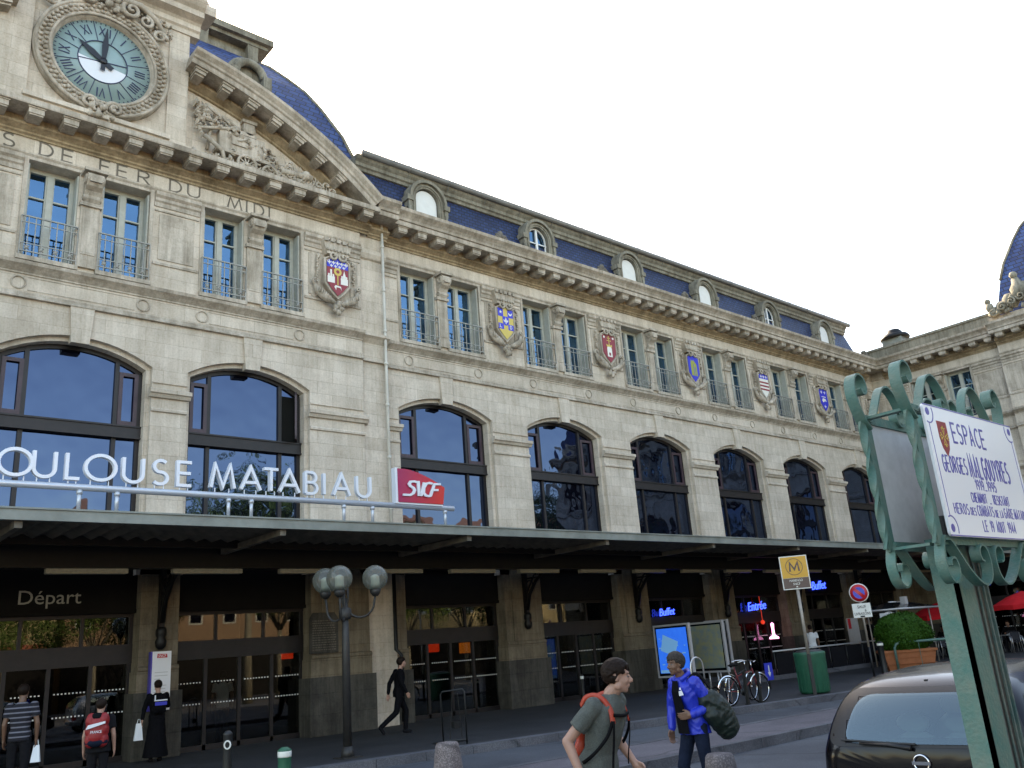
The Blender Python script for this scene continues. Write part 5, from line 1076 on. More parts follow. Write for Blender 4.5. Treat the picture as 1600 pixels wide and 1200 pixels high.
for s_ in (1, -1):
    m = MB(); pts = []
    for i in range(17):
        a = R(45)+s_*R(12)+(s_*R(156))*i/16 if False else None
    A0 = R(-45+17) if s_ > 0 else R(135+17); A1 = R(135-17) if s_ > 0 else R(315-17)
    m.prism([(.18*math.cos(A0+(A1-A0)*i/16), 2.63+.18*math.sin(A0+(A1-A0)*i/16)) for i in range(17)], -.023, -.019); m.build('blue_field', 'sign_blue', rd, world=False)
m = MB(); m.box(-.28, .28, -.01, .01, 1.86, 2.3); pp = m.build('white_plate', 'sign_white', t, world=False)
m = MB(); put_text(m, 'SAUF', .13, -.12, -.015, 2.15, width=.26, depth=.002); put_text(m, '&', .1, .08, -.015, 2.04, depth=.002); put_text(m, 'LIVRAISONS', .12, -.24, -.015, 1.94, width=.48, depth=.002); m.box(-.08, .06, -.014, -.011, 1.875, 1.915); m.build('plate_lettering', 'charcoal', pp, world=False)

# ================================================================ BIN
t = thing('litter_bin', 'round green litter bin behind the foot of the metro pole', 'bin', (21.95, 13.35, 0))
m = MB(); m.lathe([(.37, .02), (.39, .06), (.41, .95), (.42, 1.0), (.41, 1.05), (.36, 1.06), (.34, .98)], (21.95, 13.35, 0), 28)
for i in range(16): a = 2*PI*i/16; m.box(21.95+.395*math.cos(a)-.008, 21.95+.395*math.cos(a)+.008, 13.35+.395*math.sin(a)-.008, 13.35+.395*math.sin(a)+.008, .08, .94)
m.build('drum', 'green_bin', t); m = MB(); m.lathe([(.36, 1.0), (.36, 1.07), (.3, 1.1), (.02, 1.11)], (21.95, 13.35, 0), 24); m.build('lid', 'lamp_iron', t)

# ================================================================ BICYCLES
def bicycle(x, y, rz, mt, label, ghost=False):
    t = thing('bicycle', label, 'bicycle', (x, y, 0), rz, 'bicycles locked at the kerb')
    for wx, nm in ((-.53, 'rear_wheel'), (.53, 'front_wheel')):
        m = MB(); m.tube([(wx+.33*math.cos(i*PI/18), 0, .34+.33*math.sin(i*PI/18)) for i in range(36)], .018, 6, closed=True); w = m.build(nm, 'rubber', t, world=False)
        m = MB(); m.tube([(wx+.31*math.cos(i*PI/18), 0, .34+.31*math.sin(i*PI/18)) for i in range(36)], .008, 5, closed=True)
        for i in range(14): a = 2*PI*i/14; m.tube([(wx, .02*(-1)**i, .34), (wx+.3*math.cos(a), 0, .34+.3*math.sin(a))], .0022, 3)
        m.tube([(wx, -.05, .34), (wx, .05, .34)], .02, 6); m.build('rim_and_spokes', 'chrome', w, world=False)
        m = MB(); m.tube([(wx+.355*math.cos(a), 0, .34+.355*math.sin(a)) for a in [R(d) for d in (range(20, 190, 10) if wx < 0 else range(30, 160, 10))]], .02, 5, flat=1.4); m.build('mudguard', 'chrome', w, world=False)
    m = MB(); bb, hd, st, sd = (-.08, 0, .3), (.36, 0, .72), (-.2, 0, .62), (-.25, 0, .88)
    for a, b, r_ in ((bb, (.38, 0, .62), .017), ((-.2, 0, .66), (.36, 0, .78), .015), (bb, sd, .016), ((-.53, 0, .34), bb, .01), ((-.53, 0, .34), (-.2, 0, .66), .01), ((.35, 0, .82), (.40, 0, .6), .018)): m.tube([a, b], r_, 7)
    m.tube([(.4, 0, .6), (.44, .03, .48), (.53, .05, .34)], .012, 6); m.tube([(.4, 0, .6), (.44, -.03, .48), (.53, -.05, .34)], .012, 6); m.build('frame', mt, t, world=False)
    m = MB(); m.tube([(.35, 0, .8), (.33, 0, .98)], .012, 6); m.tube([(.16, .27, .97), (.3, .22, 1.0), (.36, 0, 1.0), (.3, -.22, 1.0), (.16, -.27, .97)], .012, 6); m.build('handlebar', 'chrome', t, world=False)
    m = MB(); m.ball((-.3, 0, .93), (.14, .075, .035), 10); m.ball((-.18, 0, .93), (.1, .03, .025), 8); m.build('saddle', 'rubber', t, world=False)
    m = MB(); m.tube([(bb[0], -.06, .3), (-.02, -.07, .16)], .01, 5); m.tube([(bb[0], .06, .3), (-.14, .07, .44)], .01, 5); m.box(-.06, .04, -.15, -.07, .15, .17); m.box(-.19, -.09, .07, .15, .43, .45); m.lathe([(.09, -.04), (.09, -.035)], (bb[0], 0, .3), 16, 'y'); m.build('crankset', 'pole_dark', t, world=False)
bicycle(18.95, 13.45, R(-10), 'bike_red', 'dark red bicycle with chrome mudguard leaning at the kerb left of the bin'); bicycle(19.55, 13.95, R(8), 'bike_blk', 'black bicycle mostly hidden behind the red one')
m = MB(); m.tube([(18.3, 14.5, 0), (18.3, 14.5, .95)]+[(18.3+.25-.25*math.cos(PI*i/8), 14.5, .95+.22*math.sin(PI*i/8)) for i in range(1, 8)]+[(18.8, 14.5, .95), (18.8, 14.5, 0)], .022, 8); tag(m.build('cycle_hoop', 'aluminium'), 'pale metal bicycle hoop rising behind the rear wheel', 'bike rack')
for x in (18.85, 19.4): m = MB(); m.box(x-.035, x+.035, 13.3, 13.36, 0, .75); m.box(x-.05, x+.05, 13.28, 13.38, 0, .03); tag(m.build('cycle_post', 'pole_dark'), 'short black post holding the bicycles upright, '+('nearer the rear wheel' if x < 19 else 'nearer the front wheel'), 'post')
# arrow plate behind the bicycles
m = MB(); m.box(23.7, 24.1, 15.98, 16.0, .25, .75); ap = tag(m.build('arrow_plate', 'sign_blue'), 'small blue plate with a white arrow behind the bicycle front wheel', 'sign'); m = MB(); m.prism([(23.88, .68), (23.92, .68), (23.92, .48), (23.98, .48), (23.9, .35), (23.82, .48), (23.88, .48)], 15.97, 15.979); a_ = m.build('arrow', 'sign_white', None); a_.parent = ap
m = MB(); m.box(23.88, 23.92, 16.0, 16.03, 0, .5); a_ = m.build('stake', 'pole_dark', None); a_.parent = ap

# ================================================================ CAFE TERRACE
t = thing('terrace_railing', 'dark banner railing with a pale top rail in front of the cafe doors', 'railing', (31.5, 18.45, 0))
m = MB(); m.tube([(28.0, 18.45, .97), (35.6, 18.45, .97)], .03, 8); m.build('top_rail', 'panel_grey', t)
for i in range(7): x = 28.05+1.25*i; m = MB(); m.tube([(x, 18.45, 0), (x, 18.45, .95)], .03, 7); m.build('post', 'pole_dark', t)
for i in range(6): x = 28.15+1.25*i; m = MB(); m.box(x, x+1.05, 18.44, 18.46, .12, .9); m.build('banner', 'charcoal', t)
def chair(x, y, rz, label):
    t = thing('bistro_chair', label, 'chair', (x, y, 0), rz, 'aluminium chairs of the cafe terrace'); m = MB()
    for s_ in (-1, 1):
        m = MB(); m.tube([(.22*s_, -.22, 0), (.21*s_, -.2, .44), (.21*s_, -.18, .66), (.21*s_, .05, .68), (.2*s_, .2, .66)], .013, 6); m.build('front_leg', 'aluminium', t, world=False)
        m = MB(); m.tube([(.2*s_, .27, 0), (.19*s_, .2, .44), (.19*s_, .25, .82)], .013, 6); m.build('rear_leg', 'aluminium', t, world=False)
    m = MB(); m.box(-.2, .2, -.2, .2, .43, .46); m.build('seat', 'chair_dark', t, world=False)
    m = MB(); m.add([(-.19, .215, .5), (.19, .215, .5), (.19, .26, .84), (-.19, .26, .84), (-.19, .235, .5), (.19, .235, .5), (.19, .28, .84), (-.19, .28, .84)], [(0, 1, 2, 3), (4, 7, 6, 5), (0, 4, 5, 1), (3, 2, 6, 7), (0, 3, 7, 4), (1, 5, 6, 2)]); m.tube([(-.19, .27, .84), (0, .29, .88), (.19, .27, .84)], .015, 6); m.build('backrest', 'chair_dark', t, world=False)
def table(x, y, label):
    t = thing('bistro_table', label, 'table', (x, y, 0), 0, 'round tables of the cafe terrace'); m = MB(); m.lathe([(.34, .71), (.35, .73), (.34, .745), (.02, .745)], (x, y, 0), 22); m.build('tabletop', 'aluminium', t)
    m = MB(); m.lathe([(.2, 0), (.19, .03), (.035, .06), (.03, .7)], (x, y, 0), 14); m.build('pedestal', 'pole_dark', t)
CH = [(39.4, 17.3, 20, 'nearest the glass shelter post'), (40.3, 18.3, 200, 'across the table from the seated person in black'), (40.9, 17.0, 100, 'with its side to the street, left of the sign post'), (38.6, 16.9, -30, 'closest to the thick dark post'), (39.0, 18.7, 160, 'behind the others near the wall'), (42.4, 15.6, 10, 'at the right edge, beside the nearer red parasol foot'), (43.2, 16.6, 170, 'facing the seated person at the right edge'), (41.6, 15.3, -60, 'foremost of the right-hand group'), (36.8, 19.3, 80, 'right of the banner railing'), (37.6, 18.6, 250, 'beside the parking sign, near the railing end')]
for x, y, a, lb in CH: chair(x, y, R(a), 'silver-legged cafe chair '+lb)
table(40.2, 17.6, 'round table before the seated person in black, left of the sign post'); table(42.4, 15.9, 'round table at the right edge under the nearer red parasol'); table(37.2, 19.0, 'round table at the railing end near the parking sign'); table(41.4, 18.5, 'round table under the farther red parasol')
def parasol(x, y, z, r_, label):
    t = thing('parasol', label, 'parasol', (x, y, 0), 0, 'red parasols of the cafe'); m = MB(); m.tube([(x, y, 0), (x, y, z+.5)], .025, 8); m.build('pole', 'panel_grey', t)
    m = MB(); n = 8; pts = [(x, y, z+.62)]
    for k, (q_, zz) in enumerate(((.5, z+.38), (1, z+.05), (1, z-.14))):
        for i in range(n*2):
            a = PI*i/n; sc_ = r_*q_*(1 if i % 2 == 0 else .94); pts.append((x+sc_*math.cos(a), y+sc_*math.sin(a), zz-(0 if i % 2 == 0 else -.03)))
    N2 = n*2; m.add(pts, [(0, 1+i, 1+(i+1) % N2) for i in range(N2)]+[(1+k*N2+i, 1+(k+1)*N2+i, 1+(k+1)*N2+(i+1) % N2, 1+k*N2+(i+1) % N2) for k in (0, 1) for i in range(N2)])
    cn = m.build('canopy', 'red_cloth', t)
    m = MB()
    for i in range(n): a = 2*PI*i/n; m.tube([(x, y, z+.55), (x+r_*.98*math.cos(a), y+r_*.98*math.sin(a), z+.02)], .01, 4)
    m.build('ribs', 'panel_grey', cn)
parasol(40.7, 17.9, 1.72, 1.35, 'red parasol behind the bush, partly hidden by the green sign post'); parasol(42.3, 14.9, 1.9, 1.35, 'nearer red parasol cut off at the right edge')
# glass shelter behind the bush
t = thing('glass_shelter', 'small clear-roofed shelter on thin posts behind the round bush', 'shelter', (35.6, 17.3, 0))
for x, y in ((34.2, 17.9), (37.0, 17.9), (34.2, 16.7), (37.0, 16.7)): m = MB(); m.tube([(x, y, 0), (x, y, 2.2)], .028, 7); m.build('post', 'pole_beige', t)
m = MB(); m.add([(33.8, 16.4, 2.12), (37.5, 16.4, 2.12), (37.5, 18.2, 2.12), (33.8, 18.2, 2.12), (34.9, 17.3, 2.42), (36.4, 17.3, 2.42)], [(0, 1, 5, 4), (1, 2, 5), (2, 3, 4, 5), (3, 0, 4)]); rf = m.build('clear_roof', 'clear', t)
m = MB(); m.tube([(33.8, 16.4, 2.12), (37.5, 16.4, 2.12), (37.5, 18.2, 2.12), (33.8, 18.2, 2.12)], .04, 6, closed=True); m.tube([(34.9, 17.3, 2.42), (36.4, 17.3, 2.42)], .03, 6); m.box(35.5, 35.75, 16.9, 17.1, 2.3, 2.6); m.build('roof_edge', 'panel_grey', rf)
m = MB(); m.box(34.4, 36.8, 17.2, 17.8, 0, .9); m.build('counter', 'charcoal', t); m = MB(); m.tube([(34.05, 16.55, 2.1), (34.05, 16.55, .8)], .012, 5)
for z in (1.62, 1.45, 1.1, .95): m.ball((34.05+.06*math.sin(z*30), 16.5, z), .11, 10)
tag(m.build('lemon_display', 'yellow_thing'), 'string of yellow lemons at the shelter post left of the bush', 'decoration')
m = MB(); m.box(33.6, 34.5, 16.8, 17.1, 1.78, 2.0); m.lathe([(.2, 1.98), (.1, 2.04), (.02, 2.06)], (34.05, 16.95, 0), 12); tag(m.build('white_box', 'plastic_bag'), 'white box showing just above the round bush', 'box')
# menu board
t = thing('menu_board', 'white menu board standing behind the railing near the third neon word', 'menu board', (37.4, 20.3, .16)); m = MB(); m.box(36.9, 37.8, 20.3, 20.36, .85, 1.95); m.build('board', 'panel_grey', t); m = MB(); m.box(36.92, 37.15, 20.29, 20.3, 1.5, 1.93); m.build('red_heading', 'sign_red', t)
for x in (36.95, 37.75): m = MB(); m.tube([(x, 20.33, .16), (x, 20.33, .85)], .02, 6); m.build('leg', 'pole_dark', t)
# planter with clipped bush
bxp, byp = 31.35, 15.25
t = thing('planter', 'terracotta coloured planter box inside a green hoop rail', 'planter', (bxp, byp, 0), face_cam(bxp, byp)+R(10))
m = MB(); m.add([(-.72, -.55, .02), (.72, -.55, .02), (.72, .55, .02), (-.72, .55, .02), (-.86, -.66, .66), (.86, -.66, .66), (.86, .66, .66), (-.86, .66, .66)], [(0, 1, 5, 4), (1, 2, 6, 5), (2, 3, 7, 6), (3, 0, 4, 7), (4, 5, 6, 7)]); m.build('tub', 'terracotta', t, world=False)
m = MB(); m.box(-.9, .9, -.7, .7, .62, .7)
for z in (.24, .44): m.box(-.82, .82, -.645, -.6, z-.006, z+.006)
m.build('tub_rim', 'terracotta', t, world=False)
t2 = thing('hoop_rail', 'green tubular hoop guarding the front of the terracotta planter', 'railing', (bxp-.25, byp-1.0, 0), face_cam(bxp, byp)+R(10)); m = MB()
m.tube([(-1.15, 0, 0), (-1.15, 0, .78), (-1.08, 0, .9), (-.95, 0, .96), (1.0, 0, .96), (1.12, 0, .9), (1.18, 0, .78), (1.18, 0, 0)], .045, 8); m.tube([(-.35, 0, 0), (-.35, 0, .94)], .012, 5); m.build('hoop', 'teal', t2, world=False); m = MB(); m.box(.55, 1.1, -.02, .02, .25, .9); m.build('infill_panel', 'pole_dark', t2, world=False)
def leafball(c, rad, n, size, seed, squash=(1, 1, 1), lump=.12):
    rnd = random.Random(seed); m = MB()
    for i in range(n):
        while True:
            d = Vector((rnd.uniform(-1, 1), rnd.uniform(-1, 1), rnd.uniform(-1, 1)))
            if .1 < d.length < 1: break
        d.normalize(); lum = 1+lump*math.sin(5*d.x+seed)*math.cos(4*d.z+3*d.y)
        r_ = rnd.uniform(.75, 1.02)**.6*lum; p = Vector(c)+Vector((d.x*rad*squash[0], d.y*rad*squash[1], d.z*rad*squash[2]))*r_
        a = Vector((rnd.uniform(-1, 1), rnd.uniform(-1, 1), rnd.uniform(-1, 1))).normalized(); b = a.cross(d+Vector((.01, .02, .03))).normalized(); a = a*size*rnd.uniform(.6, 1.3); b = b*size*.5
        m.add([tuple(p-a), tuple(p+b), tuple(p+a), tuple(p-b)], [(0, 1, 2, 3)])
    return m
bt = thing('round_bush', 'clipped round green boxwood bush growing in the terracotta planter', 'bush', (bxp, byp, .65))
m = leafball((bxp, byp, 1.22), .88, 17000, .05, 3, (1.08, 1.08, .84), .09); m.build('foliage', 'leaf', bt, fix=False); m = MB(); m.ball((bxp, byp, 1.2), (.8, .8, .62), 20, .05); m.build('inner_foliage', 'leaf', bt); m = MB(); m.tube([(bxp, byp, .5), (bxp, byp, 1.1)], .06, 7); m.build('stem', 'bark', bt)
# ================================================================ PEOPLE
from mathutils import noise as MN
def remeshed(mb, name, mt, parent, voxel=.01, smooth=3, fac=.5, wr=0, wf=(9, 9, 5)):
    me = bpy.data.meshes.new('tmp'); me.from_pydata([tuple(p) for p in mb.v], [], mb.f)
    o = bpy.data.objects.new('tmp', me); COL.objects.link(o)
    r_ = o.modifiers.new('r', 'REMESH'); r_.mode = 'VOXEL'; r_.voxel_size = voxel; r_.use_smooth_shade = True
    s_ = o.modifiers.new('s', 'SMOOTH'); s_.iterations = smooth; s_.factor = fac
    dg = bpy.context.evaluated_depsgraph_get(); new = bpy.data.meshes.new_from_object(o.evaluated_get(dg))
    bpy.data.objects.remove(o); bpy.data.meshes.remove(me); new.name = name; new.materials.clear(); new.materials.append(M[mt])
    if wr:
        nn = [v.normal.copy() for v in new.vertices]
        for v, nv in zip(new.vertices, nn):
            q = Vector((v.co.x*wf[0], v.co.y*wf[1], v.co.z*wf[2])); q += Vector((MN.noise(q*.7), MN.noise(q*.7+Vector((5, 1, 2))), MN.noise(q*.7+Vector((9, 3, 7)))))*.9
            r1 = 1-abs(MN.noise(q))*2.2; r2 = 1-abs(MN.noise(q*2.1+Vector((3, 8, 1))))*2.2; v.co += nv*wr*(r1*.8+r2*.45-.5)
    for p in new.polygons: p.use_smooth = True
    ob = bpy.data.objects.new(name, new); COL.objects.link(ob); ob.parent = parent; return ob
def limb(m, a, b, r0, r1, n=12):
    a, b = Vector(a), Vector(b); mid = a.lerp(b, .35); m.tube([tuple(a), tuple(mid), tuple(b)], [r0, (r0*.62+r1*.38)*1.03, r1], n); m.ball(tuple(a), r0, n); m.ball(tuple(b), r1, n)
def torso(m, J, grow=0, hem=None):
    """ellipse sections along the spine; J gives pelvis, waist, chest, neck + shoulders"""
    sp = [(Vector(J['pelvis'])+Vector((0, 0, -.04)), .155, .108), (Vector(J['pelvis'])+Vector((0, 0, .05)), .158, .11), (Vector(J['waist']), .142, .098), (Vector(J['waist']).lerp(Vector(J['chest']), .5), .158, .11), (Vector(J['chest']), .176, .122), (Vector(J['chest']).lerp(Vector(J['neck']), .55), .165, .108), (Vector(J['neck'])+Vector((0, 0, -.04)), .105, .08), (Vector(J['neck']), .062, .06)]
    if hem: sp = [(Vector(J['pelvis'])+Vector((0, 0, -hem)), .178, .135)]+[(c, w_+.012, d_+.02) for c, w_, d_ in sp[:2]]+sp[2:]
    lat = (Vector(J['shL'])-Vector(J['shR'])).normalized(); vs_ = []; n = 20
    for k, (c, w_, d_) in enumerate(sp):
        ax = (sp[min(k+1, len(sp)-1)][0]-sp[max(k-1, 0)][0]).normalized(); l = (lat-ax*lat.dot(ax)).normalized(); f = l.cross(ax)
        for i in range(n):
            t = 2*PI*i/n; ct, st = math.cos(t), math.sin(t); sq = (abs(ct)**3+abs(st)**3)**(-1/3)*.93
            vs_.append(tuple(c+l*(w_+grow)*ct*sq+f*(d_+grow)*st*sq))
    K = len(sp); m.add(vs_, [(i*n+q, i*n+(q+1) % n, (i+1)*n+(q+1) % n, (i+1)*n+q) for i in range(K-1) for q in range(n)]+[list(range(n))[::-1], list(range((K-1)*n, K*n))])
def hand(m, w_, d, nrm, thumb, curl=.5, s=1.0):
    d = Vector(d).normalized(); nrm = Vector(nrm); nrm = (nrm-d*nrm.dot(d)).normalized(); sd = Vector(thumb); sd = (sd-d*sd.dot(d)-nrm*sd.dot(nrm)).normalized(); w_ = Vector(w_)
    limb(m, w_, w_+d*.03*s, .028*s, .027*s, 8)
    for k in range(4): o = sd*(.03-.02*k)*s; limb(m, w_+d*.02*s+o*.7, w_+d*.088*s+o, .016*s, .0125*s, 8)
    for k, L_ in enumerate((.07, .078, .072, .056)):
        p = w_+d*.088*s+sd*(.031-.0205*k)*s; ang = curl*.5*(1+.08*k); u = d
        for j in range(3):
            u = (u*math.cos(ang)+nrm*math.sin(ang)).normalized(); q = p+u*L_*s*(.45, .32, .25)[j]; limb(m, p, q, (.0098-.001*j)*s, (.009-.001*j)*s, 8); p = q; ang = curl
            nrm2 = (nrm-u*nrm.dot(u)); ang = curl*.8
    p = w_+d*.025*s+sd*.026*s; u = (d*.75+sd*.6+nrm*.25).normalized(); q = p+u*.042*s; limb(m, p, q, .0135*s, .0115*s, 8); u = (d*.9+sd*.2+nrm*.4).normalized(); limb(m, q, q+u*.034*s, .0112*s, .0088*s, 8)
def head(m, c, yaw, pitch=0, s=1.0):
    Rm = Matrix.Translation(c) @ Matrix.Rotation(yaw, 4, 'Z') @ Matrix.Rotation(pitch, 4, 'Y') @ Matrix.Scale(s, 4)
    h = MB(Rm)
    h.ball((-.012, 0, .035), (.098, .077, .09), 20); h.ball((.022, 0, -.012), (.072, .066, .085), 18); h.ball((.03, 0, -.06), (.058, .052, .05), 14); h.ball((.062, 0, -.088), (.024, .03, .022), 10)
    for s_ in (-1, 1): h.ball((.05, s_*.036, -.022), (.033, .026, .03), 10); h.ball((.0, s_*.055, -.06), (.035, .016, .03), 8); h.ball((-.012, s_*.077, -.002), (.02, .011, .032), 8); h.ball((.074, s_*.03, .04), (.016, .026, .012), 8)
    h.tube([(.08, 0, .03), (.098, 0, .004), (.113, 0, -.018)], [.009, .011, .015], 8); h.ball((.106, 0, -.024), (.017, .014, .012), 8)
    for s_ in (-1, 1): h.ball((.096, s_*.013, -.026), (.01, .009, .008), 6)
    h.ball((.086, 0, -.052), (.014, .026, .008), 8); h.ball((.083, 0, -.064), (.013, .022, .008), 8)
    m.v_ = None
    n = len(m.v); m.v += h.v; m.f += [[i+n for i in f] for f in h.f]; m.mi += h.mi; m.sm += h.sm
    return Rm
def hair_cap(Rm, name, mt, parent, seed, vol=1.0, long=0, voxel=.009):
    rnd = random.Random(seed); h = MB(Rm)
    for i in range(620):
        a = rnd.uniform(-PI, PI); b = rnd.uniform(-.8 if abs(a) > 1.9 else -.3, PI/2)
        d = Vector((math.cos(a)*math.cos(b), math.sin(a)*math.cos(b), math.sin(b)))
        if d.x > .5 and b < .55: continue
        if abs(a) < 1.25 and b < .25: continue
        if 1.25 <= abs(a) < 1.9 and b < .0: continue
        p = Vector((-.014+d.x*.1, d.y*.08, .04+d.z*.092)); k = rnd.uniform(.012, .02)*vol
        t = Vector((rnd.uniform(-1, 1), rnd.uniform(-1, 1), rnd.uniform(-.6, .4))); t = (t-d*t.dot(d)).normalized()*k*2.1
        h.tube([tuple(p-t), tuple(p+d*.006*vol), tuple(p+t)], [k*.4, k*.75, k*.3], 5)
    h.ball((-.02, 0, .05), (.097, .079, .084), 18)
    if long: h.ball((-.07, 0, -.03), (.045, .07, .07), 12)
    return remeshed(h, name, mt, parent, voxel, 1, .2)
def eyes(Rm, parent, mt='hair'):
    for s_ in (-1, 1):
        e = MB(Rm); e.ball((.0725, s_*.031, .010), .0115, 10); w_ = e.build('eye', 'eye_white', parent, world=False)
        e = MB(Rm); e.ball((.0825, s_*.0315, .010), .0058, 8); e.build('iris', 'hair', w_, world=False)
        e = MB(Rm); e.tube([(.083, s_*.012, .036), (.086, s_*.028, .042), (.072, s_*.05, .036)], [.003, .004, .002], 5); e.build('eyebrow', mt, parent, world=False)
    e = MB(Rm); e.ball((.089, 0, -.054), (.006, .021, .0035), 8); e.ball((.0875, 0, -.0605), (.006, .018, .004), 8); e.build('lips', 'lip', parent, world=False)
M['eye_white'] = mat('eye_white', (.16, .14, .13), .7)
M['lip'] = mat('lip_skin', (.34, .12, .10), .5)
BASE = dict(pelvis=(0, 0, .93), waist=(0, 0, 1.06), chest=(.0, 0, 1.28), neck=(-.01, 0, 1.47), head=(.02, 0, 1.62), shL=(0, .185, 1.41), shR=(0, -.185, 1.41), elL=(-.02, .24, 1.13), elR=(-.02, -.24, 1.13), wrL=(.04, .25, .89), wrR=(.04, -.25, .89),
            hipL=(0, .09, .9), hipR=(0, -.09, .9), knL=(.02, .1, .5), knR=(.02, -.1, .5), anL=(0, .1, .09), anR=(0, -.1, .09))
def person(label, loc, hd, J=None, s=1.0, skin='skin', top='black_cloth', legs='denim', sleeve='long', hair='hair', hyaw=0, hpitch=0, fine=False, shoes='charcoal', handsd=None, hem=.06, hvol=1.0, jacket=0, hlong=0, toe=None, curl=.5, dress=False):
    K = dict(BASE); K.update(J or {}); K = {k: tuple(Vector(v)*s) for k, v in K.items()}; loc = tuple(loc)
    t = thing('person', label, 'person', loc, hd); vx = .0065 if fine else .012
    b = MB(); torso(b, K, -.012); limb(b, K['neck'], Vector(K['head'])-Vector((.02, 0, .07)), .056*s, .052*s)
    for S in 'LR':
        limb(b, K['sh'+S], K['el'+S], .048*s, .039*s); limb(b, K['el'+S], K['wr'+S], .041*s, .027*s)
        limb(b, K['hip'+S], K['kn'+S], .078*s, .052*s); limb(b, K['kn'+S], K['an'+S], .052*s, .036*s)
        hd_ = (handsd or {}).get(S) or (Vector(K['wr'+S])-Vector(K['el'+S])); inn = Vector((0, -1 if S == 'L' else 1, 0))
        hand(b, K['wr'+S], hd_, inn, (1, 0, .0), curl, s*1.02)
    Rm = head(b, Vector(K['head']), hyaw, hpitch, s*.96)
    remeshed(b, 'body', skin, t, vx, 2 if fine else 2)
    hair_cap(Rm, 'hair', hair, t, len(label), hvol, hlong, .0055 if fine else .012); eyes(Rm, t, hair) if fine else None
    c = MB(); torso(c, K, .008+jacket, hem)
    for S in 'LR':
        sh, el, wr = (Vector(K[q+S]) for q in ('sh', 'el', 'wr'))
        c.ball(tuple(sh), (.07+jacket)*s, 14)
        if sleeve == 'long': limb(c, sh, el, (.066+jacket)*s, (.052+jacket)*s); limb(c, el, el.lerp(wr, .93), (.053+jacket)*s, (.039+jacket)*s)
        elif sleeve == 'short':
            e2 = sh.lerp(el, .62); c.tube([tuple(sh), tuple(sh.lerp(e2, .5)), tuple(e2)], [.068*s, .064*s, .066*s], 14)
    c_ = remeshed(c, 'jacket' if jacket else 'shirt', top, t, .008 if fine else .014, 3, wr=.011 if jacket else .007)
    p = MB(); p.ball(tuple(Vector(K['pelvis'])+Vector((0, 0, -.02))), (.098*s, .15*s, .11*s), 18)
    for S in 'LR': limb(p, K['hip'+S], K['kn'+S], .09*s, .066*s); limb(p, K['kn'+S], Vector(K['kn'+S]).lerp(Vector(K['an'+S]), .95), .067*s, .055*s)
    if dress: p.tube([tuple(Vector(K['pelvis'])), (0, 0, .5*s), (0, 0, .1)], [.16, .2, .26], 20)
    remeshed(p, 'trousers' if not dress else 'long_skirt', legs, t, .009 if fine else .015, 3, wr=.007)
    for S in 'LR':
        a = Vector(K['an'+S]); kn = Vector(K['kn'+S]); tv = (toe or {}).get(S, (1, 0, -.05)); tv = Vector(tv).normalized(); f = MB()
        limb(f, a+Vector((0, 0, -.035))-tv*.04, a+tv*.12+Vector((0, 0, -.05)), .042*s, .036*s, 10); limb(f, a+Vector((0, 0, -.01)), a+tv*.03+Vector((0, 0, -.03)), .045*s, .042*s, 10); remeshed(f, 'shoe', shoes, t, .009, 1)
    return t, K, Rm, c_
WR = lambda a: (math.cos(a), math.sin(a))
def sling(t, pts, nm='strap', mt='strap', w_=.022, th=.003, parent=None):
    """flat webbing along points, lying with its flat side on the body (normal from spine)"""
    P0 = [Vector(p) for p in pts]; P = []
    for i in range(len(P0)-1):
        a0, a1, a2, a3 = P0[max(i-1, 0)], P0[i], P0[i+1], P0[min(i+2, len(P0)-1)]
        for j in range(5): u = j/5; P.append(.5*((2*a1)+(a2-a0)*u+(2*a0-5*a1+4*a2-a3)*u*u+(3*a1-a0-3*a2+a3)*u**3))
    P.append(P0[-1]); m = MB(); m.smooth = True; vs_ = []
    for i, p in enumerate(P):
        d = (P[min(i+1, len(P)-1)]-P[max(i-1, 0)]).normalized(); nr = Vector((p.x-spine_c.x, p.y-spine_c.y, .0)); nr = nr-d*nr.dot(d); nr = nr.normalized() if nr.length > 1e-4 else Vector((0, 0, 1)); q = d.cross(nr).normalized()*w_
        vs_ += [tuple(p-q+nr*th), tuple(p+q+nr*th), tuple(p+q-nr*th), tuple(p-q-nr*th)]
    n = len(P); m.add(vs_, [(i*4+j, i*4+(j+1) % 4, i*4+4+(j+1) % 4, i*4+4+j) for i in range(n-1) for j in range(4)]+[(0, 1, 2, 3), tuple(range(n*4-4, n*4))]); return m.build(nm, mt, t, world=False)
# --- young man in grey, leaning forward
hd = R(-74); J = dict(pelvis=(0, 0, .93), waist=(.035, 0, 1.06), chest=(.10, 0, 1.27), neck=(.165, 0, 1.45), head=(.235, 0, 1.565), shL=(.13, .165, 1.385), shR=(.10, -.172, 1.375), elL=(.06, .22, 1.13), wrL=(.2, .2, .95), elR=(-.1, -.25, 1.15), wrR=(-.0, -.26, .91),
    hipL=(0, .09, .9), hipR=(0, -.09, .9), knL=(.22, .1, .53), knR=(-.08, -.1, .5), anL=(.14, .1, .1), anR=(-.38, -.1, .22))
hx, hy = 5.06, 4.71; fx, fy = WR(hd); x0, y0 = hx-.235*fx, hy-.235*fy
t, K, Rm, c_ = person('person in a grey t-shirt with orange backpack straps leaning forward as he walks', (x0, y0, -.15), hd, J, 1.0, 'skin', 'tee', 'denim', 'short', 'hair', R(31), R(6), True, 'charcoal', hvol=1.15, toe={'R': (.8, 0, -.6)})
spine_c = Vector((.05, 0, 0))
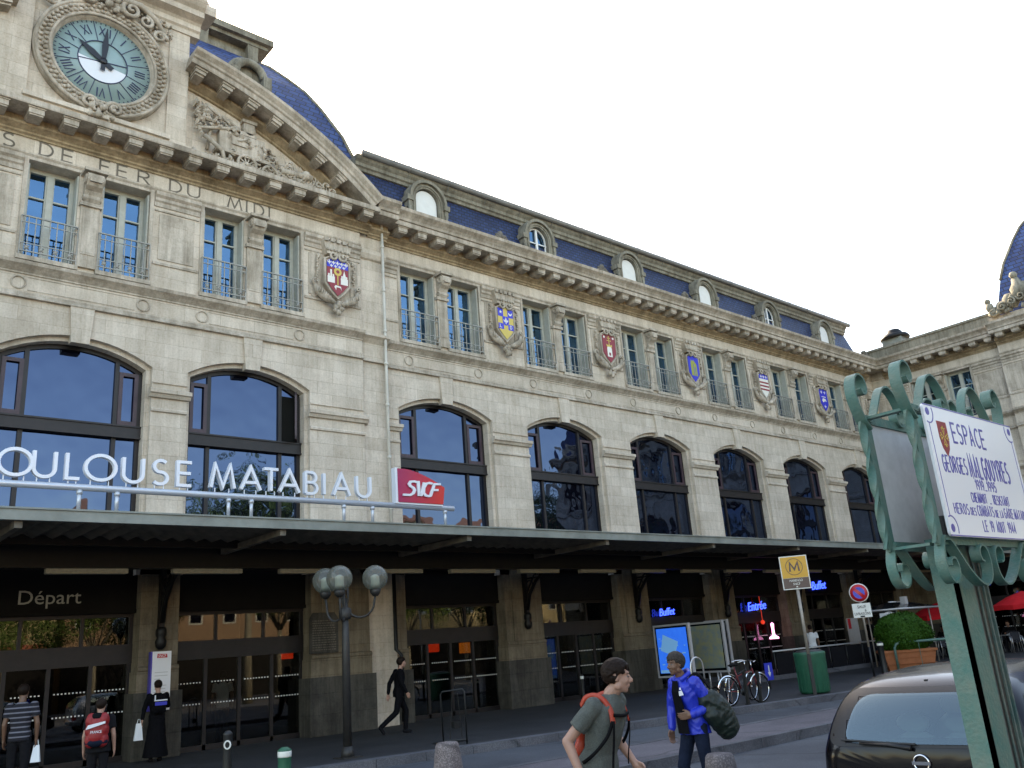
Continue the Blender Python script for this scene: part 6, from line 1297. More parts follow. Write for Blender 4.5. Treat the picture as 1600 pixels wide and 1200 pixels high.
def backpack(t, c, sz, mt, nm='backpack', label='', tilt=0, T=None):
    b = MB((T or Matrix.Identity(4)) @ Matrix.Translation(c) @ Matrix.Rotation(tilt, 4, 'Y')); x, y, z = sz
    for a in (-1, 1):
        for q in (-1, 0, 1): b.ball((0, a*y*.55, q*z*.6), (x, y*.5, z*.5), 14)
    b.ball((0, 0, 0), (x*1.15, y*.98, z*1.05), 18); b.ball((-x*.6, 0, -z*.35), (x*.7, y*.7, z*.5), 14)
    return remeshed(b, nm, mt, None, .01, 3, wr=.006)
def rest(o, t_, label, cat, parts=()):
    o.location = t_.location; o.rotation_euler = t_.rotation_euler; tag(o, label, cat)
    for p in parts: p.parent = o; p.location = (0, 0, 0); p.rotation_euler = (0, 0, 0)
bp = backpack(t, (-.06, -.01, 1.2), (.045, .11, .2), 'orange', 'backpack', tilt=R(18))
ps = []
for s_ in (-1, 1):
    ps.append(sling(t, [(-.05, s_*.09, 1.38), (.0, s_*.1, 1.435), (.08, s_*.105, 1.452), (.155, s_*.115, 1.42), (.212, s_*.12, 1.345), (.226, s_*.128, 1.25)], 'shoulder_strap', 'orange', .019, .005))
    ps.append(sling(t, [(.228, s_*.135, 1.27), (.19, s_*.165, 1.17), (.1, s_*.2, 1.07), (-.02, s_*.17, 1.0), (-.12, s_*.1, .98)], 'lower_strap', 'strap', .012, .004))
    ps.append(sling(t, [(.235, s_*.13, 1.27), (.222, s_*.13, 1.15), (.2, s_*.125, 1.03), (.19, s_*.125, .95)], 'loose_strap', 'strap', .008, .003))
ps.append(sling(t, [(.236, -.12, 1.31), (.252, -.04, 1.3), (.252, .04, 1.3), (.236, .12, 1.31)], 'chest_strap', 'strap', .012, .004))
rest(bp, t, 'orange backpack with black chest strap on the man in grey', 'backpack', ps)
# --- man in the blue jacket with a duffel bag
hd = R(166); J = dict(pelvis=(0, 0, .89), waist=(.03, 0, 1.02), chest=(.07, 0, 1.22), neck=(.10, 0, 1.39), head=(.16, 0, 1.53), shL=(.06, .165, 1.33), shR=(.09, -.165, 1.325), elL=(-.12, .22, 1.08), wrL=(.13, .15, 1.0), elR=(.08, -.27, 1.08), wrR=(.14, -.24, .84),
    hipL=(0, .09, .87), hipR=(0, -.09, .87), knL=(-.02, .11, .46), knR=(.14, -.1, .47), anL=(-.34, .12, .16), anR=(.1, -.1, .09))
hx, hy = 8.09, 6.62; fx, fy = WR(hd); t, K, Rm, c_ = person('person in a bright blue jacket glancing aside while carrying a big green duffel bag', (hx-.16*fx, hy-.16*fy, -.15), hd, J, 1.0, 'skin_tan', 'blue_jacket', 'denim', 'long', 'hair_grey', R(-2), R(4), True, 'charcoal', handsd={'L': (.75, -.6, -.1)}, hem=.1, hvol=1.3, jacket=.004, toe={'L': (.7, 0, -.7)})
spine_c = Vector((.05, 0, 0))
fp = MB(); fp.T = Matrix.Identity(4)
fpm = MB(); torso(fpm, K, .026, .11)
# dark open front panel and collar
m = MB(); 
vs_ = []
for (x, z, w_) in ((.155, .8, .1), (.165, .95, .1), (.182, 1.1, .085), (.21, 1.24, .07), (.195, 1.36, .05)): vs_ += [(x, -w_, z), (x+.012, 0, z), (x, w_, z)]
m.add(vs_, [(i*3+j, i*3+j+1, i*3+4+j, i*3+3+j) for i in range(4) for j in range(2)]); m.build('dark_front_panel', 'black_cloth', t, world=False)
m = MB(); m.tube([(.17+.0, -.07, 1.36), (.06, -.095, 1.43), (-.0, 0, 1.46), (.06, .095, 1.43), (.17, .07, 1.36)], .026, 8); m.build('collar', 'blue_jacket', t, world=False)
m = MB(); m.add([(.216, .075, 1.2), (.2, .135, 1.21), (.207, .12, 1.26), (.222, .08, 1.25)], [(0, 1, 2, 3)]); m.add([(.222, .09, 1.265), (.213, .12, 1.268), (.213, .11, 1.29), (.22, .098, 1.29)], [(0, 1, 2, 3)]); m.build('chest_logo', 'zip_white', t, world=False)
b = MB(Matrix.Translation((-.2, .2, .99)) @ Matrix.Rotation(R(-8), 4, 'Z') @ Matrix.Rotation(R(-55), 4, 'Y') @ Matrix.Scale(.84, 4)); 
for q in range(-4, 5): b.ball((q*.062, 0, -.03*abs(q)*.15), (.1, .17*(1-.012*q*q), .19*(1-.012*q*q)), 16, .03)
b.ball((.05, .04, -.1), (.2, .13, .12), 12)
df = remeshed(b, 'duffel_bag', 'duffel', None, .012, 3, wr=.014, wf=(7, 7, 7)); spine_c = Vector((0, 0, 0))
s1 = sling(t, [(-.15, .3, 1.0), (-.12, .24, 1.2), (-.04, .2, 1.36), (.04, .17, 1.42), (.12, .13, 1.34)], 'bag_strap', 'strap', .02, .004); s2 = sling(t, [(-.22, .24, 1.22), (-.16, .24, 1.27), (-.1, .24, 1.2)], 'bag_handle', 'strap', .012, .005)
rest(df, t, 'big dark green duffel bag hanging at the side of the man in blue', 'bag', (s1, s2))
# --- dark walker by the pier
J = dict(pelvis=(0, 0, .9), waist=(.01, 0, 1.04), chest=(.03, 0, 1.26), neck=(.05, 0, 1.45), head=(.1, 0, 1.6), knL=(.2, .1, .5), anL=(.17, .1, .09), knR=(-.1, -.1, .49), anR=(-.48, -.1, .2), elR=(.02, -.24, 1.14), wrR=(.14, -.22, .92), elL=(-.16, .22, 1.14), wrL=(-.2, .22, .9))
person('person in black striding past the pier with the old stone tablet', (12.2, 18.5, 0), R(-18), J, 1.0, top='black_cloth', legs='black_cloth', shoes='sign_blue' if False else 'charcoal', hvol=1.3, toe={'R': (.6, 0, -.8)})
# --- teen with the red backpack
t, K, Rm, c_ = person('person in dark clothes seen from behind wearing a red and navy backpack', (4.27, 14.47, 0), R(62), None, .83, top='charcoal', legs='charcoal', sleeve='short')
bp = backpack(t, (-.17, 0, 1.02), (.09, .155, .22), 'red_nylon'); spine_c = Vector((0, 0, 0)); m = MB(); m.ball((-.19, 0, .86), (.085, .165, .07), 14); a_ = m.build('navy_base', 'denim', bp, world=False); m = MB(); m.ball((-.17, 0, 1.2), (.08, .13, .06), 14); b_ = m.build('navy_top', 'black_cloth', bp, world=False)
m = MB(Matrix.Translation((-.30, 0, 0)) @ Matrix.Rotation(-PI/2, 4, 'Z') ); put_text(m, 'FRANCE', .052, -.06, 0, .985, width=.15, depth=.003); c2 = m.build('bag_lettering', 'zip_white', bp, world=False)
m = MB(Matrix.Translation((-.285, 0, 0)) @ Matrix.Rotation(-PI/2, 4, 'Z')); m.prism([(-.13, 1.04), (-.1, 1.1), (.13, 1.14), (.13, 1.11), (-.05, 1.06)], -.012, .012); d_ = m.build('white_stripe', 'zip_white', bp, world=False)
rest(bp, t, 'red and navy backpack with a white stripe and the word FRANCE', 'backpack')
for q in (a_, b_, c2, d_): q.parent = bp
# --- reader at the pier
t, K, Rm, c_ = person('person in black seen from behind, reading the white panel on the pier', (7.1, 20.15, 0), R(84), dict(elL=(.06, .27, 1.14), wrL=(.02, .31, .92), elR=(.1, -.27, 1.18), wrR=(.3, -.22, 1.15)), .94, top='black_cloth', legs='black_cloth', dress=True)
bp = backpack(t, (-.17, 0, 1.16), (.08, .14, .19), 'black_cloth'); m = MB(); m.box(-.27, -.262, -.14, .13, 1.22, 1.245); m.box(-.27, -.262, .1, .125, 1.24, 1.34); a_ = m.build('reflective_band', 'zip_white', bp, world=False); m = MB(); m.box(-.272, -.26, -.13, .11, 1.13, 1.2); b_ = m.build('blue_band', 'sign_blue', bp, world=False)
rest(bp, t, 'small black backpack with a white reflective band and blue patch', 'backpack'); a_.parent = bp; b_.parent = bp
def carrier(t, c, sz, label):
    m = MB(); x, y, z = c; w_, h = sz; m.add([(x-.03, y-w_, z-h), (x+.03, y-w_, z-h), (x+.05, y+w_, z-h), (x-.05, y+w_, z-h), (x-.01, y-w_*.6, z), (x+.01, y-w_*.6, z), (x+.01, y+w_*.6, z), (x-.01, y+w_*.6, z)], [(0, 1, 5, 4), (1, 2, 6, 5), (2, 3, 7, 6), (3, 0, 4, 7), (0, 3, 2, 1), (4, 5, 6, 7)]); o = m.build('carrier_bag', 'plastic_bag', None); o.location = t.location; o.rotation_euler = t.rotation_euler; tag(o, label, 'bag')
    m = MB(); m.tube([(x, y-w_*.4, z), (x, y-w_*.2, z+.08), (x, y+w_*.2, z+.08), (x, y+w_*.4, z)], .006, 5); k = m.build('handle', 'plastic_bag', None); k.parent = o
carrier(t, (.0, .36, .8), (.09, .34), 'white carrier bag held by the person reading the panel')
# --- striped shirt at the left doors
M['stripes'] = None
ms = bpy.data.materials.new('navy_white_striped_jersey'); ms.use_nodes = True; N = ms.node_tree.nodes; L = ms.node_tree.links; b_ = N['Principled BSDF']; tc = N.new('ShaderNodeTexCoord'); wv = N.new('ShaderNodeTexWave'); wv.bands_direction = 'Z'; wv.inputs['Scale'].default_value = 4.2; r_ = N.new('ShaderNodeValToRGB'); r_.color_ramp.elements[0].position = .78; r_.color_ramp.elements[1].position = .82; r_.color_ramp.elements[0].color = (.008, .008, .014, 1); r_.color_ramp.elements[1].color = (.14, .14, .17, 1)  # both stripe colours lowered to put canopy shade into the jersey
L.new(tc.outputs['Object'], wv.inputs['Vector']); L.new(wv.outputs['Fac'], r_.inputs[0]); L.new(r_.outputs[0], b_.inputs['Base Color']); b_.inputs['Roughness'].default_value = .9; M['stripes'] = ms
t, K, Rm, c_ = person('person in a dark striped jersey walking into the left doors', (3.75, 16.9, 0), R(60), dict(elR=(.0, -.25, 1.13), wrR=(.05, -.24, .88)), 1.0, 'skin_tan', 'stripes', 'charcoal', 'short'); carrier(t, (.06, -.25, .78), (.07, .26), 'small white carrier bag held by the person in the striped jersey')
person('person in a pale shirt standing inside the second doors from the left', (9.5, 22.4, 0), R(80), None, 1.0, 'skin_tan', 'white_cloth', 'black_cloth', 'short')
person('person in a white t-shirt with a dark belt seen from behind on the terrace', (32.6, 19.6, .0), R(40), None, 1.02, 'skin_tan', 'white_cloth', 'denim', 'short')
person('person in dark clothes beside the white menu board', (38.6, 20.2, .16), R(150), None, 1.0, 'skin_tan', 'black_cloth', 'black_cloth')
person('person in black standing in the doorway shadow right of the pier poster doors', (21.3, 22.6, 0), R(100), None, 1.0, 'skin_tan', 'charcoal', 'black_cloth')
SIT = dict(pelvis=(0, 0, .53), waist=(-.02, 0, .66), chest=(.0, 0, .88), neck=(.03, 0, 1.06), head=(.08, 0, 1.2), shL=(.01, .185, 1.0), shR=(.01, -.185, 1.0), elL=(.1, .25, .76), elR=(.1, -.25, .76), wrL=(.32, .15, .79), wrR=(.32, -.15, .79), hipL=(.02, .09, .52), hipR=(.02, -.09, .52), knL=(.45, .12, .5), knR=(.45, -.12, .5), anL=(.42, .12, .09), anR=(.42, -.12, .09))
person('person in black seated at a table under the farther red parasol', (41.0, 18.05, 0), R(185), SIT, 1.0, 'skin_tan', 'black_cloth', 'black_cloth'); person('person seated at the right edge below the nearer red parasol', (42.9, 16.0, 0), R(190), SIT, 1.0, 'skin', 'black_cloth', 'charcoal')
for x, y, a, lb in ((41.1, 18.05, 95, 'under the seated person in black'), (43.0, 16.0, 100, 'under the seated person at the right edge')): chair(x, y, R(a), 'silver-legged cafe chair '+lb)

# ================================================================ CARS
def bake(o):
    dg = bpy.context.evaluated_depsgraph_get(); me = bpy.data.meshes.new_from_object(o.evaluated_get(dg)); o.modifiers.clear(); o.data = me
def car(x, y, rz, paint, label, s=1.0):
    t = thing('parked_car', label, 'car', (x, y, -.15), rz, None)
    # stations from rear (x=0) to front (x=3.7): (x, half width at belt, z sill, z belt, half width at roof, z roof)
    st = [(.0, .60, .35, .88, .50, .93), (.03, .70, .30, .92, .60, 1.0), (.10, .765, .26, .945, .64, 1.14), (.22, .795, .24, .955, .625, 1.30), (.36, .81, .23, .955, .61, 1.385), (.55, .82, .22, .95, .61, 1.42), (1.0, .83, .22, .94, .62, 1.45), (1.6, .83, .22, .925, .62, 1.455), (2.1, .83, .22, .915, .61, 1.41), (2.45, .825, .22, .91, .60, 1.26), (2.8, .81, .22, .90, .62, .98), (3.2, .77, .24, .82, .6, .84), (3.5, .68, .28, .70, .5, .72), (3.66, .5, .34, .58, .35, .6)]
    prof = []
    for (sx_, wb, zs, zb, wr, zr) in st:
        P = [(0, zs), (wb*.85, zs), (wb*.97, zs+.08), (wb*1.02, (zs+zb)*.5-.04), (wb*1.0, zb-.06), (wb*.975, zb), (wb+(wr-wb)*.55, zb+(zr-zb)*.55), (wr, zb+(zr-zb)*.88), (wr*.8, zb+(zr-zb)*.985), (wr*.4, zr+.008), (0, zr+.012)]
        prof.append([(sx_, y_, z_) for y_, z_ in P]+[(sx_, -y_, z_) for y_, z_ in P[-2:0:-1]])
    n = len(prof[0]); vs_ = [p for g_ in prof for p in g_]; m = MB(); m.smooth = True
    m.add(vs_, [(i*n+j, i*n+(j+1) % n, (i+1)*n+(j+1) % n, (i+1)*n+j) for i in range(len(prof)-1) for j in range(n)]+[list(range(n))[::-1], list(range((len(prof)-1)*n, len(prof)*n))])
    body = m.build('body', paint, t, world=False)
    sb = body.modifiers.new('s', 'SUBSURF'); sb.levels = 3; sb.render_levels = 3; bake(body)
    for p in body.data.polygons: p.use_smooth = True
    bvh = BVHTree.FromPolygons([v.co.copy() for v in body.data.vertices], [list(p.vertices) for p in body.data.polygons])
    def patch(name, mt, outline, org, axis, off=.006, parent=None, th=.0, grid=10):
        """outline polygon (2D) projected on to the body along axis; axis 'x' from the rear, 'y' from the side, 'z' from above"""
        bm = bmesh.new(); vv = [bm.verts.new((a, b, 0)) for a, b in outline]; bm.faces.new(vv)
        xs = [p[0] for p in outline]; ys = [p[1] for p in outline]
        for k in range(1, grid*2): 
            for ax, lo, hi in ((0, min(xs), max(xs)), (1, min(ys), max(ys))):
                co = [0, 0, 0]; no = [0, 0, 0]; co[ax] = lo+(hi-lo)*k/(grid*2); no[ax] = 1; bmesh.ops.bisect_plane(bm, geom=bm.verts[:]+bm.edges[:]+bm.faces[:], plane_co=co, plane_no=no)
        kill = []
        for v in bm.verts:
            a, b = v.co.x, v.co.y
            o, d = {'x': (Vector((org, a, b)), Vector((1, 0, 0))), 'y': (Vector((a, org, b)), Vector((0, -1 if org > 0 else 1, 0))), 'z': (Vector((a, b, org)), Vector((0, 0, -1)))}[axis]
            h, nr, _, _ = bvh.ray_cast(o, d)
            if h is None: kill.append(v); continue
            if nr.dot(d) > 0: nr = -nr
            v.co = h+nr*off
        bmesh.ops.delete(bm, geom=kill, context='VERTS'); me = bpy.data.meshes.new(name); bm.normal_update(); bm.to_mesh(me); bm.free(); me.materials.append(M[mt])
        for p in me.polygons: p.use_smooth = True
        o_ = bpy.data.objects.new(name, me); COL.objects.link(o_); o_.parent = parent or t; return o_
    def rounded(pts, r_=.06, k=5):
        out = []; n_ = len(pts)
        for i in range(n_):
            p, a, b = Vector(pts[i]), Vector(pts[i-1]), Vector(pts[(i+1) % n_]); da, db = (a-p).normalized(), (b-p).normalized(); rr2 = min(r_, (a-p).length*.45, (b-p).length*.45); s0, s1 = p+da*rr2, p+db*rr2
            for j in range(k+1): u = j/k; q = s0*(1-u)**2+p*2*u*(1-u)+s1*u*u; out.append((q.x, q.y))
        return out
    seal = patch('window_seal', 'car_trim', rounded([(-.70, .965), (-.57, 1.345), (.57, 1.345), (.70, .965)], .12), -1, 'x', .004)
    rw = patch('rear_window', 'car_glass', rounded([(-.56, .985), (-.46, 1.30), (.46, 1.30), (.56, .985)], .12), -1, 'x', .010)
    def inside(p, poly):
        c_ = False; n_ = len(poly)
        for i in range(n_):
            a, b = poly[i], poly[i-1]
            if (a[1] > p[1]) != (b[1] > p[1]) and p[0] < (b[0]-a[0])*(p[1]-a[1])/(b[1]-a[1])+a[0]: c_ = not c_
        return c_
    hole = [(-.55, .99), (-.455, 1.295), (.455, 1.295), (.55, .99)]
    bm = bmesh.new(); bm.from_mesh(seal.data); bmesh.ops.delete(bm, geom=[f_ for f_ in bm.faces if inside((f_.calc_center_median().y, f_.calc_center_median().z), hole)], context='FACES'); bm.to_mesh(seal.data); bm.free()
    def cut(mb):
        c_ = mb.build('cutter', 'car_int', None); b_ = body.modifiers.new('b', 'BOOLEAN'); b_.operation = 'DIFFERENCE'; b_.solver = 'EXACT'; b_.object = c_; bake(body); bpy.data.objects.remove(c_)
    mt_save = t.location.copy(); t.location = (0, 0, 0); rz_s = t.rotation_euler.copy(); t.rotation_euler = (0, 0, 0); bpy.context.view_layer.update()
    q = MB(); q.box(.42, 2.1, -.54, .54, .7, 1.32); cut(q)
    q = MB(); o_ = rounded([(-.535, 1.0), (-.445, 1.285), (.445, 1.285), (.535, 1.0)], .11); nn_ = len(o_); q.add([(-.3, a, b) for a, b in o_]+[(.6, a*.9, b-.02) for a, b in o_], [list(range(nn_)), list(range(2*nn_-1, nn_-1, -1))]+[(i, i+nn_, (i+1) % nn_+nn_, (i+1) % nn_) for i in range(nn_)]); cut(q)
    q = MB(); q.prism(rounded([(.7, 1.03), (.7, 1.31), (1.85, 1.32), (2.1, 1.03)], .05), -1.2, 1.2); cut(q)
    t.location = mt_save; t.rotation_euler = rz_s
    for y_ in (-.36, 0, .36) : m = MB(); m.ball((.86, y_, 1.04), (.05, .13, .075), 14); m.ball((.88, y_, .88), (.07, .17, .1), 14); m.build('rear_headrest', 'car_int', t, world=False)
    for y_ in (-.33, .33): m = MB(); m.ball((1.75, y_, 1.1), (.06, .13, .1), 14); m.ball((1.78, y_, .85), (.09, .22, .2), 14); m.build('front_seat', 'car_int', t, world=False)
    m = MB(); m.box(.4, .84, -.55, .55, .9, .93); m.build('parcel_shelf', 'car_int', t, world=False)
    for s_ in (-1, 1):
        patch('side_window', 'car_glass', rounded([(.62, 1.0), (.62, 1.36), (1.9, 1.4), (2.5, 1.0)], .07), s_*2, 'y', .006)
        patch('tail_lamp', 'tail_red', rounded([(s_*.60, .48), (s_*.60, .66), (s_*.77, .72), (s_*.78, .5)], .04), -1, 'x', .008)
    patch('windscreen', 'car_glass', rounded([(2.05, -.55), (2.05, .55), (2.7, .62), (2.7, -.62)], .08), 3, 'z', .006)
    m = MB(); pts = [(.33+.0*i, y_, 1.425+.012*(1-(y_/.55)**2)) for i, y_ in enumerate([-.47, -.4, -.2, 0, .2, .4, .47])]; m.tube([(p[0]-.03, p[1], p[2]) for p in pts], .022, 8); pass
    # wiper, badge, plate
    def on(y_, z_, off): h, nr, _, _ = bvh.ray_cast(Vector((-1, y_, z_)), Vector((1, 0, 0))); return h-Vector((off, 0, 0))
    m = MB(); m.tube([on(.05, .965, .03), on(.2, .985, .04), on(.42, .99, .03)], [.022, .012, .008], 6); m.tube([on(.02, .99, .022), on(.3, 1.0, .022), on(.56, 1.01, .022)], .008, 5); m.build('rear_wiper', 'car_trim', t, world=False)
    c = on(.0, .87, .012); m = MB(); m.tube([(c.x, c.y+.052*math.cos(i*PI/12), c.z+.052*math.sin(i*PI/12)) for i in range(24)], .008, 6, closed=True); m.box(c.x-.008, c.x+.004, c.y-.062, c.y+.062, c.z-.011, c.z+.011); m.build('badge', 'chrome', t, world=False)
    patch('number_plate', 'sign_white', [(-.26, .56), (-.26, .66), (.26, .66), (.26, .56)], -1, 'x', .01)
    m = MB(); c = on(0, .45, .0); m.ball((.12, 0, .44), (.2, .78, .16), 22); m.build('rear_bumper', paint, t, world=False)
    c = on(0, 1.39, .012); m = MB(); m.box(c.x-.01, c.x+.01, -.012, .012, c.z-.03, c.z); m.build('washer_nozzle', 'car_trim', t, world=False)
    m = MB(); m.tube([(1.1, 0, 1.53), (.95, 0, 1.68)], .006, 5); m.build('aerial', 'car_trim', t, world=False)
    for wx in (.6, 3.0):
        for s_ in (-1, 1):
            m = MB(); m.lathe([(.05, -.09), (.24, -.1), (.29, -.07), (.29, .07), (.24, .1), (.05, .09)], (wx, s_*.75, .29), 28, 'y'); w_ = m.build('wheel', 'rubber', t, world=False)
            m = MB(); m.lathe([(.02, -.11), (.2, -.108), (.2, .108), (.02, .11)], (wx, s_*.75, .29), 20, 'y'); m.build('rim', 'board_frame', w_, world=False)
    return t
car(6.28, 3.1, R(4), 'car_paint', 'glossy black hatchback parked rear towards the viewer behind the green sign post')
car(10.6, 2.75, R(3), 'car_silver', 'silver car showing at the right edge beyond the black hatchback')

# ================================================================ COMMEMORATIVE STREET SIGN
sp = thing('street_sign', 'wrought iron street sign frame in flaking green paint with scrolls, at the right', 'street sign', (4.2, 1.68, -.15))
def spiral(cx, cz, r0, r1, a0, a1, n=26): return [(cx+(r0+(r1-r0)*i/n)*math.cos(R(a0+(a1-a0)*i/n)), cz+(r0+(r1-r0)*i/n)*math.sin(R(a0+(a1-a0)*i/n))) for i in range(n+1)]
def smooth(pts, k=6):
    out = []; n = len(pts)
    for i in range(n-1):
        p0, p1, p2, p3 = Vector(pts[max(i-1, 0)]), Vector(pts[i]), Vector(pts[i+1]), Vector(pts[min(i+2, n-1)])
        for j in range(k): t_ = j/k; q = .5*((2*p1)+(p2-p0)*t_+(2*p0-5*p1+4*p2-p3)*t_*t_+(3*p1-p0-3*p2+p3)*t_**3); out.append((q.x, q.y))
    return out+[tuple(pts[-1])]
CXs = 4.235
def scroll_band(y0, y1, mt):
    for s_ in (1, -1):
        f = lambda a, b: (CXs+s_*(a-CXs), b)
        def band(path, nm):
            m = MB(); ribbon(m, smooth(path, 6), .009, y0, y1, f); m.smooth = True; m.build(nm, mt, sp)
        band([(3.775, 2.50), (3.735, 2.54), (3.70, 2.60), (3.683, 2.665), (3.695, 2.725), (3.735, 2.757), (3.78, 2.745), (3.797, 2.705), (3.785, 2.672), (3.757, 2.668), (3.745, 2.69)], 'top_scroll')
        band([(3.722, 2.575), (3.755, 2.548), (3.80, 2.54), (3.85, 2.572), (3.905, 2.65), (3.96, 2.715), (4.02, 2.735), (4.08, 2.705), (4.125, 2.645), (4.14, 2.59), (4.12, 2.553), (4.08, 2.553), (4.058, 2.59), (4.075, 2.625), (4.1, 2.61)], 'top_wave')
        band([(3.79, 1.99), (3.76, 1.94), (3.745, 1.885), (3.762, 1.825), (3.805, 1.797), (3.85, 1.815), (3.865, 1.858), (3.845, 1.895), (3.808, 1.893), (3.797, 1.865)], 'bottom_scroll')
        band([(3.785, 1.975), (3.835, 1.972), (3.89, 1.925), (3.97, 1.85), (4.06, 1.795), (4.13, 1.787), (4.185, 1.82), (4.203, 1.88), (4.187, 1.938), (4.145, 1.957), (4.108, 1.932), (4.112, 1.895), (4.14, 1.885)], 'bottom_wave')
for (ya, yb, mt) in ((1.578, 1.618, 'teal'), (1.79, 1.83, 'teal')):
    scroll_band(ya, yb, mt); ym = (ya+yb)/2
    for s_ in (1, -1):
        X_ = lambda x: CXs+s_*(x-CXs); m = MB(); n = 90; vs_ = []
        for i in range(n+1):        # twisted flat bar
            z = 1.96+.575*i/n; a = PI*3*i/n; dx, dy = .017*math.cos(a), .017*math.sin(a); ex, ey = -.0075*math.sin(a), .0075*math.cos(a); c = X_(3.732)
            vs_ += [(c+dx+ex, ym+dy+ey, z), (c-dx+ex, ym-dy+ey, z), (c-dx-ex, ym-dy-ey, z), (c+dx-ex, ym+dy-ey, z)]
        m.smooth = False; m.add(vs_, [(i*4+j, i*4+(j+1) % 4, i*4+4+(j+1) % 4, i*4+4+j) for i in range(n) for j in range(4)]+[(0, 1, 2, 3), tuple(range(n*4, n*4+4))]); m.build('twisted_bar', mt, sp)
        m = MB(); a, b = sorted((X_(3.745), X_(3.80))); m.box(a, b, ym-.008, ym+.008, 1.95, 2.57); m.build('flat_upright', mt, sp)
    for z in (1.955, 2.53): m = MB(); m.box(3.80, 2*CXs-3.8, ym-.006, ym+.006, z, z+.04); m.build('cross_bar', mt, sp)
m = MB(); m.box(3.81, 4.66, 1.815, 1.822, 1.99, 2.53); m.build('grey_back_plate', 'zinc_back', sp)
for s_ in (1, -1):
    for z in (2.55, 1.96): m = MB(); x = CXs+s_*(3.77-CXs); m.box(x-.02, x+.02, 1.63, 1.79, z-.006, z+.006); m.build('spacer_bar', 'teal', sp)
# plaque
pq = MB()
def rrect(x0, x1, z0, z1, r_, n=6):
    out = []
    for cx_, cz_, a0 in ((x1-r_, z1-r_, 0), (x0+r_, z1-r_, 90), (x0+r_, z0+r_, 180), (x1-r_, z0+r_, 270)): out += [(cx_+r_*math.cos(R(a0+90*i/n)), cz_+r_*math.sin(R(a0+90*i/n))) for i in range(n+1)]
    return out
px0, px1, pz0, pz1 = 3.81, 4.80, 1.985, 2.57; py = 1.56
pq.prism(rrect(px0, px1, pz0, pz1, .02), py, py+.012); plaque = pq.build('enamel_plaque', 'enamel', sp)
m = MB()
for (sx_, sz_) in ((0, 0), (1, 0), (0, 1), (1, 1)):       # corner ornaments
    cx_, cz_ = (px0+.035 if sx_ == 0 else px1-.035), (pz0+.035 if sz_ == 0 else pz1-.035); a0 = {(0, 0): -90, (1, 0): 0, (0, 1): 180, (1, 1): 90}[(sx_, sz_)]
    a_c = {(0, 0): (0, 90), (1, 0): (90, 180), (0, 1): (-90, 0), (1, 1): (180, 270)}[(sx_, sz_)]
    ribbon(m, [(cx_+.052*math.cos(R(a_c[0]-25+(a_c[1]-a_c[0]+50)*i/12)), cz_+.052*math.sin(R(a_c[0]-25+(a_c[1]-a_c[0]+50)*i/12))) for i in range(13)], .006, py-.001, py, lambda a, b: (a, b))
    m.prism([(cx_+.018*math.cos(R(i*30)), cz_+.018*math.sin(R(i*30))) for i in range(12)], py-.0012, py)
bw = .03
for seg in (((px0+bw, pz0+.09), (px0+bw, pz1-.09)), ((px1-bw, pz0+.09), (px1-bw, pz1-.09))): ribbon(m, seg, .004, py-.001, py, lambda a, b: (a, b))
for seg in (((px0+.0, pz0+.004), (px1, pz0+.004)), ((px0, pz1-.004), (px1, pz1-.004))): ribbon(m, seg, .005, py-.001, py, lambda a, b: (a, b))
m.build('border_lines', 'ink', plaque)
def line(txt, x, z, h, w_, t_): 
    m = MB(); word(m, txt, x, z, h, t_*.85, py-.0012, py, gap=.3, width=w_, cond=True); m.build('plaque_lettering', 'ink', plaque)
line('ESPACE', 4.06, 2.415, .09, .36, .0125); line('GEORGES', 3.89, 2.27, .072, .245, .0095); line('MALGOUYRES', 4.165, 2.262, .1, .46, .0135)
line('1919_1995', 4.19, 2.205, .045, .23, .007); line('CHEMINOT _ RESISTANT', 4.11, 2.145, .042, .43, .0065)
line('HEROS', 3.9, 2.085, .045, .15, .0065); line('DES', 4.07, 2.085, .032, .055, .005); line('COMBATS', 4.145, 2.085, .045, .18, .0065); line('DE LA', 4.345, 2.085, .032, .085, .005); line('GARE', 4.45, 2.085, .045, .105, .0065); line('MATABIAU', 4.57, 2.085, .042, .185, .006)
line('LE 19 AOUT 1944', 4.17, 2.015, .048, .37, .007)
m = MB(); m.prism([(3.915, 2.50), (4.01, 2.50), (4.01, 2.42), (3.995, 2.375), (3.9625, 2.34), (3.93, 2.375), (3.915, 2.42)], py-.0012, py); shd = m.build('red_shield', 'sh_red', plaque)
m = MB(); c = (3.9625, 2.43)
for a in range(4):
    d = (math.cos(PI/2*a), math.sin(PI/2*a)); q_ = (-d[1], d[0]); ribbon(m, [(c[0]+d[0]*.008, c[1]+d[1]*.008), (c[0]+d[0]*.026+q_[0]*.01, c[1]+d[1]*.03+q_[1]*.01), (c[0]+d[0]*.036, c[1]+d[1]*.045), (c[0]+d[0]*.026-q_[0]*.01, c[1]+d[1]*.03-q_[1]*.01), (c[0]+d[0]*.008, c[1]+d[1]*.008)], .004, py-.0022, py-.0013, lambda a_, b_: (a_, b_))
    for s_ in (-1, 0, 1): m.ball((c[0]+d[0]*(.032+.006*(s_ == 0))+q_[0]*.014*s_, py-.002, c[1]+d[1]*(.038+.008*(s_ == 0))+q_[1]*.014*s_), .0035, 6)
m.build('gold_cross', 'sh_gold', shd)
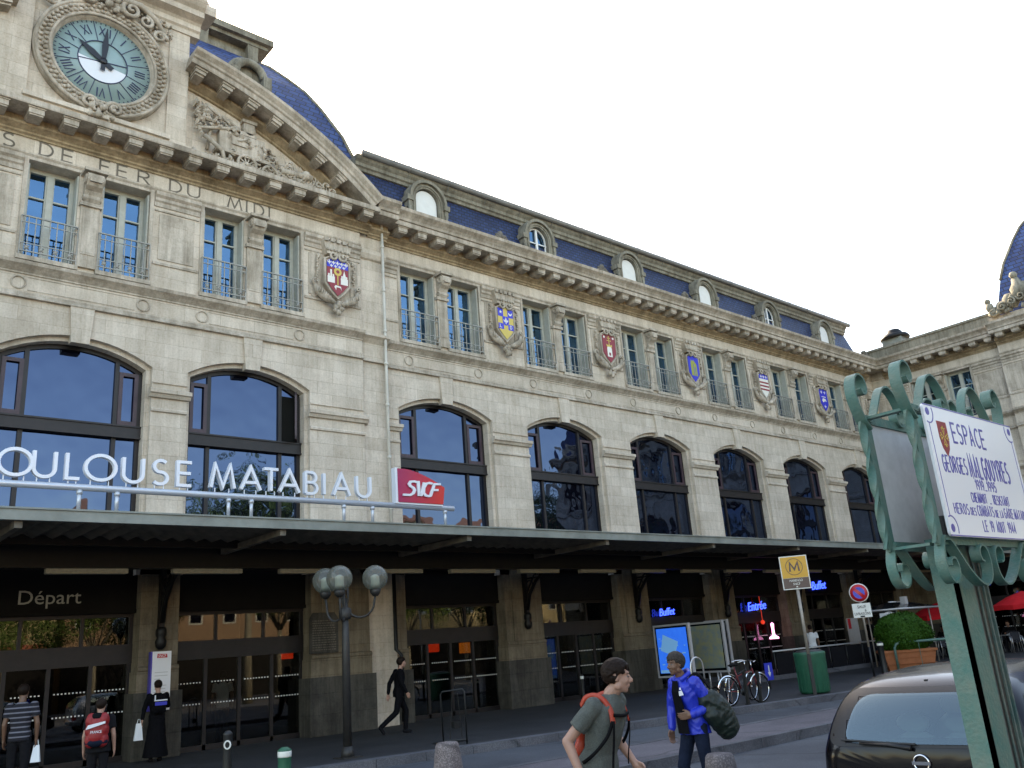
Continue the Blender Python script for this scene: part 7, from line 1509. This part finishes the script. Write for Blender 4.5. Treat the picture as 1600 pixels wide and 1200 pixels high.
# twin posts
m = MB(); m.box(4.0, 4.155, 1.655, 1.675, -.15, 2.0); m.box(4.0, 4.012, 1.655, 1.76, -.15, 2.0); m.build('front_post', 'teal', sp)
m = MB(); m.box(4.2, 4.37, 1.69, 1.71, -.15, 2.0)
for x in (4.2, 4.25, 4.31, 4.355): m.box(x, x+.015, 1.675, 1.69, -.15, 2.0)
m.build('fluted_post', 'teal_worn', sp); m = MB(); m.box(4.05, 4.3, 1.68, 1.74, -.15, 2.1); m.build('inner_web', 'pole_dark', sp)
m = MB(); m.box(3.9, 4.45, 1.5, 1.9, -.15, -.12); m.build('foot_plate', 'teal', sp)

# ================================================================ ACROSS THE STREET (seen in the window reflections)
def tree(x, y, h, seed, label, first=None):
    rnd = random.Random(seed); t = thing('plane_tree', label, 'tree', (x, y, -.15), rnd.uniform(0, 6), 'trees across the street, reflected in the glazing')
    m = MB(); limbs = []; m.tube([(0, 0, 0), (.05, .03, h*.2), (0, .1, h*.42)], [.32, .25, .2], 9)
    for i in range(7):
        a = 2*PI*i/7+rnd.uniform(-.3, .3); e = (math.cos(a)*h*.25, math.sin(a)*h*.25, h*rnd.uniform(.6, .85)); m.tube([(0, .1, h*.38), (e[0]*.4, e[1]*.4, h*.55), e], [.14, .09, .03], 6); limbs.append(e)
    m.build('trunk', 'bark', t, world=False)
    lm = None
    cr = MB()
    for k, e in enumerate(limbs+[(0, 0, h*.85), (0, 0, h*.65)]):
        for q in range(3):
            c = (e[0]*rnd.uniform(.7, 1.3)+rnd.uniform(-.8, .8), e[1]*rnd.uniform(.7, 1.3)+rnd.uniform(-.8, .8), e[2]+rnd.uniform(-1.2, 1)); b = leafball(c, h*rnd.uniform(.09, .15), 330, .17, seed+k*7+q, lump=.2); n = len(cr.v); cr.v += b.v; cr.f += [[i+n for i in f] for f in b.f]; cr.mi += b.mi; cr.sm += b.sm
    cr.build('crown', 'leaf2', t, world=False, fix=False); return t
TL = 'leafy plane tree across the street, visible only as a reflection in the station glass'
t0 = tree(24, -10, 14.5, 5, TL); t1 = tree(52, -10.5, 16, 9, TL)
for i, (x, y, a, k) in enumerate(((58.5, -11, 1, 1), (65, -10, 2, 1), (72, -12, 3, 1), (80, -11, 4, 1.1), (16, -13, 2.4, .55), (31, -15, 3.3, .6), (37, -11, 1.3, .55), (43, -12, 5, .6), (12, -17, .4, .5), (20, -17, 2, .6), (27.5, -13, 5.2, .7))):
    d = dup(t0 if i % 2 else t1, None, (x, y, -.15), a); d['label'] = TL; d.scale = (k, k, k)
def house(x0, x1, y, h, mt, label, band):
    t = thing('town_house', label, 'house', ((x0+x1)/2, y, -.15)); m = MB(); m.box(x0, x1, y-10, y, -.15, h); m.build('wall', mt, t)
    m = MB(); m.box(x0-.2, x1+.2, y-10.2, y+.25, h, h+.4); m.add([(x0-.3, y+.4, h+.4), (x1+.3, y+.4, h+.4), (x1+.3, y-10.4, h+.4), (x0-.3, y-10.4, h+.4), (x0+2, y-5, h+2.6), (x1-2, y-5, h+2.6)], [(0, 1, 5, 4), (1, 2, 5), (2, 3, 4, 5), (3, 0, 4)]); m.build('roof', 'roof_tile', t)
    m = MB(); m.box(x0, x1, y, y+.3, -.15, 3.1); m.build('dark_reflection_band', 'dark_panel', t)  # dark band added so the station doors reflect something darker
    if band:
        for z in (3.6, 7.6): m = MB(); m.box(x0+.4, x1-.4, y-.02, y+.04, z, z+1.0); m.build('brick_band', 'brick', t)
        n = int((x1-x0)/1.4)
        for i in range(n): m = MB(); x = x0+.7+1.4*i; m.prism([(x-.18, 5.1), (x, 4.95), (x+.18, 5.1), (x, 5.25)], y, y+.05); m.build('diamond_ornament', 'brick', t)
    for i in range(int((x1-x0)/2.8)):
        x = x0+1.3+2.8*i
        for z in (5.6, 8.7):
            if z+1.9 > h: continue
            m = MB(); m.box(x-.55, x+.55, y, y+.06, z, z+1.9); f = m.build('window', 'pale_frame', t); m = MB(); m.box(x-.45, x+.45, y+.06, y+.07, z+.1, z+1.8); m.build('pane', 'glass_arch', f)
house(-8, 17, -26, 11, 'facade_cream', 'cream town house with brick bands across the street, seen only in reflections', True); house(18, 40, -28, 12, 'facade_peach', 'peach town house across the street, seen only in reflections', False); house(42, 72, -26, 13, 'facade_cream', 'long cream town house far along the street, seen only in reflections', False)
